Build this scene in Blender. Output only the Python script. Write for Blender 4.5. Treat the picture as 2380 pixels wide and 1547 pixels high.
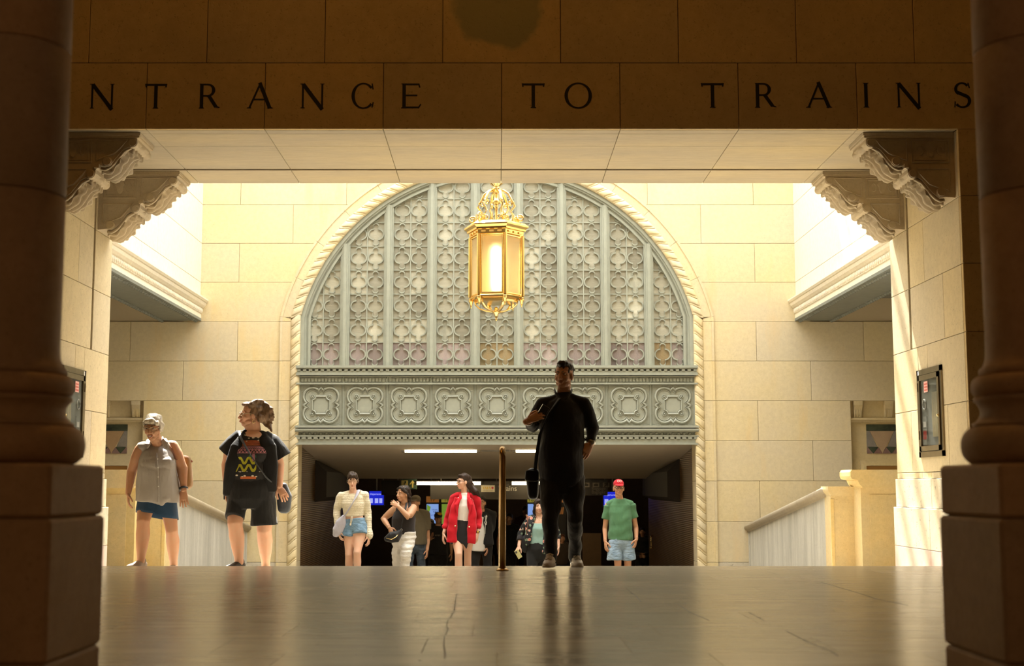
import bpy, bmesh, math, random
import numpy as np
from mathutils import Vector, Matrix
random.seed(11)
SC = bpy.context.scene
COL = SC.collection
for _o in list(bpy.data.objects):
    bpy.data.objects.remove(_o)

# ------------------------------------------------------------------ camera
F, PX, PY, H = 3100.0, 1155.0, 773.5, 0.72          # focal length and principal point in 2380x1547 pixels, eye height
TH = math.atan((1130 - PY) / F)
CT, ST = math.cos(TH), math.sin(TH)
cam_d = bpy.data.cameras.new('camera')
cam = bpy.data.objects.new('camera', cam_d)
COL.objects.link(cam)
SC.camera = cam
cam.location = (0, 0, H)
cam.rotation_euler = (math.pi / 2 + TH, 0, 0)
cam_d.sensor_fit = 'HORIZONTAL'
cam_d.sensor_width = 36
cam_d.lens = 36 * F / 2380
cam_d.shift_x = (1190 - PX) / 2380
cam_d.clip_end = 200
cam_d.dof.use_dof = True
cam_d.dof.focus_distance = 16.5
cam_d.dof.aperture_fstop = 2.6

# ------------------------------------------------------------------ sky, sun, exposure
world = bpy.data.worlds.new('sky')
SC.world = world
world.use_nodes = True
_bg = world.node_tree.nodes['Background']
_bg.inputs[0].default_value = (1.0, 0.973, 0.92, 1)
_bg.inputs[1].default_value = 13.2
sun_d = bpy.data.lights.new('sun', 'SUN')
sun_d.energy = 34
sun_d.angle = math.radians(0.9)
sun_d.color = (1.0, 0.95, 0.84)
sun = bpy.data.objects.new('sun', sun_d)
COL.objects.link(sun)
sun.rotation_euler = Vector((0.10, -0.56, -1)).to_track_quat('-Z', 'Y').to_euler()
sun.location = (0, 20, 15)
# daylight enters through the skylight over the court: a portal guides the sampling, it gives no light itself
pd = bpy.data.lights.new('skylight_portal', 'AREA')
pd.shape = 'RECTANGLE'; pd.size = 10.3; pd.size_y = 8.4
pd.cycles.is_portal = True
po = bpy.data.objects.new('skylight_portal', pd); COL.objects.link(po)
po.location = (0, 18.8, 9.35)
SC.view_settings.view_transform = 'Standard'
SC.view_settings.look = 'None'
SC.view_settings.gamma = 1
SC.view_settings.use_curve_mapping = False
SC.view_settings.exposure = 0.0
SC.cycles.adaptive_threshold = 0.02
SC.cycles.max_bounces = 8
SC.cycles.diffuse_bounces = 4
SC.cycles.transmission_bounces = 6
SC.cycles.caustics_reflective = False
SC.cycles.caustics_refractive = False

# ------------------------------------------------------------------ pixel to place
def pt(x, y, Y):
    """point seen at photo pixel (x, y) on the upright plane at depth Y"""
    u = (x - PX) / F; v = (PY - y) / F
    t = Y / (CT - v * ST)
    return Vector((u * t, Y, H + (ST + v * CT) * t))
def ptx(x, y, X):
    """same, on the upright plane at side distance X"""
    u = (x - PX) / F; v = (PY - y) / F
    t = X / u
    return Vector((X, (CT - v * ST) * t, H + (ST + v * CT) * t))
def zat(y, Y):
    return pt(PX, y, Y).z
def ramp_z(Y):
    return 0.0 if Y < 12.32 else -0.1 * (Y - 12.32)

# ------------------------------------------------------------------ mesh helpers
class MB:
    def __init__(s):
        s.v = []; s.f = []
    def add(s, vs, fs):
        n = len(s.v)
        s.v += [tuple(q) for q in vs]
        s.f += [tuple(i + n for i in f) for f in fs]
        return s
    def box(s, x0, x1, y0, y1, z0, z1):
        return s.add([(x0,y0,z0),(x1,y0,z0),(x1,y1,z0),(x0,y1,z0),(x0,y0,z1),(x1,y0,z1),(x1,y1,z1),(x0,y1,z1)],
                     [(0,3,2,1),(4,5,6,7),(0,1,5,4),(1,2,6,5),(2,3,7,6),(3,0,4,7)])
    def prism(s, poly, a, b, axis='y'):
        """polygon in two coordinates swept along an axis from a to b (y: poly is x,z; x: y,z; z: x,y)"""
        n = len(poly)
        def P(p, t):
            return {'y': (p[0], t, p[1]), 'x': (t, p[0], p[1]), 'z': (p[0], p[1], t)}[axis]
        vs = [P(p, a) for p in poly] + [P(p, b) for p in poly]
        fs = [tuple(range(n)), tuple(range(2*n-1, n-1, -1))]
        fs += [(i, i+n, (i+1) % n + n, (i+1) % n) for i in range(n)]
        return s.add(vs, fs)
    def lathe(s, prof, c=(0,0,0), n=24):
        """profile of (radius, z) turned round the upright axis at c"""
        vs = []; m = len(prof)
        for k in range(n):
            a = 2*math.pi*k/n
            vs += [(c[0]+r*math.cos(a), c[1]+r*math.sin(a), c[2]+z) for r, z in prof]
        fs = []
        for k in range(n):
            k2 = (k+1) % n
            for j in range(m-1):
                fs.append((k*m+j, k2*m+j, k2*m+j+1, k*m+j+1))
        fs.append(tuple(k*m for k in range(n))[::-1]); fs.append(tuple(k*m+m-1 for k in range(n)))
        return s.add(vs, fs)
    def tube(s, path, r, n=8, closed=False, flat=1.0, up=(0,0,1)):
        path = [Vector(p) for p in path]; m = len(path)
        rs = r if isinstance(r, (list, tuple)) else [r]*m
        vs = []
        for i, p in enumerate(path):
            a = path[(i-1) % m] if (i > 0 or closed) else path[i]
            b = path[(i+1) % m] if (i < m-1 or closed) else path[i]
            t = (b-a).normalized()
            u = Vector(up)
            if abs(t.dot(u)) > 0.95: u = Vector((1,0,0)) if abs(t.x) < .9 else Vector((0,1,0))
            e = t.cross(u).normalized(); w = e.cross(t).normalized()
            for k in range(n):
                g = 2*math.pi*(k+.5)/n
                vs.append(p + e*(rs[i]*math.cos(g)) + w*(rs[i]*flat*math.sin(g)))
        fs = []
        for i in range(m if closed else m-1):
            j = (i+1) % m
            for k in range(n):
                q = (k+1) % n
                fs.append((i*n+k, i*n+q, j*n+q, j*n+k))
        if not closed:
            fs.append(tuple(range(n))[::-1]); fs.append(tuple((m-1)*n+k for k in range(n)))
        return s.add(vs, fs)
    def sweep(s, prof, path, closed=False, capped=True):
        """profile points (a, b) carried along path of (origin, dir_a, dir_b)"""
        n = len(prof); m = len(path); vs = []
        for o, da, db in path:
            o, da, db = Vector(o), Vector(da), Vector(db)
            vs += [o + da*a + db*b for a, b in prof]
        fs = []
        for i in range(m if closed else m-1):
            j = (i+1) % m
            for k in range(n):
                q = (k+1) % n
                fs.append((i*n+k, i*n+q, j*n+q, j*n+k))
        if capped and not closed:
            fs.append(tuple(range(n))[::-1]); fs.append(tuple((m-1)*n+k for k in range(n)))
        return s.add(vs, fs)
    def ball(s, c, r, n=10, m=7):
        r = r if isinstance(r, (list, tuple)) else (r, r, r)
        vs = [(c[0], c[1], c[2]-r[2])]
        for j in range(1, m):
            a = math.pi*j/m - math.pi/2
            for k in range(n):
                g = 2*math.pi*k/n
                vs.append((c[0]+r[0]*math.cos(a)*math.cos(g), c[1]+r[1]*math.cos(a)*math.sin(g), c[2]+r[2]*math.sin(a)))
        vs.append((c[0], c[1], c[2]+r[2]))
        fs = [(0, 1+(k+1) % n, 1+k) for k in range(n)]
        for j in range(m-2):
            for k in range(n):
                q = (k+1) % n
                fs.append((1+j*n+k, 1+j*n+q, 1+(j+1)*n+q, 1+(j+1)*n+k))
        e = len(vs)-1
        fs += [(e, 1+(m-2)*n+k, 1+(m-2)*n+(k+1) % n) for k in range(n)]
        return s.add(vs, fs)
    def mesh(s, name, smooth=False):
        me = bpy.data.meshes.new(name)
        me.from_pydata(s.v, [], s.f)
        bm = bmesh.new(); bm.from_mesh(me)
        bmesh.ops.recalc_face_normals(bm, faces=bm.faces)
        bm.to_mesh(me); bm.free()
        if smooth: me.shade_smooth()
        return me
    def build(s, name, mat, parent=None, smooth=False, loc=None, kind=None):
        return link(name, s.mesh(name, smooth), mat, parent, loc, kind=kind)

def link(name, me, mat=None, parent=None, loc=None, rot=None, kind=None):
    o = bpy.data.objects.new(name, me)
    COL.objects.link(o)
    if mat is not None and me is not None and len(me.materials) == 0:
        me.materials.append(mat)
    if parent is not None: o.parent = parent
    if loc is not None: o.location = loc
    if rot is not None: o.rotation_euler = rot
    if kind: o['kind'] = kind
    return o
def empty(name, loc=(0,0,0), parent=None, kind=None):
    o = bpy.data.objects.new(name, None); COL.objects.link(o)
    o.location = loc; o.empty_display_size = .1
    if parent is not None: o.parent = parent
    if kind: o['kind'] = kind
    return o
def tag(o, label, cat, group=None):
    o['label'] = label; o['category'] = cat
    if group: o['group'] = group
    return o
_boxes = {}
def block(name, x0, x1, y0, y1, z0, z1, mat, parent, ch=.0035):
    """a stone block: box mesh with softened arrises, shared between blocks of one size"""
    key = (round(x1-x0, 4), round(y1-y0, 4), round(z1-z0, 4), mat.name)
    if key not in _boxes:
        hx, hy, hz = key[0]/2, key[1]/2, key[2]/2
        c = min(ch, hx*.3, hy*.3, hz*.3)
        bm = bmesh.new()
        bmesh.ops.create_cube(bm, size=1)
        for v in bm.verts: v.co = Vector((v.co.x*2*hx, v.co.y*2*hy, v.co.z*2*hz))
        bmesh.ops.bevel(bm, geom=bm.edges[:], offset=c, segments=1, affect='EDGES')
        me = bpy.data.meshes.new(name); bm.to_mesh(me); bm.free()
        me.materials.append(mat)
        _boxes[key] = me
    return link(name, _boxes[key], None, parent, ((x0+x1)/2, (y0+y1)/2, (z0+z1)/2))

# ------------------------------------------------------------------ materials
class NT:
    def __init__(s, name):
        s.m = bpy.data.materials.new(name); s.m.use_nodes = True
        s.t = s.m.node_tree; s.b = s.t.nodes['Principled BSDF']
    def n(s, typ, ins=None, **kw):
        nd = s.t.nodes.new('ShaderNode' + typ)
        for k, v in kw.items(): setattr(nd, k, v)
        for k, v in (ins or {}).items():
            sock = nd.inputs[k]
            if isinstance(v, bpy.types.NodeSocket): s.t.links.new(v, sock)
            else:
                if isinstance(v, (tuple, list)) and len(v) == 3 and sock.type == 'RGBA': v = (*v, 1)
                sock.default_value = v
        return nd
    def math(s, op, a, b=0.0, c=0.0, clamp=False):
        return s.n('Math', {0: a, 1: b, 2: c}, operation=op, use_clamp=clamp).outputs[0]
    def mix(s, fac, a, b, mode='MIX'):
        nd = s.n('Mix', {0: fac, 6: a, 7: b}, data_type='RGBA', blend_type=mode)
        return nd.outputs[2]
    def ramp(s, fac, stops):
        nd = s.n('ValToRGB', {0: fac})
        el = nd.color_ramp.elements
        while len(el) < len(stops): el.new(.5)
        for e, (p, c) in zip(el, stops):
            e.position = p; e.color = (*c, 1) if len(c) == 3 else c
        return nd.outputs[0]
    def pos(s, scale=(1,1,1), obj=False):
        if obj: v = s.n('TexCoord').outputs['Object']
        else: v = s.n('NewGeometry').outputs['Position']
        return s.n('Mapping', {0: v, 3: scale}).outputs[0]
    def noise(s, vec, scale, detail=4, rough=.55, col=False):
        nd = s.n('TexNoise', {'Vector': vec, 'Scale': scale, 'Detail': detail, 'Roughness': rough})
        return nd.outputs[1 if col else 0]
    def set(s, **kw):
        for k, v in kw.items():
            k = k.replace('_', ' ')
            sock = s.b.inputs[k]
            if isinstance(v, bpy.types.NodeSocket): s.t.links.new(v, sock)
            else: sock.default_value = (*v, 1) if isinstance(v, tuple) and len(v) == 3 and sock.type == 'RGBA' else v
        return s
    def bump(s, h, strength=.3, dist=.01):
        nd = s.n('Bump', {'Height': h, 'Strength': strength, 'Distance': dist})
        s.t.links.new(nd.outputs[0], s.b.inputs['Normal'])
        return s

def m_stone(name, c1, c2, pits=.5, tint=.12, stretch=(1,1,1), rough=.6, scale=1.0, stain=None):
    k = NT(name)
    p = k.pos(stretch)
    big = k.noise(p, 1.1*scale, 5, .6)
    col = k.mix(k.ramp(big, [(.35, (0,0,0)), (.68, (1,1,1))]), c1, c2)
    fine = k.noise(p, 14*scale, 6, .7)
    col = k.mix(.22, col, k.ramp(fine, [(.3, (.35,.3,.22)), (.7, (1,1,1))]), 'MULTIPLY')
    if stain:
        sn = k.noise(k.pos((1.2, 1.2, .28)), 1.7, 4, .6)
        col = k.mix(k.ramp(sn, [(.55, (0,0,0)), (.72, (.75,.75,.75))]), col, stain)
    rnd = k.n('ObjectInfo').outputs['Random']
    val = k.math('MULTIPLY_ADD', rnd, 2*tint, 1-tint)
    hs = k.n('HueSaturation', {'Value': val, 'Saturation': k.math('MULTIPLY_ADD', rnd, .25, .9), 'Color': col})
    pit = k.noise(k.pos(tuple(q*1.0 for q in stretch)), 42*scale, 3, .6)
    pm = k.ramp(pit, [(.60, (0,0,0)), (.70, (1,1,1))])
    col = k.mix(k.math('MULTIPLY', pm, .55*pits), hs.outputs[0], tuple(q*.35 for q in c1))
    k.set(Base_Color=col, Roughness=rough, Specular_IOR_Level=.3)
    hgt = k.math('SUBTRACT', k.math('MULTIPLY', fine, .4), k.math('MULTIPLY', pm, pits))
    k.bump(hgt, .35, .006)
    return k.m
def m_plain(name, c, rough=.5, metal=0.0, var=.0, bump=0.0, bscale=60, spec=.5, sheen=0.0):
    k = NT(name)
    if var:
        nz = k.noise(k.pos(obj=True), 9, 4)
        c2 = k.mix(k.ramp(nz, [(.3, (0,0,0)), (.7, (1,1,1))]), tuple(q*(1-var) for q in c), tuple(min(1, q*(1+var)) for q in c))
    else: c2 = c
    k.set(Base_Color=c2, Roughness=rough, Metallic=metal, Specular_IOR_Level=spec)
    if sheen: k.set(Sheen_Weight=sheen)
    if bump: k.bump(k.noise(k.pos(obj=True), bscale, 3), bump, .004)
    return k.m
def m_emit(name, c, s):
    k = NT(name)
    k.set(Base_Color=tuple(min(1, q) for q in c), Emission_Color=c, Emission_Strength=s)
    return k.m

M = {}
M['lime'] = m_stone('limestone_court', (.72,.615,.385), (.69,.60,.415), pits=.45, tint=.05, stain=(.70,.53,.27))
M['lime_pier'] = m_stone('limestone_portal', (.68,.585,.39), (.60,.52,.36), pits=.75, tint=.05)
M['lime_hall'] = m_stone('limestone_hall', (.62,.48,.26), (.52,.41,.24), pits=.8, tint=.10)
def _damp(m):
    """grey-green damp patch high on the wall over the lettering"""
    t = m.node_tree; b = t.nodes['Principled BSDF']; k = NT.__new__(NT); k.m, k.t, k.b = m, t, b
    src = b.inputs['Base Color'].links[0].from_socket
    v = k.n('VectorMath', {0: k.n('NewGeometry').outputs['Position'], 1: (.02, 12.3, 5.36)}, operation='SUBTRACT').outputs[0]
    v = k.n('Mapping', {0: v, 3: (2.1, 0, 1.9)}).outputs[0]
    d = k.math('ADD', k.n('VectorMath', {0: v}, operation='LENGTH').outputs['Value'], k.math('MULTIPLY_ADD', k.noise(k.pos(), 2.5, 4), .9, -.45))
    k.set(Base_Color=k.mix(k.ramp(d, [(.86, (.8,.8,.8)), (1.0, (0,0,0))]), src, (.27,.275,.17)))
_damp(M['lime_hall'])
M['marble_soffit'] = m_stone('veined_soffit_marble', (.58,.505,.35), (.45,.405,.325), pits=.3, tint=.06, stretch=(.35,1.6,1))
M['trav'] = m_stone('grey_travertine', (.42,.415,.37), (.62,.61,.55), pits=1.0, tint=.02, stretch=(3,3,.35), scale=1.3)
M['yellow_stone'] = m_stone('yellow_limestone', (.74,.57,.27), (.66,.55,.31), pits=.5, tint=.04, scale=1.6)
M['pink_stone'] = m_stone('pink_marble', (.66,.52,.46), (.60,.48,.44), pits=.2, tint=.02)
M['coarse'] = m_stone('pitted_travertine', (.66,.60,.47), (.58,.53,.42), pits=1.4, tint=.03, scale=.55)
M['carved'] = m_stone('carved_limestone', (.60,.52,.385), (.50,.43,.32), pits=.5, tint=.03, scale=1.5)
M['column'] = m_stone('column_marble', (.52,.385,.275), (.42,.305,.215), pits=.6, tint=.10, scale=1.6)
M['coping'] = m_stone('weathered_coping_stone', (.44,.38,.275), (.36,.31,.23), pits=.5, tint=0, scale=1.6)
M['joint'] = m_plain('mortar', (.56,.47,.32), .9)
M['joint_dark'] = m_plain('dark_mortar', (.12,.09,.05), .9)
M['black_paint'] = m_plain('black_letter_paint', (.006,.005,.004), .6)
M['green_metal'] = m_plain('sage_green_paint', (.325,.345,.29), .45, var=.06, bump=.08, bscale=120)
M['steel_paint'] = m_plain('grey_green_steel_paint', (.165,.18,.16), .5, var=.1)
M['white_stone'] = m_stone('white_plaster_stone', (.80,.74,.60), (.76,.71,.60), pits=.2, tint=.03)
M['brass'] = m_plain('brass', (.86,.60,.22), .22, 1.0)
M['brass_dark'] = m_plain('aged_brass', (.42,.26,.10), .3, 1.0)
M['bronze'] = m_plain('bronze_frame', (.30,.24,.15), .35, 1.0, var=.1)
M['ceil'] = m_plain('dark_plaster', (.20,.17,.12), .9)
M['hall_plaster'] = m_plain('hall_plaster', (.30,.24,.16), .9)
# ================================================================== the setting
YF, YB, YW = 12.32, 14.60, 23.0          # portal front, portal back, back wall
XL, XR, ZS = -4.27, 4.36, 4.08           # portal jambs and soffit
ZTOP = 9.4

# ---- floor of the dark hall: polished stone slabs
def m_floor():
    k = NT('polished_floor_marble')
    p = k.pos((1, 1, 1))
    big = k.noise(p, 1.4, 5, .6)
    vein = k.noise(k.pos((.35, 3.2, 1)), 3.0, 6, .65)
    col = k.mix(k.ramp(big, [(.3, (0,0,0)), (.7, (1,1,1))]), (.36,.31,.23), (.28,.245,.185))
    col = k.mix(.45, col, k.ramp(vein, [(.3, (.45,.42,.36)), (.62, (1,1,1))]), 'MULTIPLY')
    rnd = k.n('ObjectInfo').outputs['Random']
    col = k.n('HueSaturation', {'Value': k.math('MULTIPLY_ADD', rnd, .3, .85), 'Color': col}).outputs[0]
    spot = k.noise(p, 26, 2, .5)
    col = k.mix(k.ramp(spot, [(.70, (0,0,0)), (.76, (.6,.6,.6))]), col, (.06,.045,.03))
    k.set(Base_Color=col, Roughness=k.math('MULTIPLY_ADD', vein, .12, .17), Specular_IOR_Level=.42)
    k.bump(k.noise(k.pos((.25, 2.2, 1)), 2.4, 3, .5), .03, .01)
    return k.m
M['floor'] = m_floor()
fl = MB().box(-9.5, 9.5, -9, YF-.005, -.3, -.012).build('floor', M['joint_dark'], kind='structure')
rows = 16
ty = (YF - 2.1) / rows
for r in range(rows):
    y1 = YF - r*ty; y0 = y1 - ty
    off = (r % 2) * .45 + .12 * ((r * 7) % 3)
    x = -5.4 - off
    while x < 5.4:
        w = .92
        if y0 > 5.0 or abs(x + w/2) < 1.7 or True:
            block('floor_slab', x+.001, x+w-.001, y0+.001, y1-.001, -.03, 0, M['floor'], fl, .0008)
        x += w

# ---- ramp down to the trains and the level floor beyond
rp = MB()
rp.prism([(YF, -.02), (31, ramp_z(31)), (31, ramp_z(31)-.3), (YF, -.35)], -4.26, 4.30, 'x')
M['ramp'] = m_stone('ramp_terrazzo', (.42,.365,.28), (.36,.315,.245), pits=.3, tint=0)
rp.build('floor_ramp', M['ramp'], kind='structure')
MB().box(-9, 9, 31, 44, -2.2, ramp_z(31)).build('floor_concourse', M['ramp'], kind='structure')
for sx, nm in ((-1, 'left'), (1, 'right')):
    a, b = (-9.4, -4.28) if sx < 0 else (4.32, 9.4)
    MB().box(a, b, YB-.3, 17.3, -1.2, -.62).build('floor_landing_'+nm, M['ramp'], kind='structure')
    MB().box(a, b, 17.66, YW+.02, -.3, 0).build('floor_gallery_'+nm, M['ramp'], kind='structure')

# ---- portal wall: core, facing slabs, inscription
core = MB()
core.box(-9.5, XL-.04, YF+.03, YB-.01, -2, 12)
core.box(XR+.04, 9.5, YF+.03, YB-.01, -2, 12)
core.box(XL-.04, XR+.04, YF+.03, YB-.01, ZS+.04, 12)
wf = core.build('wall_front', M['joint_dark'], kind='structure')
g = .003
CH = .643
J0 = -3.327
for k in range(-5, 11):                                       # lintel course
    x0, x1 = J0 + 1.124*(k-1), J0 + 1.124*k
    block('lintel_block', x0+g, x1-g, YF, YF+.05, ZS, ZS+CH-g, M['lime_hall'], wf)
for c in range(4):                                            # courses above
    sh = .562 if c % 2 == 0 else 0
    z0 = ZS + CH*(c+1)
    for k in range(-5, 11):
        x0, x1 = J0 + 1.124*(k-1) + sh, J0 + 1.124*k + sh
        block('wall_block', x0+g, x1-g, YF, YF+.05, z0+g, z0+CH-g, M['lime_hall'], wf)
for c in range(7):                                            # piers beside the opening
    z1 = ZS - CH*c; z0 = max(z1 - CH, 0.003)
    for side in (-1, 1):
        e = XR if side > 0 else -XL
        lens = [.9, 1.124, 1.124, 1.124] if c % 2 == 0 else [1.4, 1.124, 1.124, .7]
        x = e
        for L in lens:
            a, b = (x+g, x+L-g) if side > 0 else (-x-L+g, -x-g)
            if x == e: a, b = (e, e+L-g) if side > 0 else (-e-L+g, -e)
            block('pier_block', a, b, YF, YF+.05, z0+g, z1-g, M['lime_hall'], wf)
            x += L
# jamb facing, behind the front slabs; a groove parts the rear rib
GY0, GY1 = 13.93, 13.99
for side in (-1, 1):
    X = XR if side > 0 else XL
    for c in range(6):
        z1 = ZS - CH*c; z0 = z1 - CH
        if c == 5: z0 = .80
        grooved = z0 > 1.9 - .3
        cuts = [YF+.052, 13.15 if c % 2 else 12.9, GY0 if grooved else 14.05]
        if c % 2: cuts = [YF+.052, 13.45, GY0 if grooved else 13.75]
        segs = list(zip(cuts[:-1], cuts[1:]))
        segs.append((GY1 if grooved else cuts[-1], YB))
        for a, b in segs:
            x0, x1 = (X, X+.05) if side > 0 else (X-.05, X)
            block('jamb_block', x0, x1, a+g*.8, b-(0 if b == YB else g*.8), z0+g, z1-g, M['lime_pier'], wf)
    # stepped base
    for d, z0, z1, mt in ((.025, .50, .80, 'coarse'), (.055, .09, .50, 'coarse'), (.055, -.75, .09, 'pink_stone')):
        x0, x1 = (X-d, X+.05) if side > 0 else (X-.05, X+d)
        for a, b in ((YF+.052, 13.4), (13.4, YB)):
            block('base_block', x0, x1, a+g*.7, b-g*.7, z0+.002, z1-.002, M[mt], wf)
# soffit facing
for k in range(-1, 9):
    x0, x1 = max(J0 + 1.124*(k-1), XL), min(J0 + 1.124*k, XR)
    if x1 - x0 < .05: continue
    for a, b, z in ((YF+.052, 12.5, ZS), (12.5, 12.97, ZS), (12.97, GY0, ZS), (GY1, YB, ZS)):
        block('soffit_block', x0+g*.8, x1-g*.8, a+g*.8, b-g*.5, z, z+.05, M['marble_soffit'], wf)

# letters: strokes in a unit-high box, width in units of the height
def stroke(mb, a, b, wa, wb=None):
    wb = wa if wb is None else wb
    a, b = Vector(a), Vector(b); d = (b-a).normalized(); n = Vector((-d.y, d.x))
    mb.append([a+n*wa/2, b+n*wb/2, b-n*wb/2, a-n*wa/2])
def ring(mb, c, rx, rz, a0, a1, w0, w1, n=20, pw=2):
    """curved stroke, w0 wide at the flanks and w1 at top and bottom"""
    out = []
    for i in range(n+1):
        t = math.radians(a0 + (a1-a0)*i/n)
        w = w1 + (w0-w1)*abs(math.cos(t))**pw
        out.append((Vector((c[0]+(rx+w/2*0)*math.cos(t), c[1]+rz*math.sin(t))), Vector((c[0]+(rx-w)*math.cos(t), c[1]+(rz-w)*math.sin(t)))))
    for i in range(n):
        mb.append([out[i][0], out[i+1][0], out[i+1][1], out[i][1]])
def letter(ch, w):
    p = []
    T, t = .135, .075
    sr = lambda x, z, L: p.append([Vector((x-L, z)), Vector((x+L, z)), Vector((x+L*.75, z+.03 if z < .5 else z-.03)), Vector((x-L*.75, z+.03 if z < .5 else z-.03))])
    if ch == 'N':
        stroke(p, (.06,0), (.06,1), t); stroke(p, (w-.06,0), (w-.06,1), t); stroke(p, (.07,.98), (w-.05,-.05), T*1.1)
        sr(.06,0,.09); sr(.04,1,.09); sr(w-.06,1,.09)
    if ch == 'T':
        stroke(p, (w/2,0), (w/2,1), T); stroke(p, (0,.96), (w,.96), t)
        stroke(p, (.0,1), (.03,.86), .05); stroke(p, (w,1), (w-.03,.86), .05); sr(w/2,0,.12)
    if ch == 'I':
        stroke(p, (w/2,0), (w/2,1), T); sr(w/2,0,.12); sr(w/2,1,.12)
    if ch == 'E':
        stroke(p, (.12,0), (.12,1), T); stroke(p, (.1,.97), (w-.08,.97), .06); stroke(p, (.1,.52), (w-.14,.52), .055); stroke(p, (.1,.03), (w-.06,.03), .06)
        stroke(p, (w-.09,1), (w-.04,.84), .05); stroke(p, (w-.10,.0), (w,.16), .05); sr(.12,0,.12); sr(.12,1,.12)
    if ch == 'R':
        stroke(p, (.12,0), (.12,1), T); sr(.12,0,.11); sr(.1,1,.08)
        ring(p, (.36,.74), .30, .26, -90, 90, T, .06, 14); stroke(p, (.1,.97), (.38,.97), .06); stroke(p, (.1,.51), (.38,.51), .06)
        stroke(p, (.40,.52), (w-.12,.06), T); stroke(p, (w-.15,.08), (w+.02,.03), .07, .03)
    if ch == 'A':
        stroke(p, (.07,0), (w/2,1), t); stroke(p, (w-.10,0), (w/2-.02,1.04), T*1.05); stroke(p, (.2,.36), (w-.22,.36), .055)
        sr(.07,0,.1); sr(w-.1,0,.12)
    if ch == 'O':
        ring(p, (w/2,.5), w/2, .53, 0, 360, T, .055, 36)
    if ch == 'C':
        ring(p, (w/2+.04,.5), w/2+.03, .53, 42, 318, T, .055, 28)
        stroke(p, (w-.06,1.0), (w-.02,.76), .05); stroke(p, (w-.06,.02), (w-.01,.24), .05)
    if ch == 'S':
        ring(p, (w/2,.74), w/2-.02, .28, 35, 235, .12, .07, 14); ring(p, (w/2,.27), w/2+.01, .30, -145, 72, .13, .07, 16)
        stroke(p, (w*.2,.62), (w*.84,.42), .13)
        stroke(p, (w-.09,1), (w-.04,.78), .045); stroke(p, (.02,.0), (.04,.24), .045)
    return p
LET = [('E',92,141),('N',210,263),('T',337,386),('R',461,509),('A',575,633),('N',700,752),('C',816,868),('E',932,978),
       ('T',1214,1265),('O',1312,1376),('T',1631,1682),('R',1754,1803),('A',1875,1933),('I',2005,2022),('N',2086,2140),('S',2218,2257)]
for ch, xa, xb in LET:
    yt = 195.0 - (xa-200)*.0013; yb = yt + 57
    a, b = pt(xa, yb, YF), pt(xb, yb, YF); ht = pt(xa, yt, YF).z - a.z
    w = (b.x-a.x)/ht
    mb = MB()
    for i, poly in enumerate(letter(ch, w)):
        mb.prism([(a.x + q.x*ht, a.z + q.y*ht) for q in poly], YF-.003-.0001*(i % 7), YF+.006)
    mb.build('letter', M['black_paint'], wf)

# ---- the dark hall round the camera: side walls, rear wall, ceiling
MB().box(-9.7, -9.5, -9, YF, -.3, 12).build('wall_left', M['hall_plaster'], kind='structure')
MB().box(9.5, 9.7, -9, YF, -.3, 12).build('wall_right', M['hall_plaster'], kind='structure')
MB().box(-9.7, 9.7, -9.2, -9, -.3, 12).build('wall_rear', M['hall_plaster'], kind='structure')
MB().box(-9.7, 9.7, -9.2, YB, 12, 12.2).build('ceiling', M['hall_plaster'], kind='structure')

# ---- the court behind: back wall with the arch
AZ, SPR = 2.78, 3.65                       # arch centre height, springing
def bx(z, R):
    """half width of the opening of radius R at height z"""
    if z <= SPR: return math.sqrt(R*R - (SPR-AZ)**2)
    d = R*R - (z-AZ)**2
    return math.sqrt(d) if d > 0 else 0.0
RB, RR, RF, RI = 3.85, 3.68, 3.52, 3.37    # band, rope, frame, glass
NX0, NX1, NZ = 6.10, 7.75, 2.19            # doorway niches in the galleries
wb = MB()
zs = [-2.0, 0, SPR] + [AZ + RB*math.sin(a) for a in np.linspace(math.asin((SPR-AZ)/RB)+.02, math.pi/2, 24)] + [ZTOP+.3]
for side in (-1, 1):
    poly = [(side*max(bx(z, 3.66 if z < 6.4 else 3.66), .0), z) for z in zs] + [(side*NX0, ZTOP+.3), (side*NX0, -2.0)]
    wb.prism(poly, YW+.035, YW+.42)
    wb.box(*sorted((side*NX0, side*NX1)), YW+.035, YW+.42, NZ, ZTOP+.3)
    wb.box(*sorted((side*NX0, side*NX1)), YW+.17, YW+.42, -2.0, NZ)
    wb.box(*sorted((side*NX1, side*9.6)), YW+.035, YW+.42, -2.0, ZTOP+.3)
wb = wb.build('wall_back', M['joint'], kind='structure')
CO = .688
gj = .0028
def clip_block(z0, z1, xa, xb, side, mat):
    """block of the back wall between |x| = xa and xb, cut to the arch"""
    if xa >= max(bx(z0, RB), bx(z1, RB)):
        a, b = (xa+gj, xb-gj) if side > 0 else (-xb+gj, -xa-gj)
        return block('wall_block', a, b, YW, YW+.06, z0+gj, z1-gj, mat, wb)
    zz = np.linspace(z0+gj, z1-gj, 9)
    prof = [(max(xa+gj if xa > 0 else 0.002, bx(z, RB)+gj), z) for z in zz]
    prof = [q for q in prof if q[0] < xb-gj]
    if len(prof) < 2: return
    poly = prof + [(xb-gj, prof[-1][1]), (xb-gj, prof[0][1])]
    return MB().prism([(side*x, z) for x, z in poly], YW, YW+.06).build('wall_block', mat, wb)
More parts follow.
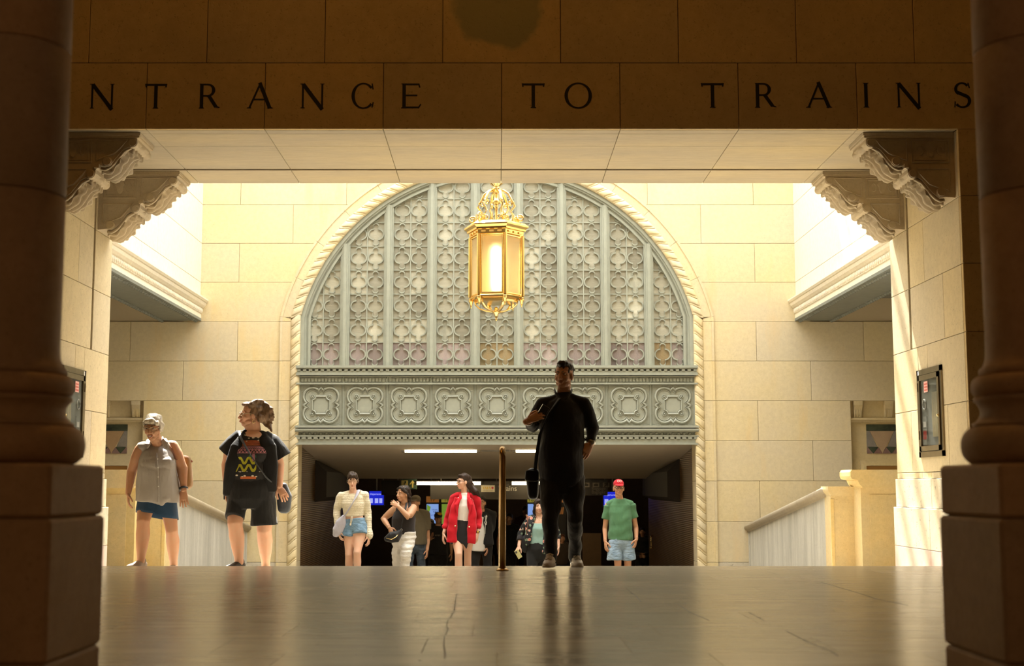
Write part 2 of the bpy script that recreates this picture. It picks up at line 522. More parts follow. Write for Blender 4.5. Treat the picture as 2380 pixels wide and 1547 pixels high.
for c in range(-5, 11):
    z0, z1 = NZ + CO*c, NZ + CO*(c+1)
    if z1 > ZTOP+.3: break
    j0 = 4.50 if c % 2 else 5.43
    js = [j0 + 1.86*k for k in range(-3, 4)]
    lo = min(bx(z0, RB), bx(z1, RB))
    for side in (-1, 1):
        edges = [max(lo, 0.0)] + [j for j in js if lo + .15 < j < 9.4] + [9.4]
        if z1 > 3.9: edges = [e for e in edges if e < 5.3] + [5.45]
        for xa, xb in zip(edges[:-1], edges[1:]):
            mt = M['lime']
            if z1 < .2 and xb < 4.6: mt = M['coarse']
            parts = [(xa, xb)]
            if z1 <= NZ + .01:
                parts = []
                if xa < NX0: parts.append((xa, min(xb, NX0)))
                if xb > NX1: parts.append((max(xa, NX1), xb))
            for pa, pb in parts:
                if pb - pa > .03: clip_block(z0, z1, pa, pb, side, mt)
# arch band, as jamb stones and voussoirs
def arch_frame(n_arc, z_lo, R):
    """points (x, z, tangent angle) up the right-hand side of the opening"""
    a0 = math.asin((SPR-AZ)/R)
    out = [(bx(0, R), z) for z in np.arange(z_lo, SPR, .35)]
    out += [(R*math.cos(a), AZ + R*math.sin(a)) for a in np.linspace(a0, math.pi/2, n_arc)]
    return out
for side in (-1, 1):
    zz = [NZ + CO*c for c in range(-5, 3)] + [SPR]
    zz = [z for z in zz if z <= SPR]
    for z0, z1 in zip(zz[:-1], zz[1:]):
        a, b = sorted((side*bx(0, RR), side*bx(0, RB)))
        block('band_block', a, b, YW-.012, YW+.06, z0+gj, z1-gj, M['lime'], wb)
        MB().box(*sorted((side*(bx(0, RB)-.028), side*(bx(0, RB)+.012))), YW-.028, YW, z0+gj, z1-gj).build('band_fillet', M['lime'], wb)
    for k in range(7):
        aa = np.linspace(math.asin((SPR-AZ)/RB) + k*.1905 + .0006, math.asin((SPR-AZ)/RB) + (k+1)*.1905 - .0006, 7)
        aa = [min(a, math.pi/2) for a in aa]
        poly = [(side*RR*math.cos(a), AZ+RR*math.sin(a)) for a in aa] + [(side*RB*math.cos(a), AZ+RB*math.sin(a)) for a in reversed(aa)]
        MB().prism(poly, YW-.012, YW+.06).build('voussoir', M['lime'], wb)
        poly = [(side*(RB-.028)*math.cos(a), AZ+(RB-.028)*math.sin(a)) for a in aa] + [(side*(RB+.012)*math.cos(a), AZ+(RB+.012)*math.sin(a)) for a in reversed(aa)]
        MB().prism(poly, YW-.028, YW).build('band_fillet', M['lime'], wb)
# reveal stones under the beam, either side of the way through
for side in (-1, 1):
    for z0, z1 in zip([-1.94, -1.25, -.56, .13, .81], [-1.25, -.56, .13, .81, 1.46]):
        a, b = sorted((side*3.43, side*3.70))
        block('reveal_block', a, b, YW+.05, YW+.55, z0+gj, z1-gj, M['lime_pier'], wb)
# cable moulding: each twist of the rope is a piece
def twist_mesh(side):
    mb = MB(); nu, nv = 9, 17; L, W = .176, .082
    vs = []
    for j in range(nv):
        v = j/(nv-1)
        for i in range(nu):
            u = -1 + 2*i/(nu-1)
            al = (v-.5)*L*.985 - side*L*.33*math.sin(u*1.35)
            dp = .058*math.sqrt(max(0, 1-(u*.97)**2))*(.45 + .55*math.sin(math.pi*min(1, max(0, .04+.92*v)))**.40)*(1 - .45*math.exp(-((v-.22)/.06)**2))
            vs.append((u*W, -dp, al))
    fs = [(j*nu+i, j*nu+i+1, (j+1)*nu+i+1, (j+1)*nu+i) for j in range(nv-1) for i in range(nu-1)]
    n = len(vs)
    vs += [(x, .03, z) for x, y, z in vs]
    fs += [tuple(n+k for k in f[::-1]) for f in fs]
    rim = [i for i in range(nu)] + [j*nu+nu-1 for j in range(1, nv)] + [(nv-1)*nu+i for i in range(nu-2, -1, -1)] + [j*nu for j in range(nv-2, 0, -1)]
    fs += [(a, b, b+n, a+n) for a, b in zip(rim, rim[1:]+rim[:1])]
    mb.add(vs, fs)
    return mb.mesh('rope_twist', True)
RM = (RR+RF)/2
for side in (-1, 1):
    me = twist_mesh(side); me.materials.append(M['lime'])
    z = SPR - .088
    while z > -1.1:
        link('rope_twist', me, None, wb, (side*bx(0, RM), YW-.005, z)); z -= .176
    a0 = math.asin((SPR-AZ)/RM); n = 27
    for k in range(n):
        a = a0 + (math.pi/2-a0)*(k+.5)/n
        link('rope_twist', me, None, wb, (side*RM*math.cos(a), YW-.005, AZ+RM*math.sin(a)), (0, -side*a, 0))

# ---- upper side walls of the court, on steel beams over the galleries
for side, nm in ((-1, 'court_left'), (1, 'court_right')):
    X = 5.16 if side < 0 else 5.20
    s = lambda a, b: sorted((side*a, side*b))
    w = MB().box(*s(X+.03, 5.86), YB-.02, YW+.03, 3.66, ZTOP+.3).build('wall_'+nm, M['joint'], kind='structure')
    z = 3.94 + .254
    zl = [3.96] + [NZ + CO*c for c in range(3, 11)]
    for c, (z0, z1) in enumerate(zip(zl[:-1], zl[1:])):
        if z1 > ZTOP+.2: break
        ys = [YB, 16.3, 18.15, 20.0, 21.85, YW] if c % 2 else [YB, 15.3, 17.2, 19.1, 20.95, 22.6, YW]
        for y0, y1 in zip(ys[:-1], ys[1:]):
            block('wall_block', *s(X, X+.05), y0+gj, y1-gj, z0+gj, z1-gj, M['white_stone'], w)
    # cornice: fascia, egg band, cyma
    prof = [(0,3.605),(.05,3.605),(.05,3.70),(.065,3.705),(.065,3.79),(.09,3.80),(.12,3.835),(.135,3.87),(.135,3.885),(.15,3.89),(.17,3.92),(.17,3.945),(0,3.96)]
    mb = MB(); mb.prism([(side*(X+.03-a), z) for a, z in prof], YB-.02, YW-.002)
    co = mb.build('cornice', M['white_stone'], w)
    y = YB + .05
    egg = MB().ball((0,0,0), (.026,.027,.044), 8, 6).mesh('cornice_dentil', True); egg.materials.append(M['white_stone'])
    while y < YW-.05:
        link('cornice_dentil', egg, None, co, (side*(X-.035), y, 3.748)); y += .088
    # steel soffit and its bolts
    st = MB().box(*s(X-.01, 5.86), YB-.02, YW-.001, 3.58, 3.61).build('steel_soffit', M['steel_paint'], w)
    MB().box(*s(X-.022, X+.05), YB-.02, YW-.001, 3.575, 3.62).build('steel_edge', M['steel_paint'], w)
    bolt = MB().ball((0,0,0), (.036,.036,.034), 8, 6).mesh('bolt', True); bolt.materials.append(M['steel_paint'])
    y = YB + .08
    while y < YW:
        for xx in (X+.055, 5.80):
            link('bolt', bolt, None, st, (side*xx, y, 3.575))
        y += .125
# ---- galleries: outer walls and ceilings
for side, nm in ((-1, 'left'), (1, 'right')):
    s = lambda a, b: sorted((side*a, side*b))
    MB().box(*s(9.4, 9.6), YB-.02, YW+.4, -.3, 4.2).build('wall_gallery_'+nm, M['lime'], kind='structure')
    MB().box(*s(5.80, 9.6), YB-.02, YW+.4, 3.98, 4.2).build('ceiling_gallery_'+nm, M['steel_paint'], kind='structure')
# skylight bars over the court
sky = empty('ceiling_skylight', (0, 18.8, ZTOP+.1), kind='structure')
bar = MB().box(-5.4, 5.4, -.045, .045, -.10, .10).mesh('skylight_bar'); bar.materials.append(M['steel_paint'])
for k in range(15):
    link('skylight_bar', bar, None, sky, (0, -4.1 + k*.58, 0))
M['niche'] = m_stone('niche_limestone', (.66,.55,.33), (.60,.51,.33), pits=.3, tint=.04)
M['verde'] = m_stone('dark_green_marble', (.022,.030,.020), (.075,.090,.055), pits=.2, tint=0, scale=6)
M['greypurple'] = m_stone('purple_grey_marble', (.19,.175,.155), (.28,.255,.225), pits=.3, tint=.02, scale=5)
M['rosso'] = m_stone('tan_marble', (.44,.31,.18), (.38,.26,.16), pits=.2, tint=.0, scale=5)
M['redbrown'] = m_stone('red_brown_marble', (.20,.12,.10), (.27,.17,.14), pits=.2, tint=.0, scale=6)
M['ochre'] = m_plain('ochre_wood', (.42,.22,.06), .6)
def doorway(side, n):
    """niche in a gallery wall: brackets, ledge, inlaid marble panel, architrave and door"""
    s = lambda a, b: sorted((side*a, side*b))
    d = MB()
    d.box(*s(NX0+.005, NX1-.005), YW+.10, YW+.16, 0.0, NZ)
    d = d.build('door_%d' % n, M['niche'], kind='structure')
    MB().box(*s(NX0, NX1), YW+.02, YW+.11, 1.86, 1.895).build('ledge', M['niche'], d)
    MB().box(*s(NX0, NX1), YW+.05, YW+.11, 1.82, 1.86).build('ledge', M['niche'], d)
    for k in range(3):
        bxm = 6.235 + .53*k
        b = MB()
        b.box(*s(bxm-.075, bxm+.075), YW-.0, YW+.11, 2.115, NZ-.002)
        b.prism([(YW+.11, 1.90), (YW+.07, 1.90), (YW+.045, 1.95), (YW+.03, 2.03), (YW+.0, 2.10), (YW-.005, 2.115), (YW+.11, 2.115)], *s(bxm-.068, bxm+.068), axis='x')
        b = b.build('bracket', M['niche'], d)
        for q in range(5):
            MB().tube([(side*(bxm-.052+.026*q), YW+.028-.002, 2.08), (side*(bxm-.052+.026*q), YW+.042, 1.97), (side*(bxm-.052+.026*q), YW+.062, 1.912)], .011, 6).build('flute', M['niche'], b)
    # inlaid panel
    P0, P1, Z0, Z1 = 6.385, 7.445, 1.285, 1.785
    def tile(poly, mt, dy=0.0):
        MB().prism([(side*x, z) for x, z in poly], YW+.088-dy, YW+.105).build('marble_inlay', M[mt], d)
    tile([(P0,Z1-.11),(P1,Z1-.11),(P1,Z1),(P0,Z1)], 'verde')
    for k in range(2):
        a = P0 + .53*k
        zt = Z1-.113
        tile([(a+.055,zt),(a+.475,zt),(a+.265,Z0)], 'rosso')
        tile([(a,zt),(a+.052,zt),(a+.178,Z0+.113),(a,Z0+.113)], 'greypurple')
        tile([(a+.478,zt),(a+.53,zt),(a+.53,Z0+.113),(a+.352,Z0+.113)], 'greypurple')
        for c0 in (a+.018, a+.332):
            tile([(c0,Z0+.11),(c0+.18,Z0+.11),(c0+.09,Z0)], 'verde')
        tile([(a,Z0+.108),(a+.014,Z0+.108),(a+.1,Z0),(a,Z0)], 'redbrown')
        tile([(a+.2,Z0+.108),(a+.112,Z0),(a+.262,Z0)], 'redbrown')
        tile([(a+.33,Z0+.108),(a+.268,Z0),(a+.418,Z0)], 'redbrown')
        tile([(a+.53,Z0+.108),(a+.516,Z0+.108),(a+.43,Z0),(a+.53,Z0)], 'redbrown')
    # architrave and door leaf
    for r, dy in ((.10, .06), (.055, .03)):
        MB().prism([(side*x, z) for x, z in ((P0-.03-r,0),(P0-.03-r,1.07+r),(P1+.03+r,1.07+r),(P1+.03+r,0),(P1+.03+r-.05,0),(P1+.03+r-.05,1.07+r-.05),(P0-.03-r+.05,1.07+r-.05),(P0-.03-r+.05,0))], YW+dy, YW+.105).build('architrave', M['niche'], d)
    MB().box(*s(P0-.03, P1+.03), YW+.085, YW+.11, 0, 1.07).build('door_leaf', M['ochre'], d)
doorway(-1, 1); doorway(1, 2)

# ---- parapets beside the ramp: sloping rail, newel and pier
for side, nm in ((-1, 'parapet_left'), (1, 'parapet_right')):
    X = 4.27 if side < 0 else 4.30
    s = lambda a, b: sorted((side*a, side*b))
    Zr = lambda Y: .72 - (Y-17.5)/(YW-17.5)*.645
    w = MB()
    w.prism([(17.55, -1.9), (17.55, .64), (YW, Zr(YW)-.09), (YW, -1.9)], *s(X, X+.28), axis='x')
    w = w.build('wall_'+nm, M['trav'], kind='structure')
    rail_prof = [(-.03,-.13),(-.03,-.105),(-.055,-.10),(-.075,-.075),(-.08,-.045),(-.065,-.015),(-.03,0),(.30,0),(.32,-.03),(.32,-.08),(.29,-.13)]
    MB().sweep([(side*a, b) for a, b in rail_prof], [((side*X, 17.55, Zr(17.55)), (1,0,0), (0,0,1)), ((side*X, YW-.001, Zr(YW)), (1,0,0), (0,0,1))]).build('coping', M['coping'], w, True)
    MB().box(*s(X-.012, X+.02), YW-.10, YW-.001, -1.9, Zr(YW)-.12).build('end_strip', M['trav'], w)
    nw = MB()
    nw.box(*s(X-.005, X+.36), 17.30, 17.62, -.8, .60)
    nw.prism([(side*(X+a), z) for a, z in ((-.005,.60),(-.01,.615),(-.04,.655),(-.045,.68),(-.045,.72),(.36,.72),(.36,.60))], 17.26, 17.64)
    nw.build('newel', M['yellow_stone'], w)
    MB().box(*s(X-.009, X+.03), 17.29, 17.31, -.8, .56).build('newel_bead', M['yellow_stone'], w)
    MB().box(*s(X+.29, X+1.55), 16.95, 17.34, -.8, .80).build('pier', M['yellow_stone'], w)
    cap = [(.29,.70),(.285,.72),(.255,.745),(.235,.79),(.235,.80),(.16,.815),(.145,.85),(.145,.90),(.165,.93),(1.58,.93),(1.58,.70)]
    MB().prism([(side*(X+a), z) for a, z in cap], 16.86, 17.40).build('pier_cap', M['yellow_stone'], w)
    for k in range(2):
        MB().box(*s(X+.40+.55*k, X+.90+.55*k), 16.943, 16.96, -.8, .62).build('pier_panel', M['yellow_stone'], w)

# ---- the passage below the beam
def m_perf():
    k = NT('perforated_brown_panel')
    wv = k.n('TexWave', {'Vector': k.pos(), 'Scale': 9.0, 'Distortion': 0.0}, bands_direction='Z').outputs[0]
    dots = k.n('TexVoronoi', {'Vector': k.pos((1, 14, 30)), 'Scale': 1.0, 'Randomness': 0.0}).outputs[0]
    col = k.mix(k.ramp(wv, [(.45, (0,0,0)), (.55, (1,1,1))]), (.135,.070,.020), (.065,.033,.010))
    k.set(Base_Color=col, Roughness=.5)
    k.bump(wv, .4, .01)
    return k.m
M['perf'] = m_perf()
M['brown'] = m_plain('dark_brown_panel', (.085,.042,.016), .5, var=.2)
M['near_black'] = m_plain('near_black_ceiling', (.022,.016,.011), .8)
M['plaster'] = m_plain('beige_plaster', (.50,.43,.33), .9, var=.03)
MB().box(-3.62, -3.47, YW+.55, 31, -2.2, 1.5).build('wall_passage_left', M['perf'], kind='structure')
MB().box(3.49, 3.64, YW+.55, 31, -2.2, 1.5).build('wall_passage_right', M['perf'], kind='structure')
ZC0, ZC1 = 1.47, zat(1112, 29.3)
MB().prism([(YW+.30, ZC0), (29.3, ZC1), (29.3, 1.9), (YW+.30, 1.9)], -3.6, 3.6, 'x').build('ceiling_passage', M['plaster'], kind='structure')
MB().box(-9, 9, 29.3, 44, .98, 1.2).build('ceiling_concourse', M['near_black'], kind='structure')
MB().box(-9, 9, 43.5, 43.7, -2.2, 1.2).build('wall_concourse', M['brown'], kind='structure')
MB().box(-9.1, -9, 29.3, 44, -2.2, 1.2).build('wall_concourse_left', M['brown'], kind='structure')
MB().box(9, 9.1, 29.3, 44, -2.2, 1.2).build('wall_concourse_right', M['brown'], kind='structure')
for side, nm in ((-1, 'end_left'), (1, 'end_right')):
    MB().box(*sorted((side*3.5, side*9)), 30.9, 31, -2.2, 1.2).build('wall_'+nm, M['brown'], kind='structure')
    MB().prism([(side*3.5, .42), (side*3.25, .52), (side*3.25, 1.0), (side*3.5, 1.25)], 25.6, 30.0).build('ceiling_duct_'+('left' if side < 0 else 'right'), M['near_black'], kind='structure')

# cracks worn into the floor slabs
def floor_pt(x, y):
    v = (PY-y)/F; d = CT - v*ST; t = -H/(ST + v*CT)
    return Vector(((x-PX)/F*t, d*t, .0002))
for line in ([(1042,1438),(1038,1452),(1041,1464),(1033,1478),(1031,1500),(1036,1522),(1034,1530)], [(1062,1378),(1058,1400),(1056,1418),(1046,1436)], [(1464,1376),(1478,1384),(1490,1398)],
             [(1575,1403),(1605,1423),(1648,1441)], [(1828,1466),(1880,1492),(1930,1512),(1948,1524)], [(1908,1352),(1990,1376),(2040,1392),(2110,1406)], [(1740,1422),(1776,1442)]):
    MB().tube([floor_pt(*q) for q in line], .004, 4, flat=.2).build('crack', M['black_paint'], fl)
# ================================================================== arched window over the beam
def m_glass(name, c1, c2, wave):
    """obscured window glass: each pane its own tone, streaked like rolled glass"""
    k = NT(name)
    rnd = k.n('ObjectInfo').outputs['Random']
    off = k.n('CombineXYZ', {0: k.math('MULTIPLY', rnd, 37.0), 1: 0.0, 2: k.math('MULTIPLY', rnd, 91.0)}).outputs[0]
    st = {'ripple': (1.2, 1, 3.0), 'reed': (.6, 1, 5.0), 'hammer': (2.6, 1, 1.2)}[wave]
    p = k.n('VectorMath', {0: k.pos(st), 1: off}, operation='ADD').outputs[0]
    n1 = k.noise(p, 3.4, 5, .68)
    col = k.mix(k.ramp(n1, [(.30, (0,0,0)), (.70, (1,1,1))]), c1, c2)
    col = k.n('HueSaturation', {'Value': k.math('MULTIPLY_ADD', rnd, .5, .60), 'Saturation': .9, 'Color': col}).outputs[0]
    k.set(Base_Color=col, Roughness=k.math('MULTIPLY_ADD', rnd, .2, .12), Specular_IOR_Level=.8, IOR=1.52)
    h = k.noise(k.pos({'ripple': (30, 1, 90), 'reed': (8, 1, 150), 'hammer': (80, 1, 60)}[wave]), 1.0, 2, .5)
    k.bump(k.math('ADD', h, k.math('MULTIPLY', n1, 2.0)), .35, .006)
    return k.m
M['glass_a'] = m_glass('rippled_clear_glass', (.40,.40,.31), (.56,.54,.43), 'ripple')
M['glass_b'] = m_glass('reeded_glass', (.36,.35,.27), (.48,.46,.35), 'reed')
M['glass_c'] = m_glass('hammered_grey_glass', (.29,.31,.25), (.50,.49,.39), 'hammer')
M['glass_p'] = m_glass('mauve_glass', (.34,.27,.27), (.42,.35,.32), 'hammer')
M['glass_o'] = m_glass('amber_glass', (.45,.30,.13), (.40,.34,.20), 'hammer')
YG = YW + .16
win = empty('window_1', (0, 0, 0), kind='structure')
def arcpoly(R0, R1, a0, a1, n=48):
    aa = np.linspace(a0, a1, n)
    return [(R0*math.cos(a), AZ+R0*math.sin(a)) for a in aa] + [(R1*math.cos(a), AZ+R1*math.sin(a)) for a in reversed(aa)]
def arch_outline(R, n=44):
    a0 = math.asin((SPR-AZ)/R)
    return [(bx(0, R), AZ)] + [(R*math.cos(a), AZ+R*math.sin(a)) for a in np.linspace(a0, math.pi-a0, n)] + [(-bx(0, R), AZ)]
for R0, R1, y0, y1 in ((3.53, 3.46, YW+.02, YG+.1), (3.465, 3.43, YW+.05, YG+.1), (3.435, 3.395, YW+.09, YG+.1), (3.40, RI-.01, YW+.075, YG+.1)):
    o, i = arch_outline(R0), arch_outline(R1)
    mb = MB()
    for k in range(len(o)-1):
        mb.prism([o[k], o[k+1], i[k+1], i[k]], y0, y1)
    me = mb
    me.build('arch_frame', M['green_metal'], win)
BAY, CW, RH = .759, .296, .4247
# mullions between bays: stepped posts
for k in range(-4, 6):
    x = (k-.5)*BAY
    if abs(x) > 3.4: continue
    zt = AZ + math.sqrt(max(.01, 3.43**2 - x*x))
    if zt < AZ+.3: continue
    for w_, dy in ((.083, .085), (.055, .06), (.028, .045)):
        MB().box(x-w_, x+w_, YW+dy, YG+.05, AZ, zt).build('mullion', M['green_metal'], win)
def q_outline(n=72):
    cs = [(-.040, 0, .094), (.040, 0, .094), (0, .142, .052), (0, -.142, .052)]
    out = []
    for i in range(n):
        a = 2*math.pi*(i+.5)/n; d = Vector((math.cos(a), math.sin(a))); best = .02
        for cx, cz, r in cs:
            b = d.x*cx + d.y*cz; disc = b*b - (cx*cx+cz*cz-r*r)
            if disc > 0: best = max(best, b + math.sqrt(disc))
        out.append(d*best)
    return out
QO = q_outline()
def tracery_mb(keep=None):
    mb = MB(); n = len(QO)
    for i in range(n):
        a, b = QO[i], QO[(i+1) % n]
        na, nb = a.normalized(), b.normalized()
        poly = [a+na*.009, b+nb*.009, b-nb*.013, a-na*.013]
        if keep and not keep((a+b)/2): continue
        mb.prism([(q.x, q.y) for q in poly], -.016, .01)
    return mb
q_me = tracery_mb().mesh('tracery_quatrefoil'); q_me.materials.append(M['green_metal'])
def clip_disc(poly, R):
    """cut a convex polygon to the disc of radius R round the arch centre"""
    m = 72
    for t in range(m):
        a = 2*math.pi*t/m; nrm = Vector((math.cos(a), math.sin(a)))
        out = []
        for i in range(len(poly)):
            p, q = Vector(poly[i]), Vector(poly[(i+1) % len(poly)])
            dp = R - (p - Vector((0, AZ))).dot(nrm); dq = R - (q - Vector((0, AZ))).dot(nrm)
            if dp >= 0: out.append(p)
            if dp*dq < 0: out.append(p + (q-p)*(dp/(dp-dq)))
        poly = out
        if len(poly) < 3: return []
    return poly
rg = random.Random(4)
for k in range(-4, 5):
    for c in (-1, 1):
        xc = k*BAY + c*CW/2
        for r in range(9):
            zc = AZ + .012 + RH*(r+.5)
            rect = [(xc-CW/2, zc-RH/2), (xc+CW/2, zc-RH/2), (xc+CW/2, zc+RH/2), (xc-CW/2, zc+RH/2)]
            poly = clip_disc(rect, RI+.02)
            if len(poly) < 3: continue
            area = abs(sum(poly[i][0]*poly[(i+1) % len(poly)][1]-poly[(i+1) % len(poly)][0]*poly[i][1] for i in range(len(poly)))/2)
            if area < .004: continue
            mt = M[rg.choice(['glass_a', 'glass_a', 'glass_b', 'glass_c'])]
            if r == 0: mt = M['glass_o'] if rg.random() < (.6 if k == 0 else .12) else M['glass_p']
            if r in (2, 3) and rg.random() < .5: mt = M['glass_b']
            tilt = [rg.uniform(-.004, .004) for _ in range(2)]
            full = area > CW*RH*.985
            mb = MB().prism([(q[0]-xc, q[1]-zc) for q in poly], 0, .006)
            mb.build('glass_pane', mt, win, loc=(xc, YG, zc)).rotation_euler = (tilt[0]*6, 0, tilt[1]*6)
            if full and math.hypot(abs(xc)+.1, zc-AZ+.14) < RI:
                link('tracery_quatrefoil', q_me, None, win, (xc, YG-.016, zc))
            else:
                mb = tracery_mb(lambda p: math.hypot(xc+p.x, zc+p.y-AZ) < RI+.012)
                if mb.v: mb.build('tracery_quatrefoil', M['green_metal'], win, loc=(xc, YG-.016, zc))
    # glazing bars of the bay
    for r in range(1, 9):
        z = AZ + .012 + RH*r
        half = min(BAY/2-.08, 9)
        a, b = k*BAY-half, k*BAY+half
        lim = math.sqrt(max(0, RI**2-(z-AZ)**2))
        a, b = max(a, -lim), min(b, lim)
        if b-a > .05: MB().box(a, b, YG-.022, YG+.004, z-.009, z+.009).build('glazing_bar', M['green_metal'], win)
    zt = AZ + math.sqrt(max(.02, RI**2-(k*BAY)**2))
    MB().box(k*BAY-.010, k*BAY+.010, YG-.024, YG+.004, AZ, zt).build('glazing_bar', M['green_metal'], win)
MB().box(-3.5, 3.5, YG+.05, YG+.12, AZ-.05, AZ+3.6).build('backing', M['near_black'], win)

# ================================================================== cast metal beam with quatrefoil panels
beam = MB()
beam.box(-3.46, 3.46, YW+.02, YW+.40, 1.455, 2.79)
beam = beam.build('metal_beam', M['green_metal'])
tag(beam, 'sage green cast metal beam of quatrefoil panels spanning the archway under the arched window', 'beam')
def strip(z0, z1, y0, name='moulding', x0=-3.465, x1=3.465):
    return MB().box(x0, x1, y0, YW+.03, z0, z1).build(name, M['green_metal'], beam)
strip(2.752, 2.795, YW-.085, 'sill'); strip(2.735, 2.752, YW-.06)
strip(2.66, 2.70, YW-.05); strip(2.625, 2.66, YW-.072); strip(2.597, 2.612, YW-.04)
strip(2.468, 2.495, YW-.055); strip(1.722, 1.760, YW-.075, 'ledge'); strip(1.675, 1.705, YW-.085); strip(1.652, 1.675, YW-.06)
strip(1.570, 1.592, YW-.05); strip(1.455, 1.530, YW-.02, 'fascia'); strip(1.432, 1.458, YW-.045, 'lip')
dent = MB().box(-.028, .028, -.03, .02, -.014, .014).mesh('dentil'); dent.materials.append(M['green_metal'])
dent2 = MB().box(-.035, .035, -.022, .02, -.017, .017).mesh('dentil'); dent2.materials.append(M['green_metal'])
n = 68
for i in range(n):
    x = -3.42 + 6.84*i/(n-1)
    link('dentil', dent, None, beam, (x, YW-.035, 2.716))
    if i % 1 == 0: link('dentil', dent2, None, beam, (x, YW-.022, 1.548))
eggm = MB().ball((0,0,0), (.030,.026,.030), 10, 6)
eggm.tube([(.044*math.cos(a), -.004, .028*math.sin(a)+.004) for a in np.linspace(math.pi, 2*math.pi, 9)], .008, 6, up=(0,1,0))
eggm = eggm.mesh('egg_ornament', True); eggm.materials.append(M['green_metal'])
for i in range(72):
    link('egg_ornament', eggm, None, beam, (-3.42 + 6.84*i/71, YW+.018, 1.622))
flute = MB().box(-.020, .020, -.015, .02, -.030, .030).mesh('flute'); flute.materials.append(M['green_metal'])
for i in range(118):
    link('flute', flute, None, beam, (-3.42 + 6.84*i/117, YW+.012, 2.548))
rib = MB().prism([(-.026, 0), (0, -.036), (.026, 0)], 1.755, 2.597, 'z').mesh('panel_rib'); rib.materials.append(M['green_metal'])
for k in range(10):
    link('panel_rib', rib, None, beam, (min(max((k-4.5)*.759, -3.435), 3.435), YW+.022, 0))
# ornament: four lobes with points between, an inner frame, four bosses
def lobed(off=0.0):
    """four round corner lobes, a V point between each pair; off shrinks the outline"""
    c, r = .148, .152 + off
    pts = []
    for q in range(4):
        R = Matrix.Rotation(math.pi/2*q, 2)
        run = [Vector((c + r*math.cos(t), c + r*math.sin(t))) for t in np.linspace(math.radians(-40), math.radians(130), 24)]
        run += [Vector((.052+off*.2, .238+off)), Vector((0, .305+off*1.5)), Vector((-.052-off*.2, .238+off))]
        pts += [R @ v for v in run]
    return pts
def closed_tube(mb, pts, r, y, n=6, flat=.8):
    mb.tube([(p.x, y, p.y) for p in pts], r, n, closed=True, flat=flat, up=(0,1,0))
orn = MB(); closed_tube(orn, lobed(0), .021, -.012, flat=1.2)
orn = orn.mesh('lobed_moulding', True); orn.materials.append(M['green_metal'])
orn2 = MB(); closed_tube(orn2, lobed(-.036), .009, -.006, flat=1.2)
orn2 = orn2.mesh('inner_moulding', True); orn2.materials.append(M['green_metal'])
def octa(w, cutr, n=6):
    pts = []
    for q in range(4):
        sx, sz = ((1,1),(-1,1),(-1,-1),(1,-1))[q]
        a0 = (math.pi*1.5, math.pi*2, math.pi*.5, math.pi)[q]
        for t in np.linspace(a0, a0 - math.pi/2, n):
            pts.append(Vector((sx*w + cutr*math.cos(t), sz*w + cutr*math.sin(t))))
    return pts
ctr = MB()
closed_tube(ctr, octa(.150, .062), .015, -.014, flat=1.2)
closed_tube(ctr, octa(.128, .052), .007, -.004)
ctr.prism([(p.x, p.y) for p in octa(.118, .046)], -.010, .01)
ctr = ctr.mesh('centre_plate'); ctr.materials.append(M['green_metal'])
bos = MB()
bos.tube([(.033*math.cos(a), -.006, .033*math.sin(a)) for a in np.linspace(0, 2*math.pi, 14)[:-1]], .009, 6, closed=True, up=(0,1,0))
bos.ball((0,-.012,0), (.016,.020,.016), 8, 6)
for q in range(6):
    a = math.pi/3*q; bos.ball((.030*math.cos(a), -.010, .030*math.sin(a)), (.011,.010,.011), 6, 4)
bos = bos.mesh('boss', True); bos.materials.append(M['green_metal'])
bead = MB()
for i in range(24):
    t = -.31 + .62*i/23
    for sgn in (-1, 1):
        bead.box(t-.008, t+.008, -.012, .01, sgn*.335-.012, sgn*.335+.012)
        bead.box(sgn*.325-.012, sgn*.325+.012, -.012, .01, t-.008, t+.008)
for sgn in (-1, 1):
    bead.box(-.305, .305, -.008, .01, sgn*.312-.005, sgn*.312+.005); bead.box(sgn*.302-.005, sgn*.302+.005, -.008, .01, -.312, .312)
bead = bead.mesh('bead_border'); bead.materials.append(M['green_metal'])
plate = MB().box(-.345, .345, -.006, .02, -.350, .350).mesh('panel'); plate.materials.append(M['green_metal'])
for k in range(9):
    p = link('panel', plate, None, beam, ((k-4)*.759, YW+.016, 2.112))
    link('lobed_moulding', orn, None, p, (0, -.008, 0)); link('inner_moulding', orn2, None, p, (0, -.006, 0))
    link('centre_plate', ctr, None, p, (0, -.008, 0)); link('bead_border', bead, None, p, (0, -.004, 0))
    for sx in (-1, 1):
        for sz in (-1, 1):
            link('boss', bos, None, p, (sx*.150, -.008, sz*.150))

# ================================================================== hanging lantern
LY = 18.0
lz = lambda y: zat(y, LY)
LX = pt(1153.5, 600, LY).x
ROT = math.radians(-10.9)
lan = empty('lantern', (LX, LY, lz(746)))
tag(lan, 'six-sided gilt brass lantern with scrolled crown hanging in front of the arched window', 'lantern')
Z0 = lz(746)
def hexring(R, z):
    return [(R*math.cos(ROT + math.pi/3*q), R*math.sin(ROT + math.pi/3*q), z-Z0) for q in range(6)]
def hexloft(levels):
    mb = MB(); vs = []
    for R, z in levels: vs += hexring(R, z)
    fs = []
    for j in range(len(levels)-1):
        for q in range(6):
            fs.append((j*6+q, j*6+(q+1) % 6, (j+1)*6+(q+1) % 6, (j+1)*6+q))
    fs.append(tuple(range(6))[::-1]); fs.append(tuple((len(levels)-1)*6+q for q in range(6)))
    return mb.add(vs, fs)
RBODY = .362
zb, ztp = lz(690), lz(551)
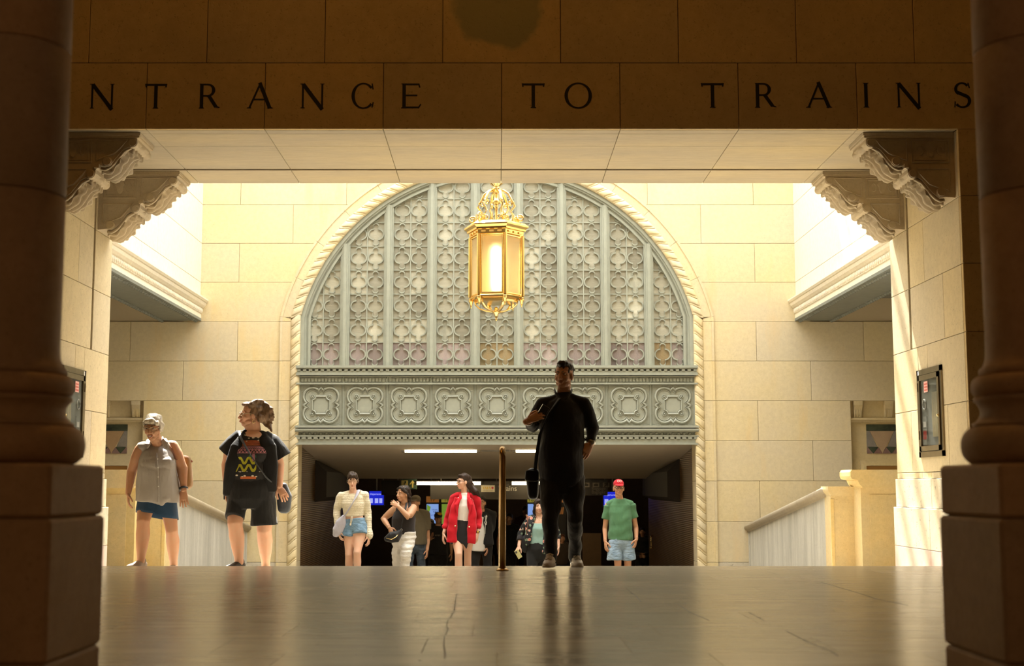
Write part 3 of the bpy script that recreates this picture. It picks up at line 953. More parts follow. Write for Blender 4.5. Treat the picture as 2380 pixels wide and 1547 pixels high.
hexloft([(RBODY-.01, ztp-.005), (RBODY+.012, ztp), (RBODY+.02, ztp+.055), (RBODY+.045, ztp+.06), (RBODY+.05, ztp+.085), (RBODY+.085, lz(532)), (RBODY+.088, lz(529)), (RBODY+.03, lz(522)), (RBODY-.02, lz(520))]).build('cornice', M['brass'], lan)
for q in range(6):
    a = ROT + math.pi/3*(q+.5); e = Vector((-math.sin(a), math.cos(a))); c = Vector((math.cos(a), math.sin(a)))*(RBODY*.866+.02)
    for t in (-.11, 0, .11):
        o = c + e*t
        mbx = MB().box(-.03, .03, -.01, .012, -.012, .012).build('dentil', M['brass'], lan, loc=(o.x, o.y, ztp+.028-Z0)); mbx.rotation_euler = (0, 0, a+math.pi/2)
hexloft([(RBODY-.03, zb-.045), (RBODY+.015, zb-.03), (RBODY+.02, zb-.012), (RBODY+.008, zb), (RBODY-.01, zb+.012)]).build('bottom_ring', M['brass'], lan)
for q in range(6):
    a = ROT + math.pi/3*q
    x, y = RBODY*math.cos(a), RBODY*math.sin(a)
    MB().tube([(x, y, zb-Z0), (x, y, ztp-Z0)], .026, 6).build('post', M['brass'], lan)
    # drop finial below each post
    f = MB().lathe([(.004,-.135),(.012,-.10),(.026,-.045),(.034,-.04),(.036,-.028),(.022,-.022),(.036,-.010),(.036,0)], (0,0,0), 10)
    f.build('drop_finial', M['brass'], lan, True, (x*.97, y*.97, zb-.02-Z0))
def m_lampglass():
    k = NT('amber_frosted_glass')
    k.set(Base_Color=(.84,.72,.45), Roughness=.6, Transmission_Weight=.75, IOR=1.2, Specular_IOR_Level=.3)
    k.set(Emission_Color=(1.0,.82,.48), Emission_Strength=.04)
    return k.m
M['lampglass'] = m_lampglass()
M['brass'] = m_plain('polished_brass', (.90,.70,.34), .25, 1.0)
for q in range(6):
    a, b = ROT + math.pi/3*q, ROT + math.pi/3*(q+1)
    A, B = Vector((math.cos(a), math.sin(a)))*(RBODY-.012), Vector((math.cos(b), math.sin(b)))*(RBODY-.012)
    d = (B-A).normalized(); A2, B2 = A + d*.03, B - d*.03
    nrm = Vector((math.cos((a+b)/2), math.sin((a+b)/2)))
    mb = MB()
    vs = [(p.x, p.y, z-Z0) for z in (zb+.015, ztp-.01) for p in (A2, B2, B2-nrm*.006, A2-nrm*.006)]
    mb.add(vs, [(0,1,2,3),(4,7,6,5),(0,4,5,1),(1,5,6,2),(2,6,7,3),(3,7,4,0)])
    pn = mb.build('glass_panel', M['lampglass'], lan)
    fr = MB()
    for z in (zb+.022, ztp-.022): fr.tube([(A2.x, A2.y, z-Z0), (B2.x, B2.y, z-Z0)], .012, 6)
    for p in (A2, B2): fr.tube([(p.x, p.y, zb+.015-Z0), (p.x, p.y, ztp-.015-Z0)], .011, 6)
    fr.build('panel_frame', M['brass'], lan)
M['bulb'] = m_emit('glowing_lamp_tube', (1.0,.86,.55), 22)
MB().lathe([(.004,zb+.10-Z0),(.06,zb+.14-Z0),(.065,ztp-.16-Z0),(.004,ztp-.12-Z0)], (0,0,0), 16).build('lamp_tube', M['bulb'], lan, True)
# basket under the body
hexloft([(.30, lz(704)), (.30, lz(695))]).build('base_plate', M['brass'], lan)
for q in range(6):
    a = ROT + math.pi/3*q
    pth = [(r*math.cos(a), r*math.sin(a), z-Z0) for r, z in ((.30, lz(698)), (.285, lz(708)), (.23, lz(717)), (.13, lz(723)), (.03, lz(725)))]
    MB().tube(pth, .028, 6, flat=.4).build('basket_strap', M['brass'], lan, True)
MB().lathe([(.003,0),(.012,.006),(.018,.022),(.012,.035),(.030,lz(730)-Z0),(.050,lz(727)-Z0),(.055,lz(724)-Z0),(.03,lz(721)-Z0),(.028,lz(717)-Z0),(.012,lz(713)-Z0)], (0,0,0), 16).build('pendant_finial', M['brass'], lan, True)
# crown: scrolled arms, leaf spikes, central stem and knob
zc = lz(521)
for q in range(6):
    a = ROT + math.pi/3*q
    ca, sa = math.cos(a), math.sin(a)
    arm = [(r*ca, r*sa, z-Z0) for r, z in ((.27, zc), (.25, zc+.10), (.20, zc+.17), (.26, zc+.24), (.215, zc+.33), (.17, zc+.42), (.10, zc+.47), (.045, zc+.46))]
    MB().tube(arm, .023, 6, flat=.7).build('crown_arm', M['brass'], lan, True)
    sc = [( (.335+.052*(1-t/15*.8)*math.cos(2.6-t*.62))*ca, (.335+.052*(1-t/15*.8)*math.cos(2.6-t*.62))*sa, zc+.07+.052*(1-t/15*.8)*math.sin(2.6-t*.62)-Z0) for t in range(15)]
    sc = [(.31*ca, .31*sa, zc-Z0)] + sc
    MB().tube(sc, .013, 6).build('crown_scroll', M['brass'], lan, True)
    sc2 = [( (.20+.045*(1-t/13*.8)*math.cos(t*.62))*ca, (.20+.045*(1-t/13*.8)*math.cos(t*.62))*sa, zc+.285+.045*(1-t/13*.8)*math.sin(t*.62)-Z0) for t in range(13)]
    MB().tube(sc2, .012, 6).build('crown_scroll', M['brass'], lan, True)
    a2 = a + math.pi/6
    for da in (-.32, .32):
        r0 = .31*.9
        cb, sb = math.cos(a2+da), math.sin(a2+da)
        sc3 = [((r0)*cb - sb*(.035*(1-t/12*.75)*math.cos(t*.65))*(1 if da > 0 else -1), r0*sb + cb*(.035*(1-t/12*.75)*math.cos(t*.65))*(1 if da > 0 else -1), zc+.05+.04*(1-t/12*.75)*math.sin(t*.65)-Z0) for t in range(12)]
        MB().tube(sc3, .009, 6).build('crown_scroll', M['brass'], lan, True)
    MB().lathe([(.012,0),(.016,.02),(.004,.12)], (0,0,0), 6).build('leaf_spike', M['brass'], lan, False, (.29*math.cos(a2), .29*math.sin(a2), zc-Z0))
MB().lathe([(.03,zc-.02-Z0),(.03,zc+.03-Z0),(.02,zc+.06-Z0),(.018,zc+.22-Z0),(.034,zc+.24-Z0),(.02,zc+.26-Z0),(.05,zc+.29-Z0),(.062,zc+.32-Z0),(.03,zc+.34-Z0),(.028,zc+.44-Z0),(.06,zc+.47-Z0),(.07,zc+.49-Z0),(.04,zc+.51-Z0),(.045,zc+.53-Z0),(.085,zc+.56-Z0),(.09,zc+.58-Z0),(.05,zc+.61-Z0),(.03,zc+.63-Z0),(.022,zc+.7-Z0)], (0,0,0), 18).build('stem', M['brass'], lan, True)
MB().tube([(0,0,zc+.68-Z0), (0,0,ZTOP+.05-Z0)], .014, 8).build('hanging_rod', M['brass'], lan)
lpd = bpy.data.lights.new('lantern_light', 'POINT'); lpd.energy = 60; lpd.color = (1,.75,.4); lpd.shadow_soft_size = .05
lp = bpy.data.objects.new('lantern_light', lpd); COL.objects.link(lp); lp.parent = lan; lp.location = (0, 0, (zb+ztp)/2-Z0-.30)

# ================================================================== carved console brackets in the portal
prof = [(0,0),(.845,0),(.845,-.045),(.83,-.055),(.835,-.085),(.82,-.12),(.785,-.14),(.745,-.137),(.70,-.16),(.65,-.225),(.605,-.285),(.555,-.325),(.50,-.318),(.465,-.312),(.465,-.345),(.445,-.355),(.445,-.39),(.425,-.425),(.39,-.445),(.35,-.437),(.31,-.46),(.26,-.525),(.215,-.585),(.16,-.628),(.10,-.62),(.0,-.63)]
def console(side, y0, y1, label):
    X = XR if side > 0 else XL
    o = empty('console_bracket', (X, y0, ZS-.004))
    tag(o, label, 'bracket')
    th = y1-y0
    P = lambda u, z: (-side*u, z)
    MB().prism([P(u, z) for u, z in prof], 0.012, th-.012).build('body', M['carved'], o)
    MB().box(*sorted((0, -side*.865)), -.012, th+.012, -.03, 0).build('abacus', M['carved'], o)
    MB().box(*sorted((0, -side*.855)), -.004, th+.004, -.05, -.03).build('abacus', M['carved'], o)
    MB().box(*sorted((-side*.435, -side*.482)), -.008, th+.008, -.345, -.305).build('middle_abacus', M['carved'], o)
    for u, z, r in ((.795,-.098,.043),(.555,-.28,.046),(.40,-.40,.043),(.135,-.578,.047)):
        pr = [(r*.2,-.006),(r*.8,-.006),(r*.85,0),(r,.002),(r,.03),(r*.72,.10),(r*.6,th*.25),(r*.95,th*.40),(r*1.08,th*.5),(r*.95,th*.6),(r*.6,th*.75),(r*.72,th-.10),(r,th-.03),(r,th-.002),(r*.85,th),(r*.8,th+.006),(r*.2,th+.006)]
        mb = MB(); mb.lathe(pr, (0,0,0), 28)
        mb.v = [(-side*u + a, c, z + b) for a, b, c in mb.v]
        mb.build('scroll', M['carved'], o)
    # acanthus leaves on the two soffits
    for off_u, off_z in ((0, 0), (-.39, -.305)):
        path = [(.77,-.135),(.735,-.150),(.70,-.172),(.67,-.208),(.64,-.248),(.605,-.292),(.57,-.325),(.53,-.345),(.49,-.335)]
        mb = MB(); nu = 33; vs = []
        path = [tuple(Vector(path[i]).lerp(Vector(path[i+1]), f)) for i in range(len(path)-1) for f in (0, .33, .67)] + [path[-1]]
        m = len(path)
        for j, (u, z) in enumerate(path):
            t = j/(m-1)
            j0, j1 = max(0, j-1), min(m-1, j+1)
            d = Vector((path[j1][0]-path[j0][0], path[j1][1]-path[j0][1])).normalized()
            nrm = Vector((d.y, -d.x)); nrm = nrm if nrm.y < 0 else -nrm
            wid = th*.40*(.80+.25*math.sin(math.pi*t))*(1+.05*math.sin(t*26))
            for i in range(nu):
                s = -1 + 2*i/(nu-1)
                hgt = .020 + .026*(1-s*s) + .024*math.cos(s*12.5 + 1.6*math.sin(t*5)) + .014*math.sin(t*26+abs(s)*7)*abs(s)
                q = Vector((u+off_u, z+off_z)) + nrm*hgt
                vs.append((-side*q.x, th/2 + s*wid, q.y))
        fs = [(j*nu+i, j*nu+i+1, (j+1)*nu+i+1, (j+1)*nu+i) for j in range(m-1) for i in range(nu-1)]
        n0 = len(vs)
        vs += [(x*1.0, y, z+.05) for x, y, z in vs]
        fs += [tuple(k+n0 for k in f[::-1]) for f in fs]
        rim = list(range(nu)) + [j*nu+nu-1 for j in range(1, m)] + [(m-1)*nu+i for i in range(nu-2, -1, -1)] + [j*nu for j in range(m-2, 0, -1)]
        fs += [(a, b, b+n0, a+n0) for a, b in zip(rim, rim[1:]+rim[:1])]
        mb.add(vs, fs).build('acanthus_leaf', M['carved'], o, True)
        # rolled edges of the soffit
        for yy in (.035, th-.035):
            MB().tube([(-side*(u+off_u), yy, z+off_z-.006) for u, z in path], .017, 6).build('edge_roll', M['carved'], o, True)
    # panels on the two cheeks
    for yy, dy in ((0.012, -1), (th-.012, 1)):
        def rim(poly, r=.008):
            MB().tube([(-side*u, yy+dy*.002, z) for u, z in poly], r, 5, closed=True, up=(0,1,0)).build('panel_moulding', M['carved'], o)
        rim([(.05,-.07),(.40,-.07),(.40,-.285),(.05,-.285)]); rim([(.08,-.095),(.375,-.095),(.375,-.262),(.08,-.262)], .006)
        rim([(.45,-.07),(.74,-.07),(.70,-.12),(.62,-.20),(.56,-.225),(.49,-.25),(.45,-.27)])
        rim([(.05,-.35),(.36,-.35),(.33,-.40),(.24,-.50),(.16,-.53),(.08,-.55),(.05,-.58)])
        sh = [(.225+.055*math.cos(t)*(1 if math.sin(t) > 0 else .6), -.165+.07*math.sin(t)) for t in np.linspace(0, 2*math.pi, 18)[:-1]]
        MB().prism([(-side*u, z) for u, z in sh], yy+dy*.012, yy-dy*.01).build('shield', M['carved'], o)
        rim(sh, .006)
        for sgn in (-1, 1):
            MB().tube([(-side*(.225+sgn*(.095+.03*math.cos(t))), yy+dy*.003, -.17+.045*math.sin(t)) for t in np.linspace(0, 5, 10)], .006, 5, up=(0,1,0)).build('side_scroll', M['carved'], o)
console(-1, 12.44, 12.94, 'carved stone console bracket under the lintel, left of the lettering, shaded cheek to the hall')
console(1, 12.44, 12.94, 'carved stone console bracket under the lintel, right of the lettering, shaded cheek to the hall')
console(-1, 14.03, 14.52, 'carved stone console bracket on the rear rib of the portal, left jamb side')
console(1, 14.03, 14.52, 'carved stone console bracket on the rear rib of the portal, right jamb side')

# ================================================================== columns of the hall
def column(cx, cy, label):
    o = empty('column', (cx, cy, 0)); tag(o, label, 'column', None)
    h = .31
    for z0, z1, e in ((0.0, .122, .004), (.125, .610, .006), (.613, .800, 0)):
        block('plinth_block', -h-e, h+e, -h-e, h+e, z0, z1, M['column'], o, .012)
    MB().box(-h+.02, h-.02, -h+.02, h-.02, .004, .79).build('plinth_core', M['joint_dark'], o)
    Z = lambda y: zat(y, cy)
    def lth(pr, name):
        MB().lathe(pr, (0,0,0), 48).build(name, M['column'], o, True)
    z0 = .80; z1 = Z(990)
    tor = [(.12, z0)] + [(.262 + .053*math.cos(a), (z0+z1)/2 + (z1-z0)/2*math.sin(a)) for a in np.linspace(-math.pi/2, math.pi/2, 14)] + [(.12, z1)]
    lth(tor, 'lower_torus')
    zs1, zs2 = Z(982), Z(928)
    lth([(.12, z1)] + [(.272, z1), (.272, zs1)] + [(.240+.026*(abs(2*t-1))**2.2, zs1 + (zs2-zs1)*t) for t in np.linspace(0, 1, 12)] + [(.262, zs2), (.262, Z(922)), (.12, Z(922))], 'scotia')
    za, zb_ = Z(922), Z(872)
    lth([(.12, za)] + [(.238 + .032*math.cos(a), (za+zb_)/2 + (zb_-za)/2*math.sin(a)) for a in np.linspace(-math.pi/2, math.pi/2, 12)] + [(.12, zb_)], 'upper_torus')
    js = [zb_] + [Z(457) + (Z(118)-Z(457))*k for k in range(0, 6)]
    for i, (a, b) in enumerate(zip(js[:-1], js[1:])):
        r = .213
        pr = [(.1, a+.002), (r-.004, a+.002), (r, a+.007), (r, b-.007), (r-.004, b-.002), (.1, b-.002)]
        if i == 0: pr = [(.1, a), (.240, a), (.240, a+.025), (.226, a+.035), (.216, a+.065), (r, a+.10), (r, b-.007), (r-.004, b-.002), (.1, b-.002)]
        lth(pr, 'drum')
    t = js[-1]
    lth([(.1,t),(.213,t),(.23,t+.03),(.22,t+.06),(.215,t+.16),(.30,t+.26),(.32,t+.30),(.1,t+.30)], 'capital')
    block('abacus', -.34, .34, -.34, .34, t+.30, t+.40, M['column'], o, .01)
    return o, t+.40
c1, ctop = column(-1.832, 4.89, 'stone column on a square plinth standing left of the lettered opening, dark hall side')
c2, ctop = column(2.026, 4.89, 'stone column on a square plinth standing right of the lettered opening, dark hall side')
MB().box(-9.5, 9.5, 4.6, 5.18, ctop, ctop+.5).build('ceiling_beam', M['lime_hall'], kind='structure')

# ================================================================== brass handrail down the middle of the ramp
hr = empty('handrail', (.048, 11.66, 0))
tag(hr, 'brass tube handrail on posts running down the middle of the ramp', 'handrail')
rr = .028
top = 1.045
MB().tube([(0,0,0), (0,0,top-.07), (0,.012,top-.035), (0,.04,top-.01), (0,.08,top)], rr, 14).build('front_post', M['brass_dark'], hr, True)
MB().tube([(0,.08,top), (0,.66,top), (0,19.0-11.66,top+ramp_z(19.0)), (0,31-11.66,top+ramp_z(31)+.0)], rr*.92, 12).build('top_rail', M['brass_dark'], hr, True)
MB().lathe([(.055,0),(.055,.008),(.035,.02)], (0,0,0), 16).build('floor_flange', M['brass_dark'], hr, True)
for y in (13.6, 15.6, 17.6, 19.6, 21.6, 23.6, 25.6, 27.6):
    z = ramp_z(y)
    MB().tube([(0, y-11.66, z-.02), (0, y-11.66, z+top-.0)], rr*.9, 10).build('post', M['brass'], hr, True)
MB().tube([(0,.0,.50), (0,.66,.50), (0,31-11.66,.50+ramp_z(31))], rr*.7, 10).build('lower_rail', M['brass'], hr, True)

# ================================================================== fire hose cabinets in the jambs
M['fitting0'] = m_plain('grey_valve', (.30,.30,.29), .4, .6)
M['hose'] = m_plain('canvas_hose', (.62,.58,.42), .9, var=.1, bump=.4, bscale=40)
M['cab_in'] = m_plain('cabinet_grey', (.16,.17,.16), .6)
M['red_paint'] = m_plain('red_paint', (.42,.02,.02), .4)
M['pink_paper'] = m_plain('pink_sticker', (.75,.42,.38), .8)
M['red_ink'] = m_plain('red_ink', (.55,.12,.10), .8)
M['white_paper'] = m_plain('white_label', (.75,.75,.72), .8)
M['black_rubber'] = m_plain('black_rubber', (.02,.02,.02), .5)
def m_pane():
    k = NT('cabinet_glass')
    k.set(Base_Color=(.9,.95,.93), Roughness=.02, Transmission_Weight=1.0, IOR=1.45, Alpha=.35)
    return k.m
M['pane'] = m_pane()
def cabinet(side, label):
    X = XR if side > 0 else XL
    A = ptx(2133, 862, XR); Bp = ptx(2190, 848, XR); C = ptx(2141, 1063, XR)
    y1, y0 = A.y, Bp.y; zt, zb2 = A.z, C.z
    o = empty('fire_hose_cabinet', (X, (y0+y1)/2, zb2)); tag(o, label, 'cabinet')
    W, Hh = (y1-y0)/2, zt-zb2
    b = lambda x0, x1, ya, yb, za, zz: MB().box(*sorted((-side*x0, -side*x1)), ya, yb, za, zz)
    # outer frame and door frame
    for nm, e, w_, d in (('frame', 0, .055, .016), ('door_frame', .062, .05, .028)):
        mb = MB()
        for ya, yb, za, zz in ((-W+e, -W+e+w_, e, Hh-e), (W-e-w_, W-e, e, Hh-e), (-W+e, W-e, e, e+w_), (-W+e, W-e, Hh-e-w_, Hh-e)):
            mb.box(*sorted((0, -side*d)), ya, yb, za, zz)
        mb.build(nm, M['bronze'], o)
    b(.002, .004, -W+.05, W-.05, .05, Hh-.05).build('back_panel', M['cab_in'], o)
    b(.016, .019, -W+.10, W-.10, .10, Hh-.10).build('glass_pane', M['pane'], o)
    for i in range(7):
        yy = -W+.13 + .028*i
        MB().tube([(-side*.010, yy, Hh*.22), (-side*.012, yy+.012, Hh*.45), (-side*.010, yy-.004, Hh*.72)], .013, 6, flat=.5).build('hose_fold', M['hose'], o, True)
    ex = b(.004, .014, W-.27, W-.15, .12, Hh*.46).build('extinguisher', M['cab_in'], o)
    b(.014, .0155, W-.26, W-.16, Hh*.20, Hh*.30).build('red_label', M['red_paint'], ex)
    b(.014, .0155, W-.25, W-.17, Hh*.34, Hh*.40).build('white_label', M['white_paper'], ex)
    MB().tube([(-side*.010, W-.21 + .05*math.cos(t), Hh*.60 + .05*math.sin(t)) for t in np.linspace(0, 6.28, 17)[:-1]], .008, 6, closed=True, up=(1,0,0)).build('valve_wheel', M['fitting0'], o)
    b(.0195, .0205, W-.36, W-.24, Hh-.24, Hh-.13).build('notice', M['pink_paper'], o)
    for q in range(3):
        b(.0206, .021, W-.35, W-.25, Hh-.165-.03*q, Hh-.15-.03*q).build('notice_line', M['red_ink'], o)
    b(.0165, .0175, W-.08, W-.045, Hh-.05, Hh-.01).build('inspection_tag', M['white_paper'], o)
    MB().ball((-side*.035, -W+.09, Hh*.45), (.014,.014,.014), 8, 6).build('lock_knob', M['brass'], o, True)
    for q in (.2, .75):
        b(.01, .034, W-.075, W-.055, Hh*q, Hh*q+.09).build('hinge', M['bronze'], o)
    return o
cabinet(1, 'bronze framed glass fire hose cabinet on the sunlit right jamb of the portal')
cabinet(-1, 'bronze framed glass fire hose cabinet on the left jamb behind the column base')

# ================================================================== linear lamps, signs and screens in the passage
M['tube_lit'] = m_emit('warm_lamp_tube', (1.0,.76,.40), 24)
M['fitting'] = m_plain('grey_fitting', (.25,.23,.20), .5)
def lamp_row(Y, xs, y, label, gear):
    for k, (xa, xb) in enumerate(xs):
        a, b = pt(xa, y, Y), pt(xb, y, Y)
        o = empty('linear_lamp', ((a.x+b.x)/2, Y, a.z)); tag(o, label[k], 'lamp', 'warm tube lamps under the passage ceiling')
        L = (b.x-a.x)/2
        MB().tube([(-L,0,0), (L,0,0)], .038, 10).build('lamp_tube', M['tube_lit'], o, True)
        MB().box(-L-.03, L+.03, -.03, .04, .03, .05).build('housing', M['fitting'], o)
        for sgn in (-1, 1):
            MB().tube([(sgn*L,0,0), (sgn*(L+.06),0,0)], .042, 10).build('end_cap', M['fitting'], o)
            zc_ = (ZC0 + (ZC1-ZC0)*(Y-YW-.3)/(29.3-YW-.3)) if Y < 29.3 else .98
            MB().tube([(sgn*L*.55,.01,.05), (sgn*L*.55,.01,zc_-a.z-.02)], .006, 6).build('suspension_rod', M['fitting'], o)
    for xa, xb in gear:
        a, b = pt(xa, y, Y), pt(xb, y, Y)
        o = MB().box(-(b.x-a.x)/2, (b.x-a.x)/2, -.03, .03, -.03, .03)
        o = o.build('lamp_gear_box', M['fitting'], None, loc=((a.x+b.x)/2, Y, a.z+.01))
        MB().tube([(0,0,.02), (0,0,(ZC0 if Y < 26 else .98)-a.z-.02)], .01, 6).build('suspension_rod', M['fitting'], o)
        tag(o, 'slim grey control box hanging between the tube lamps ' + ('of the front row' if Y < 26 else 'of the far row'), 'lamp gear')
lamp_row(24.3, [(941,1108),(1199,1366)], 1046, ['lit warm tube lamp just under the metal beam, left of the brass rail', 'lit warm tube lamp just under the metal beam, behind the man in black'], [(1118,1189)])
lamp_row(30.0, [(969,1117),(1190,1338)], 1122, ['lit warm tube lamp of the far row, above the woman in red', 'lit warm tube lamp of the far row, beside the hanging trains sign'], [(1124,1184)])

def text_mesh(body, size, mat, parent, loc, align='LEFT', name='lettering', bold=0.0):
    cu = bpy.data.curves.new(name, 'FONT'); cu.body = body; cu.size = size; cu.align_x = align; cu.offset = bold
    ob = bpy.data.objects.new(name, cu); COL.objects.link(ob)
    dg = bpy.context.evaluated_depsgraph_get()
    me = bpy.data.meshes.new_from_object(ob.evaluated_get(dg))
    bpy.data.objects.remove(ob); bpy.data.curves.remove(cu)
    me.materials.clear()
    return link(name, me, mat, parent, loc, (math.pi/2, 0, 0))
M['sign_dark'] = m_plain('dark_sign_board', (.030,.024,.018), .5)
M['sign_text'] = m_plain('pale_sign_text', (.55,.52,.45), .7)
M['sign_text_dim'] = m_plain('dull_sign_text', (.20,.17,.13), .7)
M['sign_yellow'] = m_plain('yellow_sign_text', (.60,.50,.16), .7)
M['sign_green'] = m_plain('dark_green_sign', (.015,.040,.025), .5)
M['sign_cream'] = m_plain('cream_sign', (.62,.57,.45), .7)
M['via_gold'] = m_plain('gold_logo', (.62,.40,.06), .6)
M['maple_red'] = m_plain('red_logo', (.5,.02,.03), .6)
M['scr_blue'] = m_emit('blue_departure_screen', (.01,.02,.55), 1.0)
M['scr_white'] = m_emit('screen_text', (.55,.6,1.0), .9)
M['scr_sky'] = m_emit('pale_blue_screen', (.22,.36,.75), .9)
M['scr_green'] = m_emit('green_screen', (.20,.33,.04), .7)
M['scr_ink'] = m_plain('screen_dark_text', (.02,.03,.06), .6)
M['orange_tab'] = m_emit('orange_gate_tab', (.45,.16,.03), .35)
M['yellow_tab'] = m_emit('yellow_gate_tab', (.45,.38,.05), .4)
def panel_at(name, xa, ya, xb, yb, Y, mat, label=None, cat=None, th=.05, parent=None):
    a, b = pt(xa, yb, Y), pt(xb, ya, Y)
    w, hh = (b.x-a.x)/2, (b.z-a.z)/2
    c = Vector(((a.x+b.x)/2, Y, (a.z+b.z)/2))
    if parent is not None: c = c - Vector(parent.location)
    o = MB().box(-w, w, 0, th, -hh, hh).build(name, mat, parent, loc=c)
    if label: tag(o, label, cat)
    return o, w, hh
def hang(o, w, hh, ztop=.98):
    for sgn in (-1, 1):
        MB().tube([(sgn*w*.8, .03, hh), (sgn*w*.8, .03, ztop-o.location.z)], .008, 6).build('hanger', M['fitting'], o)
def arrow(o, cx, cz, s, mat, ang=0.0):
    pts = [(0,.5),(.38,.08),(.38,-.12),(.09,.17),(.09,-.5),(-.09,-.5),(-.09,.17),(-.38,-.12),(-.38,.08)]
    ca, sa = math.cos(ang), math.sin(ang)
    MB().prism([(cx+s*(x*ca-z*sa), cz+s*(x*sa+z*ca)) for x, z in pts], -.004, .002).build('arrow', mat, o)
YS = 30.6
o, w, hh = panel_at('trains_sign', 1000, 1124, 1246, 1160, YS, M['sign_dark'], 'long dark hanging sign reading Trains in the passage', 'sign'); hang(o, w, hh)
sx = lambda x, o_=o: pt(x, 1130, YS).x - o_.location.x
sz = lambda y, o_=o: pt(1155, y, YS).z - o_.location.z
text_mesh('Trains', .165, M['sign_text'], o, (sx(1159), -.003, sz(1140)))
lg, lw, lh = panel_at('logo_plate', 1118, 1127, 1150, 1143, YS-.004, M['sign_cream'], None, None, .01, o)
for q, xx in enumerate((-.10, -.055, -.01, .035)):
    MB().prism([(xx-.015, .045), (xx+.008, .045), (xx+.032 if q % 2 else xx+.020, -.015), (xx+.010 if q % 2 else xx-.002, -.015)], -.004, 0).build('logo_stroke', M['via_gold'], lg)
mp = [(0,.035),(.012,.012),(.032,.018),(.022,-.006),(.034,-.012),(.006,-.020),(.004,-.036),(-.004,-.036),(-.006,-.020),(-.034,-.012),(-.022,-.006),(-.032,.018),(-.012,.012)]
MB().prism([(.105+x, .018+z) for x, z in mp], -.004, 0).build('maple_leaf', M['maple_red'], lg)
text_mesh('VIA Rail Canada', .034, M['sign_text_dim'], lg, (0, -.003, -.055), 'CENTER')
o, w, hh = panel_at('exit_sign', 931, 1113, 969, 1136, 30.2, M['sign_green'], 'small dark green hanging exit sign with running figure and up arrow', 'sign'); hang(o, w, hh)
arrow(o, w*.48, 0, hh*1.5, M['sign_yellow'])
MB().box(-w*.9, -w*.1, -.004, 0, -hh*.75, hh*.75).build('pictogram_plate', M['sign_yellow'], o)
rm = MB(); rm.ball((-w*.42, -.006, hh*.42), (.022,.004,.022), 8, 5)
for a, b, r in (((-w*.45, hh*.28), (-w*.55, -hh*.08), .016), ((-w*.55, -hh*.08), (-w*.30, -hh*.25), .012), ((-w*.30, -hh*.25), (-w*.34, -hh*.6), .011), ((-w*.55, -hh*.08), (-w*.72, -hh*.45), .012), ((-w*.72, -hh*.45), (-w*.86, -hh*.45), .010), ((-w*.45, hh*.22), (-w*.26, hh*.02), .010), ((-w*.45, hh*.22), (-w*.68, hh*.18), .010)):
    rm.tube([(a[0], -.006, a[1]), (b[0], -.006, b[1])], r, 6, flat=.4)
rm.build('running_figure', M['sign_green'], o)
o, w, hh = panel_at('baggage_sign', 1350, 1114, 1412, 1151, 30.3, M['sign_dark'], 'dark hanging baggage sign with pictograms and arrows beside the man in black', 'sign'); hang(o, w, hh)
arrow(o, -w*.80+.02, hh*.28, hh*.95, M['sign_yellow'])
for k, xx in enumerate((-.18, .04, .27)):
    ic = MB().box(xx-.075, xx+.075, -.004, 0, hh*.05, hh*.62).build('pictogram_plate', M['sign_text_dim'], o)
    if k == 2: arrow(ic, xx, hh*.33, .13, M['sign_dark'], -math.pi/4)
    else:
        MB().box(xx-.045, xx+.045, -.007, 0, hh*.18, hh*.42).build('case', M['sign_dark'], ic)
        MB().tube([(xx-.018, -.005, hh*.42), (xx-.018, -.005, hh*.50), (xx+.018, -.005, hh*.50), (xx+.018, -.005, hh*.42)], .005, 5, up=(0,1,0)).build('case_handle', M['sign_dark'], ic)
text_mesh('Baggage', .10, M['sign_text_dim'], o, (-.06, -.003, -hh*.30))
text_mesh('Bagages', .10, M['sign_text_dim'], o, (-.06, -.003, -hh*.75))
o, w, hh = panel_at('blank_board', 886, 1116, 929, 1150, 30.5, M['near_black'], 'blank black hanging board left of the exit sign', 'board'); hang(o, w, hh)
# departure screens
def screen(x0, y0, x1, y1, Y, label, head):
    o, w, hh = panel_at('departure_screen', x0-2, y0-2, x1+2, y1+2, Y, M['black_rubber'], label, 'screen', .08)
    s_ = MB().box(-w+.02, w-.02, -.004, .0, -hh+.02, hh-.02).build('display', M['scr_blue'], o)
    text_mesh(head, .06, M['scr_white'], s_, (-w+.04, -.006, hh-.11))
    for r in range(9):
        z = hh - .20 - r*(2*hh-.26)/9
        for c0, c1_ in ((-.82, -.45), (-.2, .22), (.35, .72)):
            MB().box(w*c0, w*c1_, -.006, -.003, z-.006, z+.004).build('text_line', M['scr_white'], s_)
    return o
o = screen(858, 1141, 892, 1173, 33.0, 'blue lit departures screen left of the woman in the black tank top', 'Departures')
MB().tube([(0,.05,.15), (0,.05,.98-o.location.z)], .02, 6).build('mount', M['fitting'], o)
o = screen(1403, 1143, 1446, 1176, 33.0, 'blue lit departures screen behind the man in the green shirt', 'Departures')
MB().tube([(0,.05,.15), (0,.05,.98-o.location.z)], .02, 6).build('mount', M['fitting'], o)
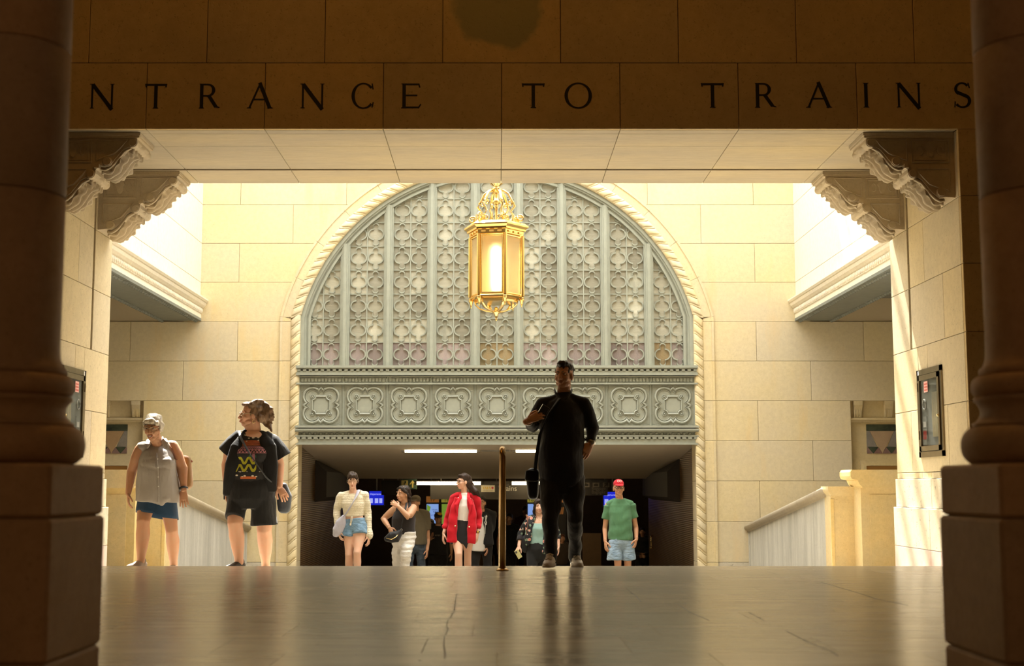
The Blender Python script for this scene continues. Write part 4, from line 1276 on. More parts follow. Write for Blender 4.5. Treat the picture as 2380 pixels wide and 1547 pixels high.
# gate totems with tall screens
def totem(x0, x1, Y, tab, scr, num, label, extra=None):
    a, b = pt(x0, 1152, Y), pt(x1, 1152, Y)
    zb_ = ramp_z(31); w = (b.x-a.x)/2
    o = MB().box(-w, w, 0, .14, 0, a.z-zb_).build('gate_totem', M['black_rubber'], None, loc=((a.x+b.x)/2, Y, zb_)); tag(o, label, 'screen')
    top_ = a.z - zb_
    t = MB().box(-w+.02, w-.02, -.004, 0, top_-.16, top_-.01).build('number_tab', tab, o)
    text_mesh(num, .14, M['scr_ink'], t, (0, -.006, top_-.135), 'CENTER')
    s_ = MB().box(-w+.03, w-.03, -.004, 0, top_-.95, top_-.20).build('display', scr, o)
    return o, s_, w, top_
o, s_, w, t_ = totem(989, 1022, 33.5, M['orange_tab'], M['scr_sky'], '17', 'tall gate screen lit pale blue under an orange number tab')
text_mesh('TRAIN', .05, M['scr_ink'], s_, (w-.05, -.006, t_-.36), 'RIGHT')
text_mesh('644', .075, M['scr_ink'], s_, (w-.05, -.006, t_-.43), 'RIGHT', bold=.004)
text_mesh('OTTAWA', .038, M['scr_ink'], s_, (w-.05, -.006, t_-.49), 'RIGHT')
for q in range(3):
    MB().prism([(-w+.04+.03*q, t_-.22-.02*q), (-w+.075+.03*q, t_-.22-.02*q), (-w+.05+.02*q, t_-.45), (-w+.032, t_-.45)], -.006, -.003).build('logo_stroke', M['scr_green'], s_)
totem(1024, 1052, 33.6, M['yellow_tab'], M['scr_green'], '16', 'tall gate screen lit green under a yellow number tab')
totem(1224, 1244, 33.8, M['yellow_tab'], M['scr_sky'], '18', 'narrow tall gate screen lit blue beyond the woman in the floral jacket')
o, s_, w, t_ = totem(1296, 1316, 33.4, M['orange_tab'], M['sign_dark'], '19', 'unlit gate totem seen beyond the legs of the man in black')
for q in range(3):
    MB().prism([(-.06+.04*q, t_-.28), (-.035+.04*q, t_-.28), (-.055+.04*q, t_-.45), (-.08+.04*q, t_-.45)], -.006, -.003).build('logo_stroke', M['orange_tab'], s_)
# partition panels and the open door with its pull handle
o, w, hh = panel_at('partition_panel', 1354, 1153, 1396, 1300, 32.0, m_plain('brown_partition', (.13,.070,.022), .5, var=.1), 'tall mid-brown partition panel beside the departures screen', 'partition', .08)
o.location.z = ramp_z(31)+hh
o, w, hh = panel_at('partition_panel', 1100, 1162, 1180, 1300, 36.0, m_plain('tan_partition', (.26,.16,.055), .6, var=.1), 'pale tan partition panel behind the handrail', 'partition', .08)
o.location.z = ramp_z(31)+hh
for side, x, lab in ((1, 3.44, 'brass pull handle on the brown door right of the man in the green shirt'),):
    h0 = ptx(1513, 1245, x); h1 = ptx(1513, 1272, x)
    o = MB().tube([(0,0,0), (-.05,0,0), (-.05,0,h1.z-h0.z), (0,0,h1.z-h0.z)], .016, 8).build('door_pull', M['brass'], None, True, (3.49, h0.y, h0.z))
    tag(o, lab, 'handle')
    for zz in (0, h1.z-h0.z):
        MB().ball((-.05,0,zz), .03, 8, 6).build('knob_end', M['brass'], o, True)

# ================================================================== warm lamps of the dark hall (ceiling fittings outside the picture) and added concourse fill lights
def unseen_light(x, y, z, e, r=.25, col=(1.0,.50,.13)):
    l = bpy.data.lights.new('unseen_warm_light', 'POINT'); l.energy = e; l.color = col; l.shadow_soft_size = r
    o = bpy.data.objects.new('unseen_warm_light', l); COL.objects.link(o); o.location = (x, y, z)
unseen_light(-.5, 9.0, 9.5, 185, .25, (1.0,.45,.07))
unseen_light(-3.4, .6, 2.6, 44, .25, (1.0,.52,.20)); unseen_light(3.7, .6, 2.6, 44, .25, (1.0,.52,.20))

for x, y in ((-4.5, 35.5), (-.5, 38.0), (3.5, 35.5)):  # unseen fill lights added to brighten the dark concourse, no fittings there
    unseen_light(x, y, .70, 9, .15, (1.0,.62,.28))
# ================================================================== people
def m_skin(name, c):
    k = NT(name)
    nz = k.noise(k.pos(obj=True), 14, 4)
    col = k.mix(k.ramp(nz, [(.3, (0,0,0)), (.7, (1,1,1))]), c, tuple(min(1, q*f) for q, f in zip(c, (1.06,.92,.88))))
    k.set(Base_Color=col, Roughness=.5, Specular_IOR_Level=.4)
    k.bump(k.noise(k.pos(obj=True), 90, 2), .06, .002)
    return k.m
def m_cloth(name, c, var=.12, weave=220, fold=.5, rough=.85, fscale=9, stretch=(1,1,.45)):
    k = NT(name)
    f = k.noise(k.pos(stretch, obj=True), fscale, 3, .5)
    col = k.mix(k.ramp(k.noise(k.pos(obj=True), 5, 3), [(.3, (0,0,0)), (.7, (1,1,1))]), tuple(q*(1-var) for q in c), tuple(min(1, q*(1+var)) for q in c))
    k.set(Base_Color=col, Roughness=rough, Specular_IOR_Level=.25, Sheen_Weight=.12)
    h = k.math('ADD', k.math('MULTIPLY', f, fold), k.math('MULTIPLY', k.noise(k.pos(obj=True), weave, 2), .06))
    k.bump(h, .8, .045)
    return k.m
def m_hair(name, c):
    k = NT(name)
    st = k.noise(k.pos((60, 60, 7), obj=True), 1.4, 3, .6)
    col = k.mix(k.ramp(st, [(.3, (0,0,0)), (.7, (1,1,1))]), tuple(q*.55 for q in c), tuple(min(1, q*1.45) for q in c))
    k.set(Base_Color=col, Roughness=.48, Specular_IOR_Level=.28)
    k.bump(st, .6, .01)
    return k.m
SKIN = {'fair': m_skin('fair_skin', (.62,.37,.25)), 'tan': m_skin('tan_skin', (.50,.28,.165)), 'olive': m_skin('olive_skin', (.46,.27,.16)), 'pale': m_skin('pale_skin', (.66,.43,.31))}
M['eye_white'] = m_plain('eye_white', (.75,.72,.68), .2)
M['eye_dark'] = m_plain('dark_iris', (.02,.012,.008), .15)
M['lip'] = m_plain('lips', (.42,.13,.10), .45)
M['lip_m'] = m_plain('pale_lips', (.38,.17,.12), .5)
M['mouth'] = m_plain('open_mouth', (.06,.015,.012), .6)
M['teeth'] = m_plain('teeth', (.75,.71,.62), .3)
M['spec_dark'] = m_plain('dark_spectacle_frame', (.02,.016,.014), .3)
M['spec_wire'] = m_plain('wire_spectacle_frame', (.55,.45,.30), .3, .9)
M['rubber_sole'] = m_plain('pale_rubber_sole', (.42,.36,.28), .7)

def rloft(mb, path, rad, side=(1,0,0), n=18, ex=2.0, round_ends=True):
    """closed body along a path; rad = half width and half depth at each point"""
    path = [Vector(p) for p in path]; side = Vector(side)
    rad = [(r, r) if not isinstance(r, (tuple, list)) else r for r in rad]
    if round_ends:
        d0 = (path[0]-path[1]).normalized(); d1 = (path[-1]-path[-2]).normalized()
        r0, r1 = min(rad[0]), min(rad[-1])
        path = [path[0]+d0*r0*.85, path[0]+d0*r0*.5] + path + [path[-1]+d1*r1*.5, path[-1]+d1*r1*.85]
        rad = [(rad[0][0]*.45, rad[0][1]*.45), (rad[0][0]*.86, rad[0][1]*.86)] + rad + [(rad[-1][0]*.86, rad[-1][1]*.86), (rad[-1][0]*.45, rad[-1][1]*.45)]
    m = len(path); vs = []
    for i, p in enumerate(path):
        t = (path[min(i+1, m-1)] - path[max(i-1, 0)]).normalized()
        e = side - t*side.dot(t)
        if e.length < .05: e = Vector((0,1,0)) - t*t.y
        e.normalize(); w = t.cross(e)
        for k in range(n):
            g = 2*math.pi*k/n; c, s_ = math.cos(g), math.sin(g)
            c = math.copysign(abs(c)**(2/ex), c); s_ = math.copysign(abs(s_)**(2/ex), s_)
            vs.append(p + e*(rad[i][0]*c) + w*(rad[i][1]*s_))
    fs = [(i*n+k, i*n+(k+1) % n, (i+1)*n+(k+1) % n, (i+1)*n+k) for i in range(m-1) for k in range(n)]
    fs.append(tuple(range(n))[::-1]); fs.append(tuple((m-1)*n+k for k in range(n)))
    mb.add(vs, fs)
def rball(mb, c, r, axes=None, n=16, m=11):
    """ellipsoid with half sizes r along axes"""
    t = MB().ball((0,0,0), 1.0, n, m)
    axes = axes or (Vector((1,0,0)), Vector((0,1,0)), Vector((0,0,1)))
    r = r if isinstance(r, (tuple, list)) else (r, r, r)
    mb.add([Vector(c) + axes[0]*(v[0]*r[0]) + axes[1]*(v[1]*r[1]) + axes[2]*(v[2]*r[2]) for v in t.v], t.f)
def cap(mb, a, b, ra, rb=None, n=12):
    rb = ra if rb is None else rb
    rloft(mb, [a, Vector(a).lerp(Vector(b), .5), b], [ra, (ra+rb)/2, rb], (1,0,0), n)
def remesh(mb, voxel, smooth=2, name='skin'):
    """grow one continuous surface over overlapping closed shapes"""
    me = bpy.data.meshes.new('tmp'); me.from_pydata([tuple(v) for v in mb.v], [], mb.f)
    bm = bmesh.new(); bm.from_mesh(me); bmesh.ops.recalc_face_normals(bm, faces=bm.faces); bm.to_mesh(me); bm.free()
    ob = bpy.data.objects.new('tmp', me); COL.objects.link(ob)
    r = ob.modifiers.new('r', 'REMESH'); r.mode = 'VOXEL'; r.voxel_size = voxel
    if smooth:
        s_ = ob.modifiers.new('s', 'SMOOTH'); s_.factor = .5; s_.iterations = smooth
    dg = bpy.context.evaluated_depsgraph_get()
    out = bpy.data.meshes.new_from_object(ob.evaluated_get(dg))
    bpy.data.objects.remove(ob); bpy.data.meshes.remove(me)
    out.name = name; out.materials.clear()
    return out
def wrinkle(me, amp, freq, seed=0, stretch=(1,1,1), squash=None):
    """push a cloth or hair surface in and out along its normals"""
    n = len(me.vertices)
    co = np.empty(n*3); me.vertices.foreach_get('co', co); co = co.reshape(-1, 3)
    no = np.empty(n*3); me.vertex_normals.foreach_get('vector', no); no = no.reshape(-1, 3)
    rs = np.random.RandomState(seed); h = np.zeros(n)
    q = co*np.array(stretch)
    for k in range(7):
        d = rs.normal(size=3); d /= np.linalg.norm(d); f = freq*rs.uniform(.5, 1.6)
        w = q + .35/freq*np.sin(q[:, [1, 2, 0]]*freq*.9 + rs.uniform(0, 6, 3))
        s_ = np.sin(w @ d*f + rs.uniform(0, 6))
        h += np.sign(s_)*np.abs(s_)**.8
    co += no*(h/7*amp*2)[:, None]
    me.vertices.foreach_set('co', co.reshape(-1)); me.update()
def join(meshes, name):
    vs, fs, off = [], [], 0
    bm = bmesh.new()
    for m_ in meshes: bm.from_mesh(m_)
    me = bpy.data.meshes.new(name); bm.to_mesh(me); bm.free()
    for m_ in meshes: bpy.data.meshes.remove(m_)
    return me

class Person:
    def __init__(s, label, Y0, skin, voxel=.010, group=None):
        s.Y0 = Y0; s.skin = SKIN[skin]; s.vx = voxel
        s.body, s.head, s.hands = MB(), MB(), MB()
        s.parts = []; s.label = label; s.group = group
    def P(s, x, y, dy=0.0): return pt(x, y, s.Y0+dy)
    def foot(s, x, dy=0.0, h=.085):
        Y = s.Y0+dy; X = (x-PX)/F*(Y*CT-.8*ST)
        return Vector((X, Y, ramp_z(Y)+h))
    def torso(s, pts, rad, side=(1,0,0), shrink=.86):
        rad = [(a*shrink, b*shrink) for a, b in rad]
        rloft(s.body, pts, rad, side, 22, 2.3); s.side = Vector(side)
    def arm(s, sh, el, wr, r=(.050,.043,.036,.040,.027), mb=None):
        mb = mb or s.body
        sh, el, wr = Vector(sh), Vector(el), Vector(wr)
        rloft(mb, [sh, sh.lerp(el, .35), sh.lerp(el, .85), el, el.lerp(wr, .25), el.lerp(wr, .7), wr],
              [r[0], r[1]*1.08, r[2]*1.02, r[2]*1.02, r[3], r[3]*.8, r[4]], (0.3,1,0.1), 14)
    def leg(s, hip, kn, an, r=(.088,.078,.056,.058,.036), mb=None):
        mb = mb or s.body
        hip, kn, an = Vector(hip), Vector(kn), Vector(an)
        back = Vector((0,.018,0))
        rloft(mb, [hip, hip.lerp(kn, .4), hip.lerp(kn, .85), kn, kn.lerp(an, .12)+back*.3, kn.lerp(an, .32)+back, kn.lerp(an, .6)+back*.6, kn.lerp(an, .88), an],
              [r[0], r[1], r[2]*1.04, r[2], r[2]*.96, r[3], r[3]*.84, r[4]*1.02, r[4]], (1,0,0), 16)
    def neck(s, base, r=.052):
        C = s.hc; u, f = s.hu, s.hf
        rloft(s.body, [Vector(base)-Vector((0,0,.03)), Vector(base), C - u*.075 - f*.018, C - u*.02 - f*.02], [r*1.25, r, r*.95, r*.9], (1,0,0), 14)
    def set_head(s, C, yaw=0.0, pitch=0.0, scale=1.0, roll=0.0, jaw=1.0, ears=True):
        """yaw turns the face to screen right, pitch lifts it, in degrees; roll tips it to screen right"""
        s.hc = Vector(C); k = scale; s.hk = k
        yw, ph = math.radians(yaw), math.radians(pitch)
        f = Vector((math.sin(yw)*math.cos(ph), -math.cos(yw)*math.cos(ph), math.sin(ph)))
        r = Vector((math.cos(yw), math.sin(yw), 0)); u = r.cross(-f).normalized()
        u = f.cross(r) * -1 if f.cross(r).z < 0 else f.cross(r)
        rr = math.radians(roll)
        r, u = (r*math.cos(rr) - u*math.sin(rr)), (u*math.cos(rr) + r*math.sin(rr))
        s.hf, s.hr, s.hu = f, r, u
        ax = (r, f, u); mb = s.head; C = s.hc
        g = lambda a, b, c: C + r*(a*k) + f*(b*k) + u*(c*k)
        B = lambda a, b, c, rr_: rball(mb, g(a, b, c), tuple(q*k for q in rr_), ax)
        B(0, -.018, .038, (.074, .094, .082)); B(0, .022, -.018, (.063, .072, .085))
        B(0, .052, -.086, (.033*jaw, .032, .027)); B(0, .020, -.066, (.054*jaw, .055, .040))
        for q in (-1, 1):
            B(q*.036, .056, -.030, (.026, .030, .026)); B(q*.032, .078, .026, (.028, .014, .010))
            if ears: B(q*.073, -.006, -.012, (.010, .022, .032))
            B(q*.012, .098, -.034, (.010, .011, .009))
        cap(mb, g(0, .087, .012), g(0, .108, -.030), .010*k, .014*k, 10); B(0, .088, -.062, (.024, .014, .016))
        cap(mb, C - u*(.05*k) - f*(.015*k), C - u*(.115*k) - f*(.02*k), .050*k, .050*k)
        s.g = g
    def face(s, brow=(.03,.02,.015), mouth='closed', eyes=True, lip='lip', lid=False):
        k, g = s.hk, s.g; ax = (s.hr, s.hf, s.hu); out = s.parts
        for q in (-1, 1):
            if eyes:
                mb = MB(); rball(mb, g(q*.031, .077, .006), (.0125*k, .009*k, (.0032 if lid else .0056)*k), ax, 12, 8); out.append(('eye', mb, M['eye_white'], None))
                mb = MB(); rball(mb, g(q*.031, .0835, .0055), (.0054*k, .0050*k, (.0024 if lid else .0050)*k), ax, 10, 7); out.append(('iris', mb, M['eye_dark'], None))
                mb = MB(); cap(mb, g(q*.016, .0865, .0135), g(q*.046, .0775, .0135), .0022*k, .0022*k, 6); out.append(('eyelid', mb, s.skin, None))
            mb = MB(); rloft(mb, [g(q*.013, .0905, .026), g(q*.030, .0885, .031), g(q*.049, .076, .027)], [.0034*k, .0040*k, .0022*k], (0,0,1), 8); out.append(('eyebrow', mb, m_cached('brow', brow), None))
        if mouth == 'smile':
            mb = MB(); rball(mb, g(0, .0925, -.0625), (.024*k, .010*k, .0085*k), ax, 14, 8); out.append(('mouth', mb, M['mouth'], None))
            mb = MB(); rball(mb, g(0, .0955, -.060), (.019*k, .009*k, .0048*k), ax, 12, 6); out.append(('teeth', mb, M['teeth'], None))
            for zz in (-.0525, -.0735):
                mb = MB(); rloft(mb, [g(-.026, .088, -.0595), g(-.012, .099, zz), g(.012, .099, zz), g(.026, .088, -.0595)], [.002*k, .0034*k, .0034*k, .002*k], (0,0,1), 8); out.append(('lip', mb, M[lip], None))
        else:
            for zz, rr_ in ((-.0605, .0036), (-.0672, .0042)):
                mb = MB(); rloft(mb, [g(-.022, .089, -.0635), g(-.009, .100, zz), g(.009, .100, zz), g(.022, .089, -.0635)], [.002*k, rr_*k, rr_*k, .002*k], (0,0,1), 8); out.append(('lip', mb, M[lip], None))
    def glasses(s, mat, rx=.024, rz=.020, t=.0022):
        k, g = s.hk, s.g
        mb = MB()
        for q in (-1, 1):
            mb.tube([g(q*.033 + rx*math.cos(a), .098-.12*(abs(q*.033+rx*math.cos(a)))**1.5*3, .004 + rz*math.sin(a)) for a in np.linspace(0, 2*math.pi, 22)[:-1]], t*k, 6, closed=True)
            mb.tube([g(q*(.033+rx), .090, .008), g(q*.074, .060, .008), g(q*.076, -.005, .004)], t*k, 6)
        mb.tube([g(-.010, .100, .010), g(0, .103, .013), g(.010, .100, .010)], t*k, 6)
        s.parts.append(('spectacles', mb, mat, None))
    def hand(s, wr, d, n, thumb, curl=.5, sc=1.0, spread=.10, curls=None):
        """hand from the wrist along d; n = the way the palm faces; thumb = the side the thumb is on"""
        mb = s.hands; wr = Vector(wr); d = Vector(d).normalized(); n = Vector(n); n = (n - d*n.dot(d)).normalized()
        t = Vector(thumb); t = (t - d*t.dot(d) - n*t.dot(n)).normalized()
        rloft(mb, [wr - d*.03*sc, wr + d*.015*sc, wr + d*.05*sc, wr + d*.088*sc], [(.027*sc, .021*sc), (.029*sc, .017*sc), (.039*sc, .0155*sc), (.040*sc, .0125*sc)], t, 14)
        for i, (o_, L) in enumerate(((.031, .072), (.0105, .080), (-.0105, .075), (-.030, .058))):
            b = wr + d*(.086 if i in (1, 2) else .080)*sc + t*o_*sc
            dd = (d + t*(o_*spread/.03)).normalized()
            c = curls[i] if curls else curl
            p = [b]; a = c*.35
            for seg, fr in enumerate((.46, .30, .24)):
                v = (dd*math.cos(a) + n*math.sin(a))
                p.append(p[-1] + v*L*fr*sc); a += c*(.75 if seg == 0 else .6)
            rloft(mb, p, [.0098*sc, .0092*sc, .0082*sc, .0072*sc], t, 10)
        b = wr + d*.022*sc + t*.030*sc + n*.006*sc
        v1 = (d*.62 + t*.62 + n*.35).normalized(); v2 = (d*.88 + t*.15 + n*.45).normalized()
        rloft(mb, [b - v1*.012*sc, b + v1*.038*sc, b + v1*.038*sc + v2*.028*sc, b + v1*.038*sc + v2*.05*sc], [.015*sc, .0125*sc, .0105*sc, .0085*sc], n, 10)
    def shoe(s, an, d, name, mat, sole, L=.27, lift=0.0):
        """shoe under the ankle an, toe towards d"""
        d = Vector(d).normalized(); up = (Vector((0,0,1)) - d*d.z).normalized()
        r = d.cross(up); base = Vector(an) - up*.085
        mb = MB()
        g = lambda a, h: base + d*(a*L/.27) + up*h
        rloft(mb, [g(-.062, .052), g(-.02, .056), g(.04, .052), g(.10, .040), g(.165, .032), g(.192, .028)], [(.030,.040), (.038,.046), (.041,.042), (.047,.030), (.042,.022), (.026,.016)], r, 16, 2.4)
        rloft(mb, [g(-.03, .05), g(-.018, .095)], [(.038,.046), (.040,.045)], r, 14)
        s.parts.append((name, mb, mat, ('remesh', .006)))
        mb = MB()
        out = [(-.075,.020), (-.060,.034), (-.02,.040), (.04,.042), (.10,.050), (.155,.046), (.190,.030), (.203,.012)]
        ring_ = [(a, w) for a, w in out] + [(a, -w) for a, w in reversed(out)]
        n = len(ring_)
        vs = [base + d*(a*L/.27) + r*w + up*h for h in (.0, .024) for a, w in ring_]
        mb.add(vs, [tuple(range(n)), tuple(range(2*n-1, n-1, -1))] + [(i, (i+1) % n, (i+1) % n+n, i+n) for i in range(n)])
        s.parts.append(('sole', mb, sole, None))
    def add(s, name, mb, mat, how=None, label=None):
        s.parts.append((name, mb, mat, how, label))
    def finish(s):
        o = bpy.data.objects.new('person', None); COL.objects.link(o); o.empty_display_size = .1
        o.location = (s.hc.x, s.Y0, ramp_z(s.Y0))
        tag(o, s.label, 'person', s.group)
        ms = [remesh(s.body, s.vx, 3)]
        ms.append(remesh(s.head, max(.0042, s.vx*.45), 2))
        if s.hands.v: ms.append(remesh(s.hands, max(.0036, s.vx*.4), 1))
        me = join(ms, 'body'); me.shade_smooth(); me.transform(Matrix.Translation(-o.location))
        link('body', me, s.skin, o)
        prev = None
        for pr in s.parts:
            name, mb, mat, how = pr[:4]
            if how and how[0] == 'remesh':
                m_ = remesh(mb, how[1], how[2] if len(how) > 2 else 2, name)
                if len(how) > 3: wrinkle(m_, *how[3:])
                m_.shade_smooth()
            else:
                m_ = MB.mesh(mb, name, True)
            m_.transform(Matrix.Translation(-o.location))
            c = link(name, m_, mat, o)
            if name == 'sole' and prev is not None: c.parent = prev
            prev = c if name != 'sole' else prev
            if len(pr) > 4 and pr[4]: c['label'] = pr[4]
        return o
_mc = {}
def m_cached(kind, c):
    key = (kind, tuple(round(q, 3) for q in c))
    if key not in _mc: _mc[key] = m_plain('%s_%d' % (kind, len(_mc)), c, .7)
    return _mc[key]
V = Vector
# ---------------------------------------------------------------- man in black walking up with a phone
CL = {}
CL['black'] = m_cloth('black_shirt_cloth', (.010,.010,.012), fold=.6)
CL['black_jean'] = m_cloth('black_denim', (.012,.012,.013), fold=.7)
CL['sneaker'] = m_plain('off_white_leather', (.55,.48,.38), .6, var=.12)
p = Person('man in black shirt and trousers walking up with a phone held to his chest', 12.05, 'tan', .009)
P = p.P
p.set_head(P(1310.5, 873, -.02), yaw=-22, pitch=1, scale=1.04, jaw=1.2)
p.face((.02,.014,.010), lip='lip_m')
nb = P(1309, 921, .01)
p.neck(nb, .062)
shL, shR = P(1260, 942, .0), P(1355, 940, .0)
p.torso([P(1305, 1128), P(1305, 1100), P(1306, 1060), P(1307, 1005), P(1307, 965), P(1308, 938), P(1309, 925, .01)],
        [(.13,.11), (.175,.13), (.185,.145), (.185,.14), (.185,.125), (.14,.10), (.075,.07)])
elL, wrL = P(1236, 990, .02), P(1228, 977, -.21)
p.arm(shL, elL, wrL, (.056,.050,.043,.044,.030))
elR, wrR = P(1377, 996, .06), P(1373, 1032, -.02)
p.arm(shR, elR, wrR, (.056,.050,.043,.044,.030))
p.hand(wrL, P(1268, 957, -.24)-P(1228, 977, -.21), (.25,.9,-.2), (0.3,0,1), .75, 1.05, .05)
p.hand(wrR, P(1352, 1066, -.06)-P(1373, 1032, -.02), (-.5,.6,-.4), (-.5,-.9,.1), .55, 1.05)
hipL, hipR = P(1282, 1112), P(1331, 1112)
knL, knR = P(1279, 1207, -.12), P(1337, 1207, -.02)
anL = V((P(1281, 1290, -.16).x, 11.93, .105)); anR = V((P(1337, 1295, .3).x, 12.36, ramp_z(12.36)+.088))
p.leg(hipL, knL, anL, (.09,.075,.052,.050,.036)); p.leg(hipR, knR, anR, (.09,.075,.052,.050,.036))
sh = MB()
rloft(sh, [P(1305, 1108), P(1305, 1085), P(1305, 1045), P(1307, 1000), P(1307, 962), P(1308, 938), P(1309, 927, .01)],
      [(.200,.150), (.202,.158), (.202,.165), (.200,.158), (.200,.140), (.150,.110), (.082,.080)], (1,0,0), 26, 2.4)
p.arm(shL, elL, elL.lerp(wrL, .80), (.070,.065,.058,.055,.048), sh); p.arm(shR, elR, elR.lerp(wrR, .72), (.070,.065,.058,.055,.046), sh)
for a, b in ((P(1260, 939), P(1292, 926)), (P(1355, 937), P(1326, 926))):
    rloft(sh, [a, a.lerp(b, .5), b], [.068, .062, .05], (0,1,0), 14)
p.add('shirt', sh, CL['black'], ('remesh', .009, 2, .010, 22, 3))
for q in (-1, 1):
    co = MB(); rloft(co, [P(1309+q*20, 906, .05), P(1309+q*17, 914, -.03), P(1309+q*9, 926, -.085), P(1308+q*1, 934, -.10)], [(.008,.022), (.008,.024), (.008,.024), (.006,.012)], (1,0,0), 10)
    p.add('collar', co, CL['black'], ('remesh', .006))
tr = MB()
rloft(tr, [P(1306, 1130), P(1306, 1108), P(1306, 1090)], [(.15,.125), (.190,.140), (.188,.14)], (1,0,0), 22)
p.leg(hipL, knL, anL, (.112,.100,.072,.068,.056), tr); p.leg(hipR, knR, anR, (.112,.100,.072,.068,.056), tr)
p.add('trousers', tr, CL['black_jean'], ('remesh', .009, 2, .009, 28, 5))
p.shoe(anL, (-.22,-1,.0), 'shoe', CL['sneaker'], M['rubber_sole'], .30); p.shoe(anR, (.12,-1,.0), 'shoe', CL['sneaker'], M['rubber_sole'], .29)
for an, d in ((anL, V((-.22,-1,0)).normalized()), (anR, V((.12,-1,0)).normalized())):
    for q in range(4):
        lc = MB()
        b = an + d*(.055+.026*q) + V((0,0,.022-.012*q)); r_ = d.cross(V((0,0,1)))
        lc.tube([b - r_*.03 - V((0,0,.006)), b + V((0,0,.008)), b + r_*.03 - V((0,0,.006))], .006, 6); p.add('lace', lc, CL['sneaker'])
    st = MB(); r_ = d.cross(V((0,0,1)))
    st.tube([an + d*.02 + r_*.048*sg - V((0,0,.02)) for sg in (1,)] + [an + d*.045 + r_*.050 - V((0,0,.05)), an + d*.075 + r_*.050 - V((0,0,.022))], .006, 6)
    p.add('side_stripe', st, M['black_rubber'])
hr_ = MB(); g = p.g; ax = (p.hr, p.hf, p.hu)
rball(hr_, g(0, -.026, .056), (.083, .098, .080), ax); rball(hr_, g(0, .040, .100), (.052, .052, .034), ax); rball(hr_, g(0, -.062, .0), (.070, .050, .062), ax)
p.add('hair', hr_, m_hair('short_dark_hair', (.018,.012,.009)), ('remesh', .006, 1, .006, 110, 3))
wt = MB(); c = wrR.lerp(elR, .12); dd = (wrR-elR).normalized(); e1 = dd.cross(V((0,1,0))).normalized(); e2 = dd.cross(e1)
wt.tube([c + e1*.034*math.cos(a) + e2*.034*math.sin(a) for a in np.linspace(0, 2*math.pi, 18)[:-1]], .010, 6, closed=True)
rball(wt, c - V((0,.036,0)) + V((.01,0,0)), (.019,.006,.019))
p.add('wristwatch', wt, m_plain('steel_watch', (.35,.34,.32), .3, .9), None, 'steel wristwatch')
wb_ = MB(); c = wrL.lerp(elL, .12); dd = (wrL-elL).normalized(); e1 = dd.cross(V((0,0,1))).normalized(); e2 = dd.cross(e1)
wb_.tube([c + e1*.036*math.cos(a) + e2*.034*math.sin(a) for a in np.linspace(0, 2*math.pi, 18)[:-1]], .008, 6, closed=True)
p.add('wrist_band', wb_, m_plain('grey_band', (.40,.40,.42), .4, .6))
p.finish()
ph = MB(); ph.box(-.036, .036, -.005, .005, -.078, .078)
o = ph.build('mobile_phone', m_plain('dark_phone', (.02,.02,.022), .25), None, loc=P(1259, 961, -.215)); o.rotation_euler = (.25, math.radians(28), .35)
tag(o, 'dark mobile phone held by the man in black', 'phone')
MB().box(-.037, .037, -.0035, .0035, -.079, .079).build('phone_rim', m_plain('phone_edge', (.6,.58,.54), .3, .8), o)
bg = MB(); rloft(bg, [P(1239, 1098, .10), P(1238, 1120, .10), P(1239, 1150, .10)], [(.056,.05), (.060,.06), (.048,.05)], (1,0,0), 16, 3.5)
ob = remesh(bg, .008, 2, 'satchel'); ob.shade_smooth()
o = link('satchel', ob, m_cloth('black_bag_leather', (.010,.010,.011), rough=.5)); tag(o, 'black satchel hanging at the hip of the man in black', 'bag')
st = MB(); st.tube([P(1300, 925, -.10), P(1275, 960, -.175), P(1255, 1010, -.15), P(1247, 1060, -.02), P(1243, 1100, .08)], .018, 8, flat=.25); st.build('strap', CL['black'], o, True)
fl_ = MB(); rloft(fl_, [P(1237, 1096, .04), P(1236, 1114, .035)], [(.060,.02), (.064,.02)], (1,0,0), 12, 4); fl_.build('flap', CL['black'], o, True)

# ---------------------------------------------------------------- woman in grey sleeveless shirt and blue skirt
CL['grey_shirt'] = m_cloth('pale_grey_shirt_cloth', (.40,.375,.35), var=.05, fold=.8, fscale=7)
CL['navy_skirt'] = m_cloth('blue_skirt_cloth', (.020,.055,.115), fold=.4)
p = Person('woman in grey sleeveless shirt and blue skirt stepping up with a bag on her back', 13.8, 'tan', .009)
P = p.P
p.set_head(P(356.5, 993, -.16), yaw=-8, pitch=-14, scale=1.10, jaw=1.1)
p.face((.22,.16,.11), 'smile'); p.glasses(M['spec_wire'])
p.neck(P(366, 1034, .0), .060)
shL, shR = P(327, 1043, -.02), P(401, 1036, .03)
p.torso([P(365, 1170), P(366, 1155), P(366, 1125), P(366, 1085), P(365, 1055), P(366, 1040)], [(.13,.11), (.185,.155), (.195,.165), (.185,.16), (.165,.13), (.08,.07)])
elL, wrL = P(306, 1096, .02), P(298, 1146, -.05)
elR, wrR = P(425, 1088, .04), P(427, 1139, -.03)
p.arm(shL, elL, wrL, (.062,.062,.050,.046,.030)); p.arm(shR, elR, wrR, (.062,.062,.050,.046,.030))
p.hand(wrL, P(299, 1178, -.06)-wrL, (1,.2,-.1), (.1,-1,0), .55, 1.0)
p.hand(wrR, P(428, 1178, -.05)-wrR, (.1,1,0), (-1,-.1,0), .22, 1.05, .16)
hipL, hipR = P(341, 1166), P(390, 1166)
knL, knR = P(333, 1210, -.16), P(399, 1230, .02)
anL = p.foot(327, -.12, .10); anR = p.foot(404, .30)
p.leg(hipL, knL, anL, (.088,.084,.068,.072,.042)); p.leg(hipR, knR, anR, (.085,.080,.064,.070,.042))
sh = MB()
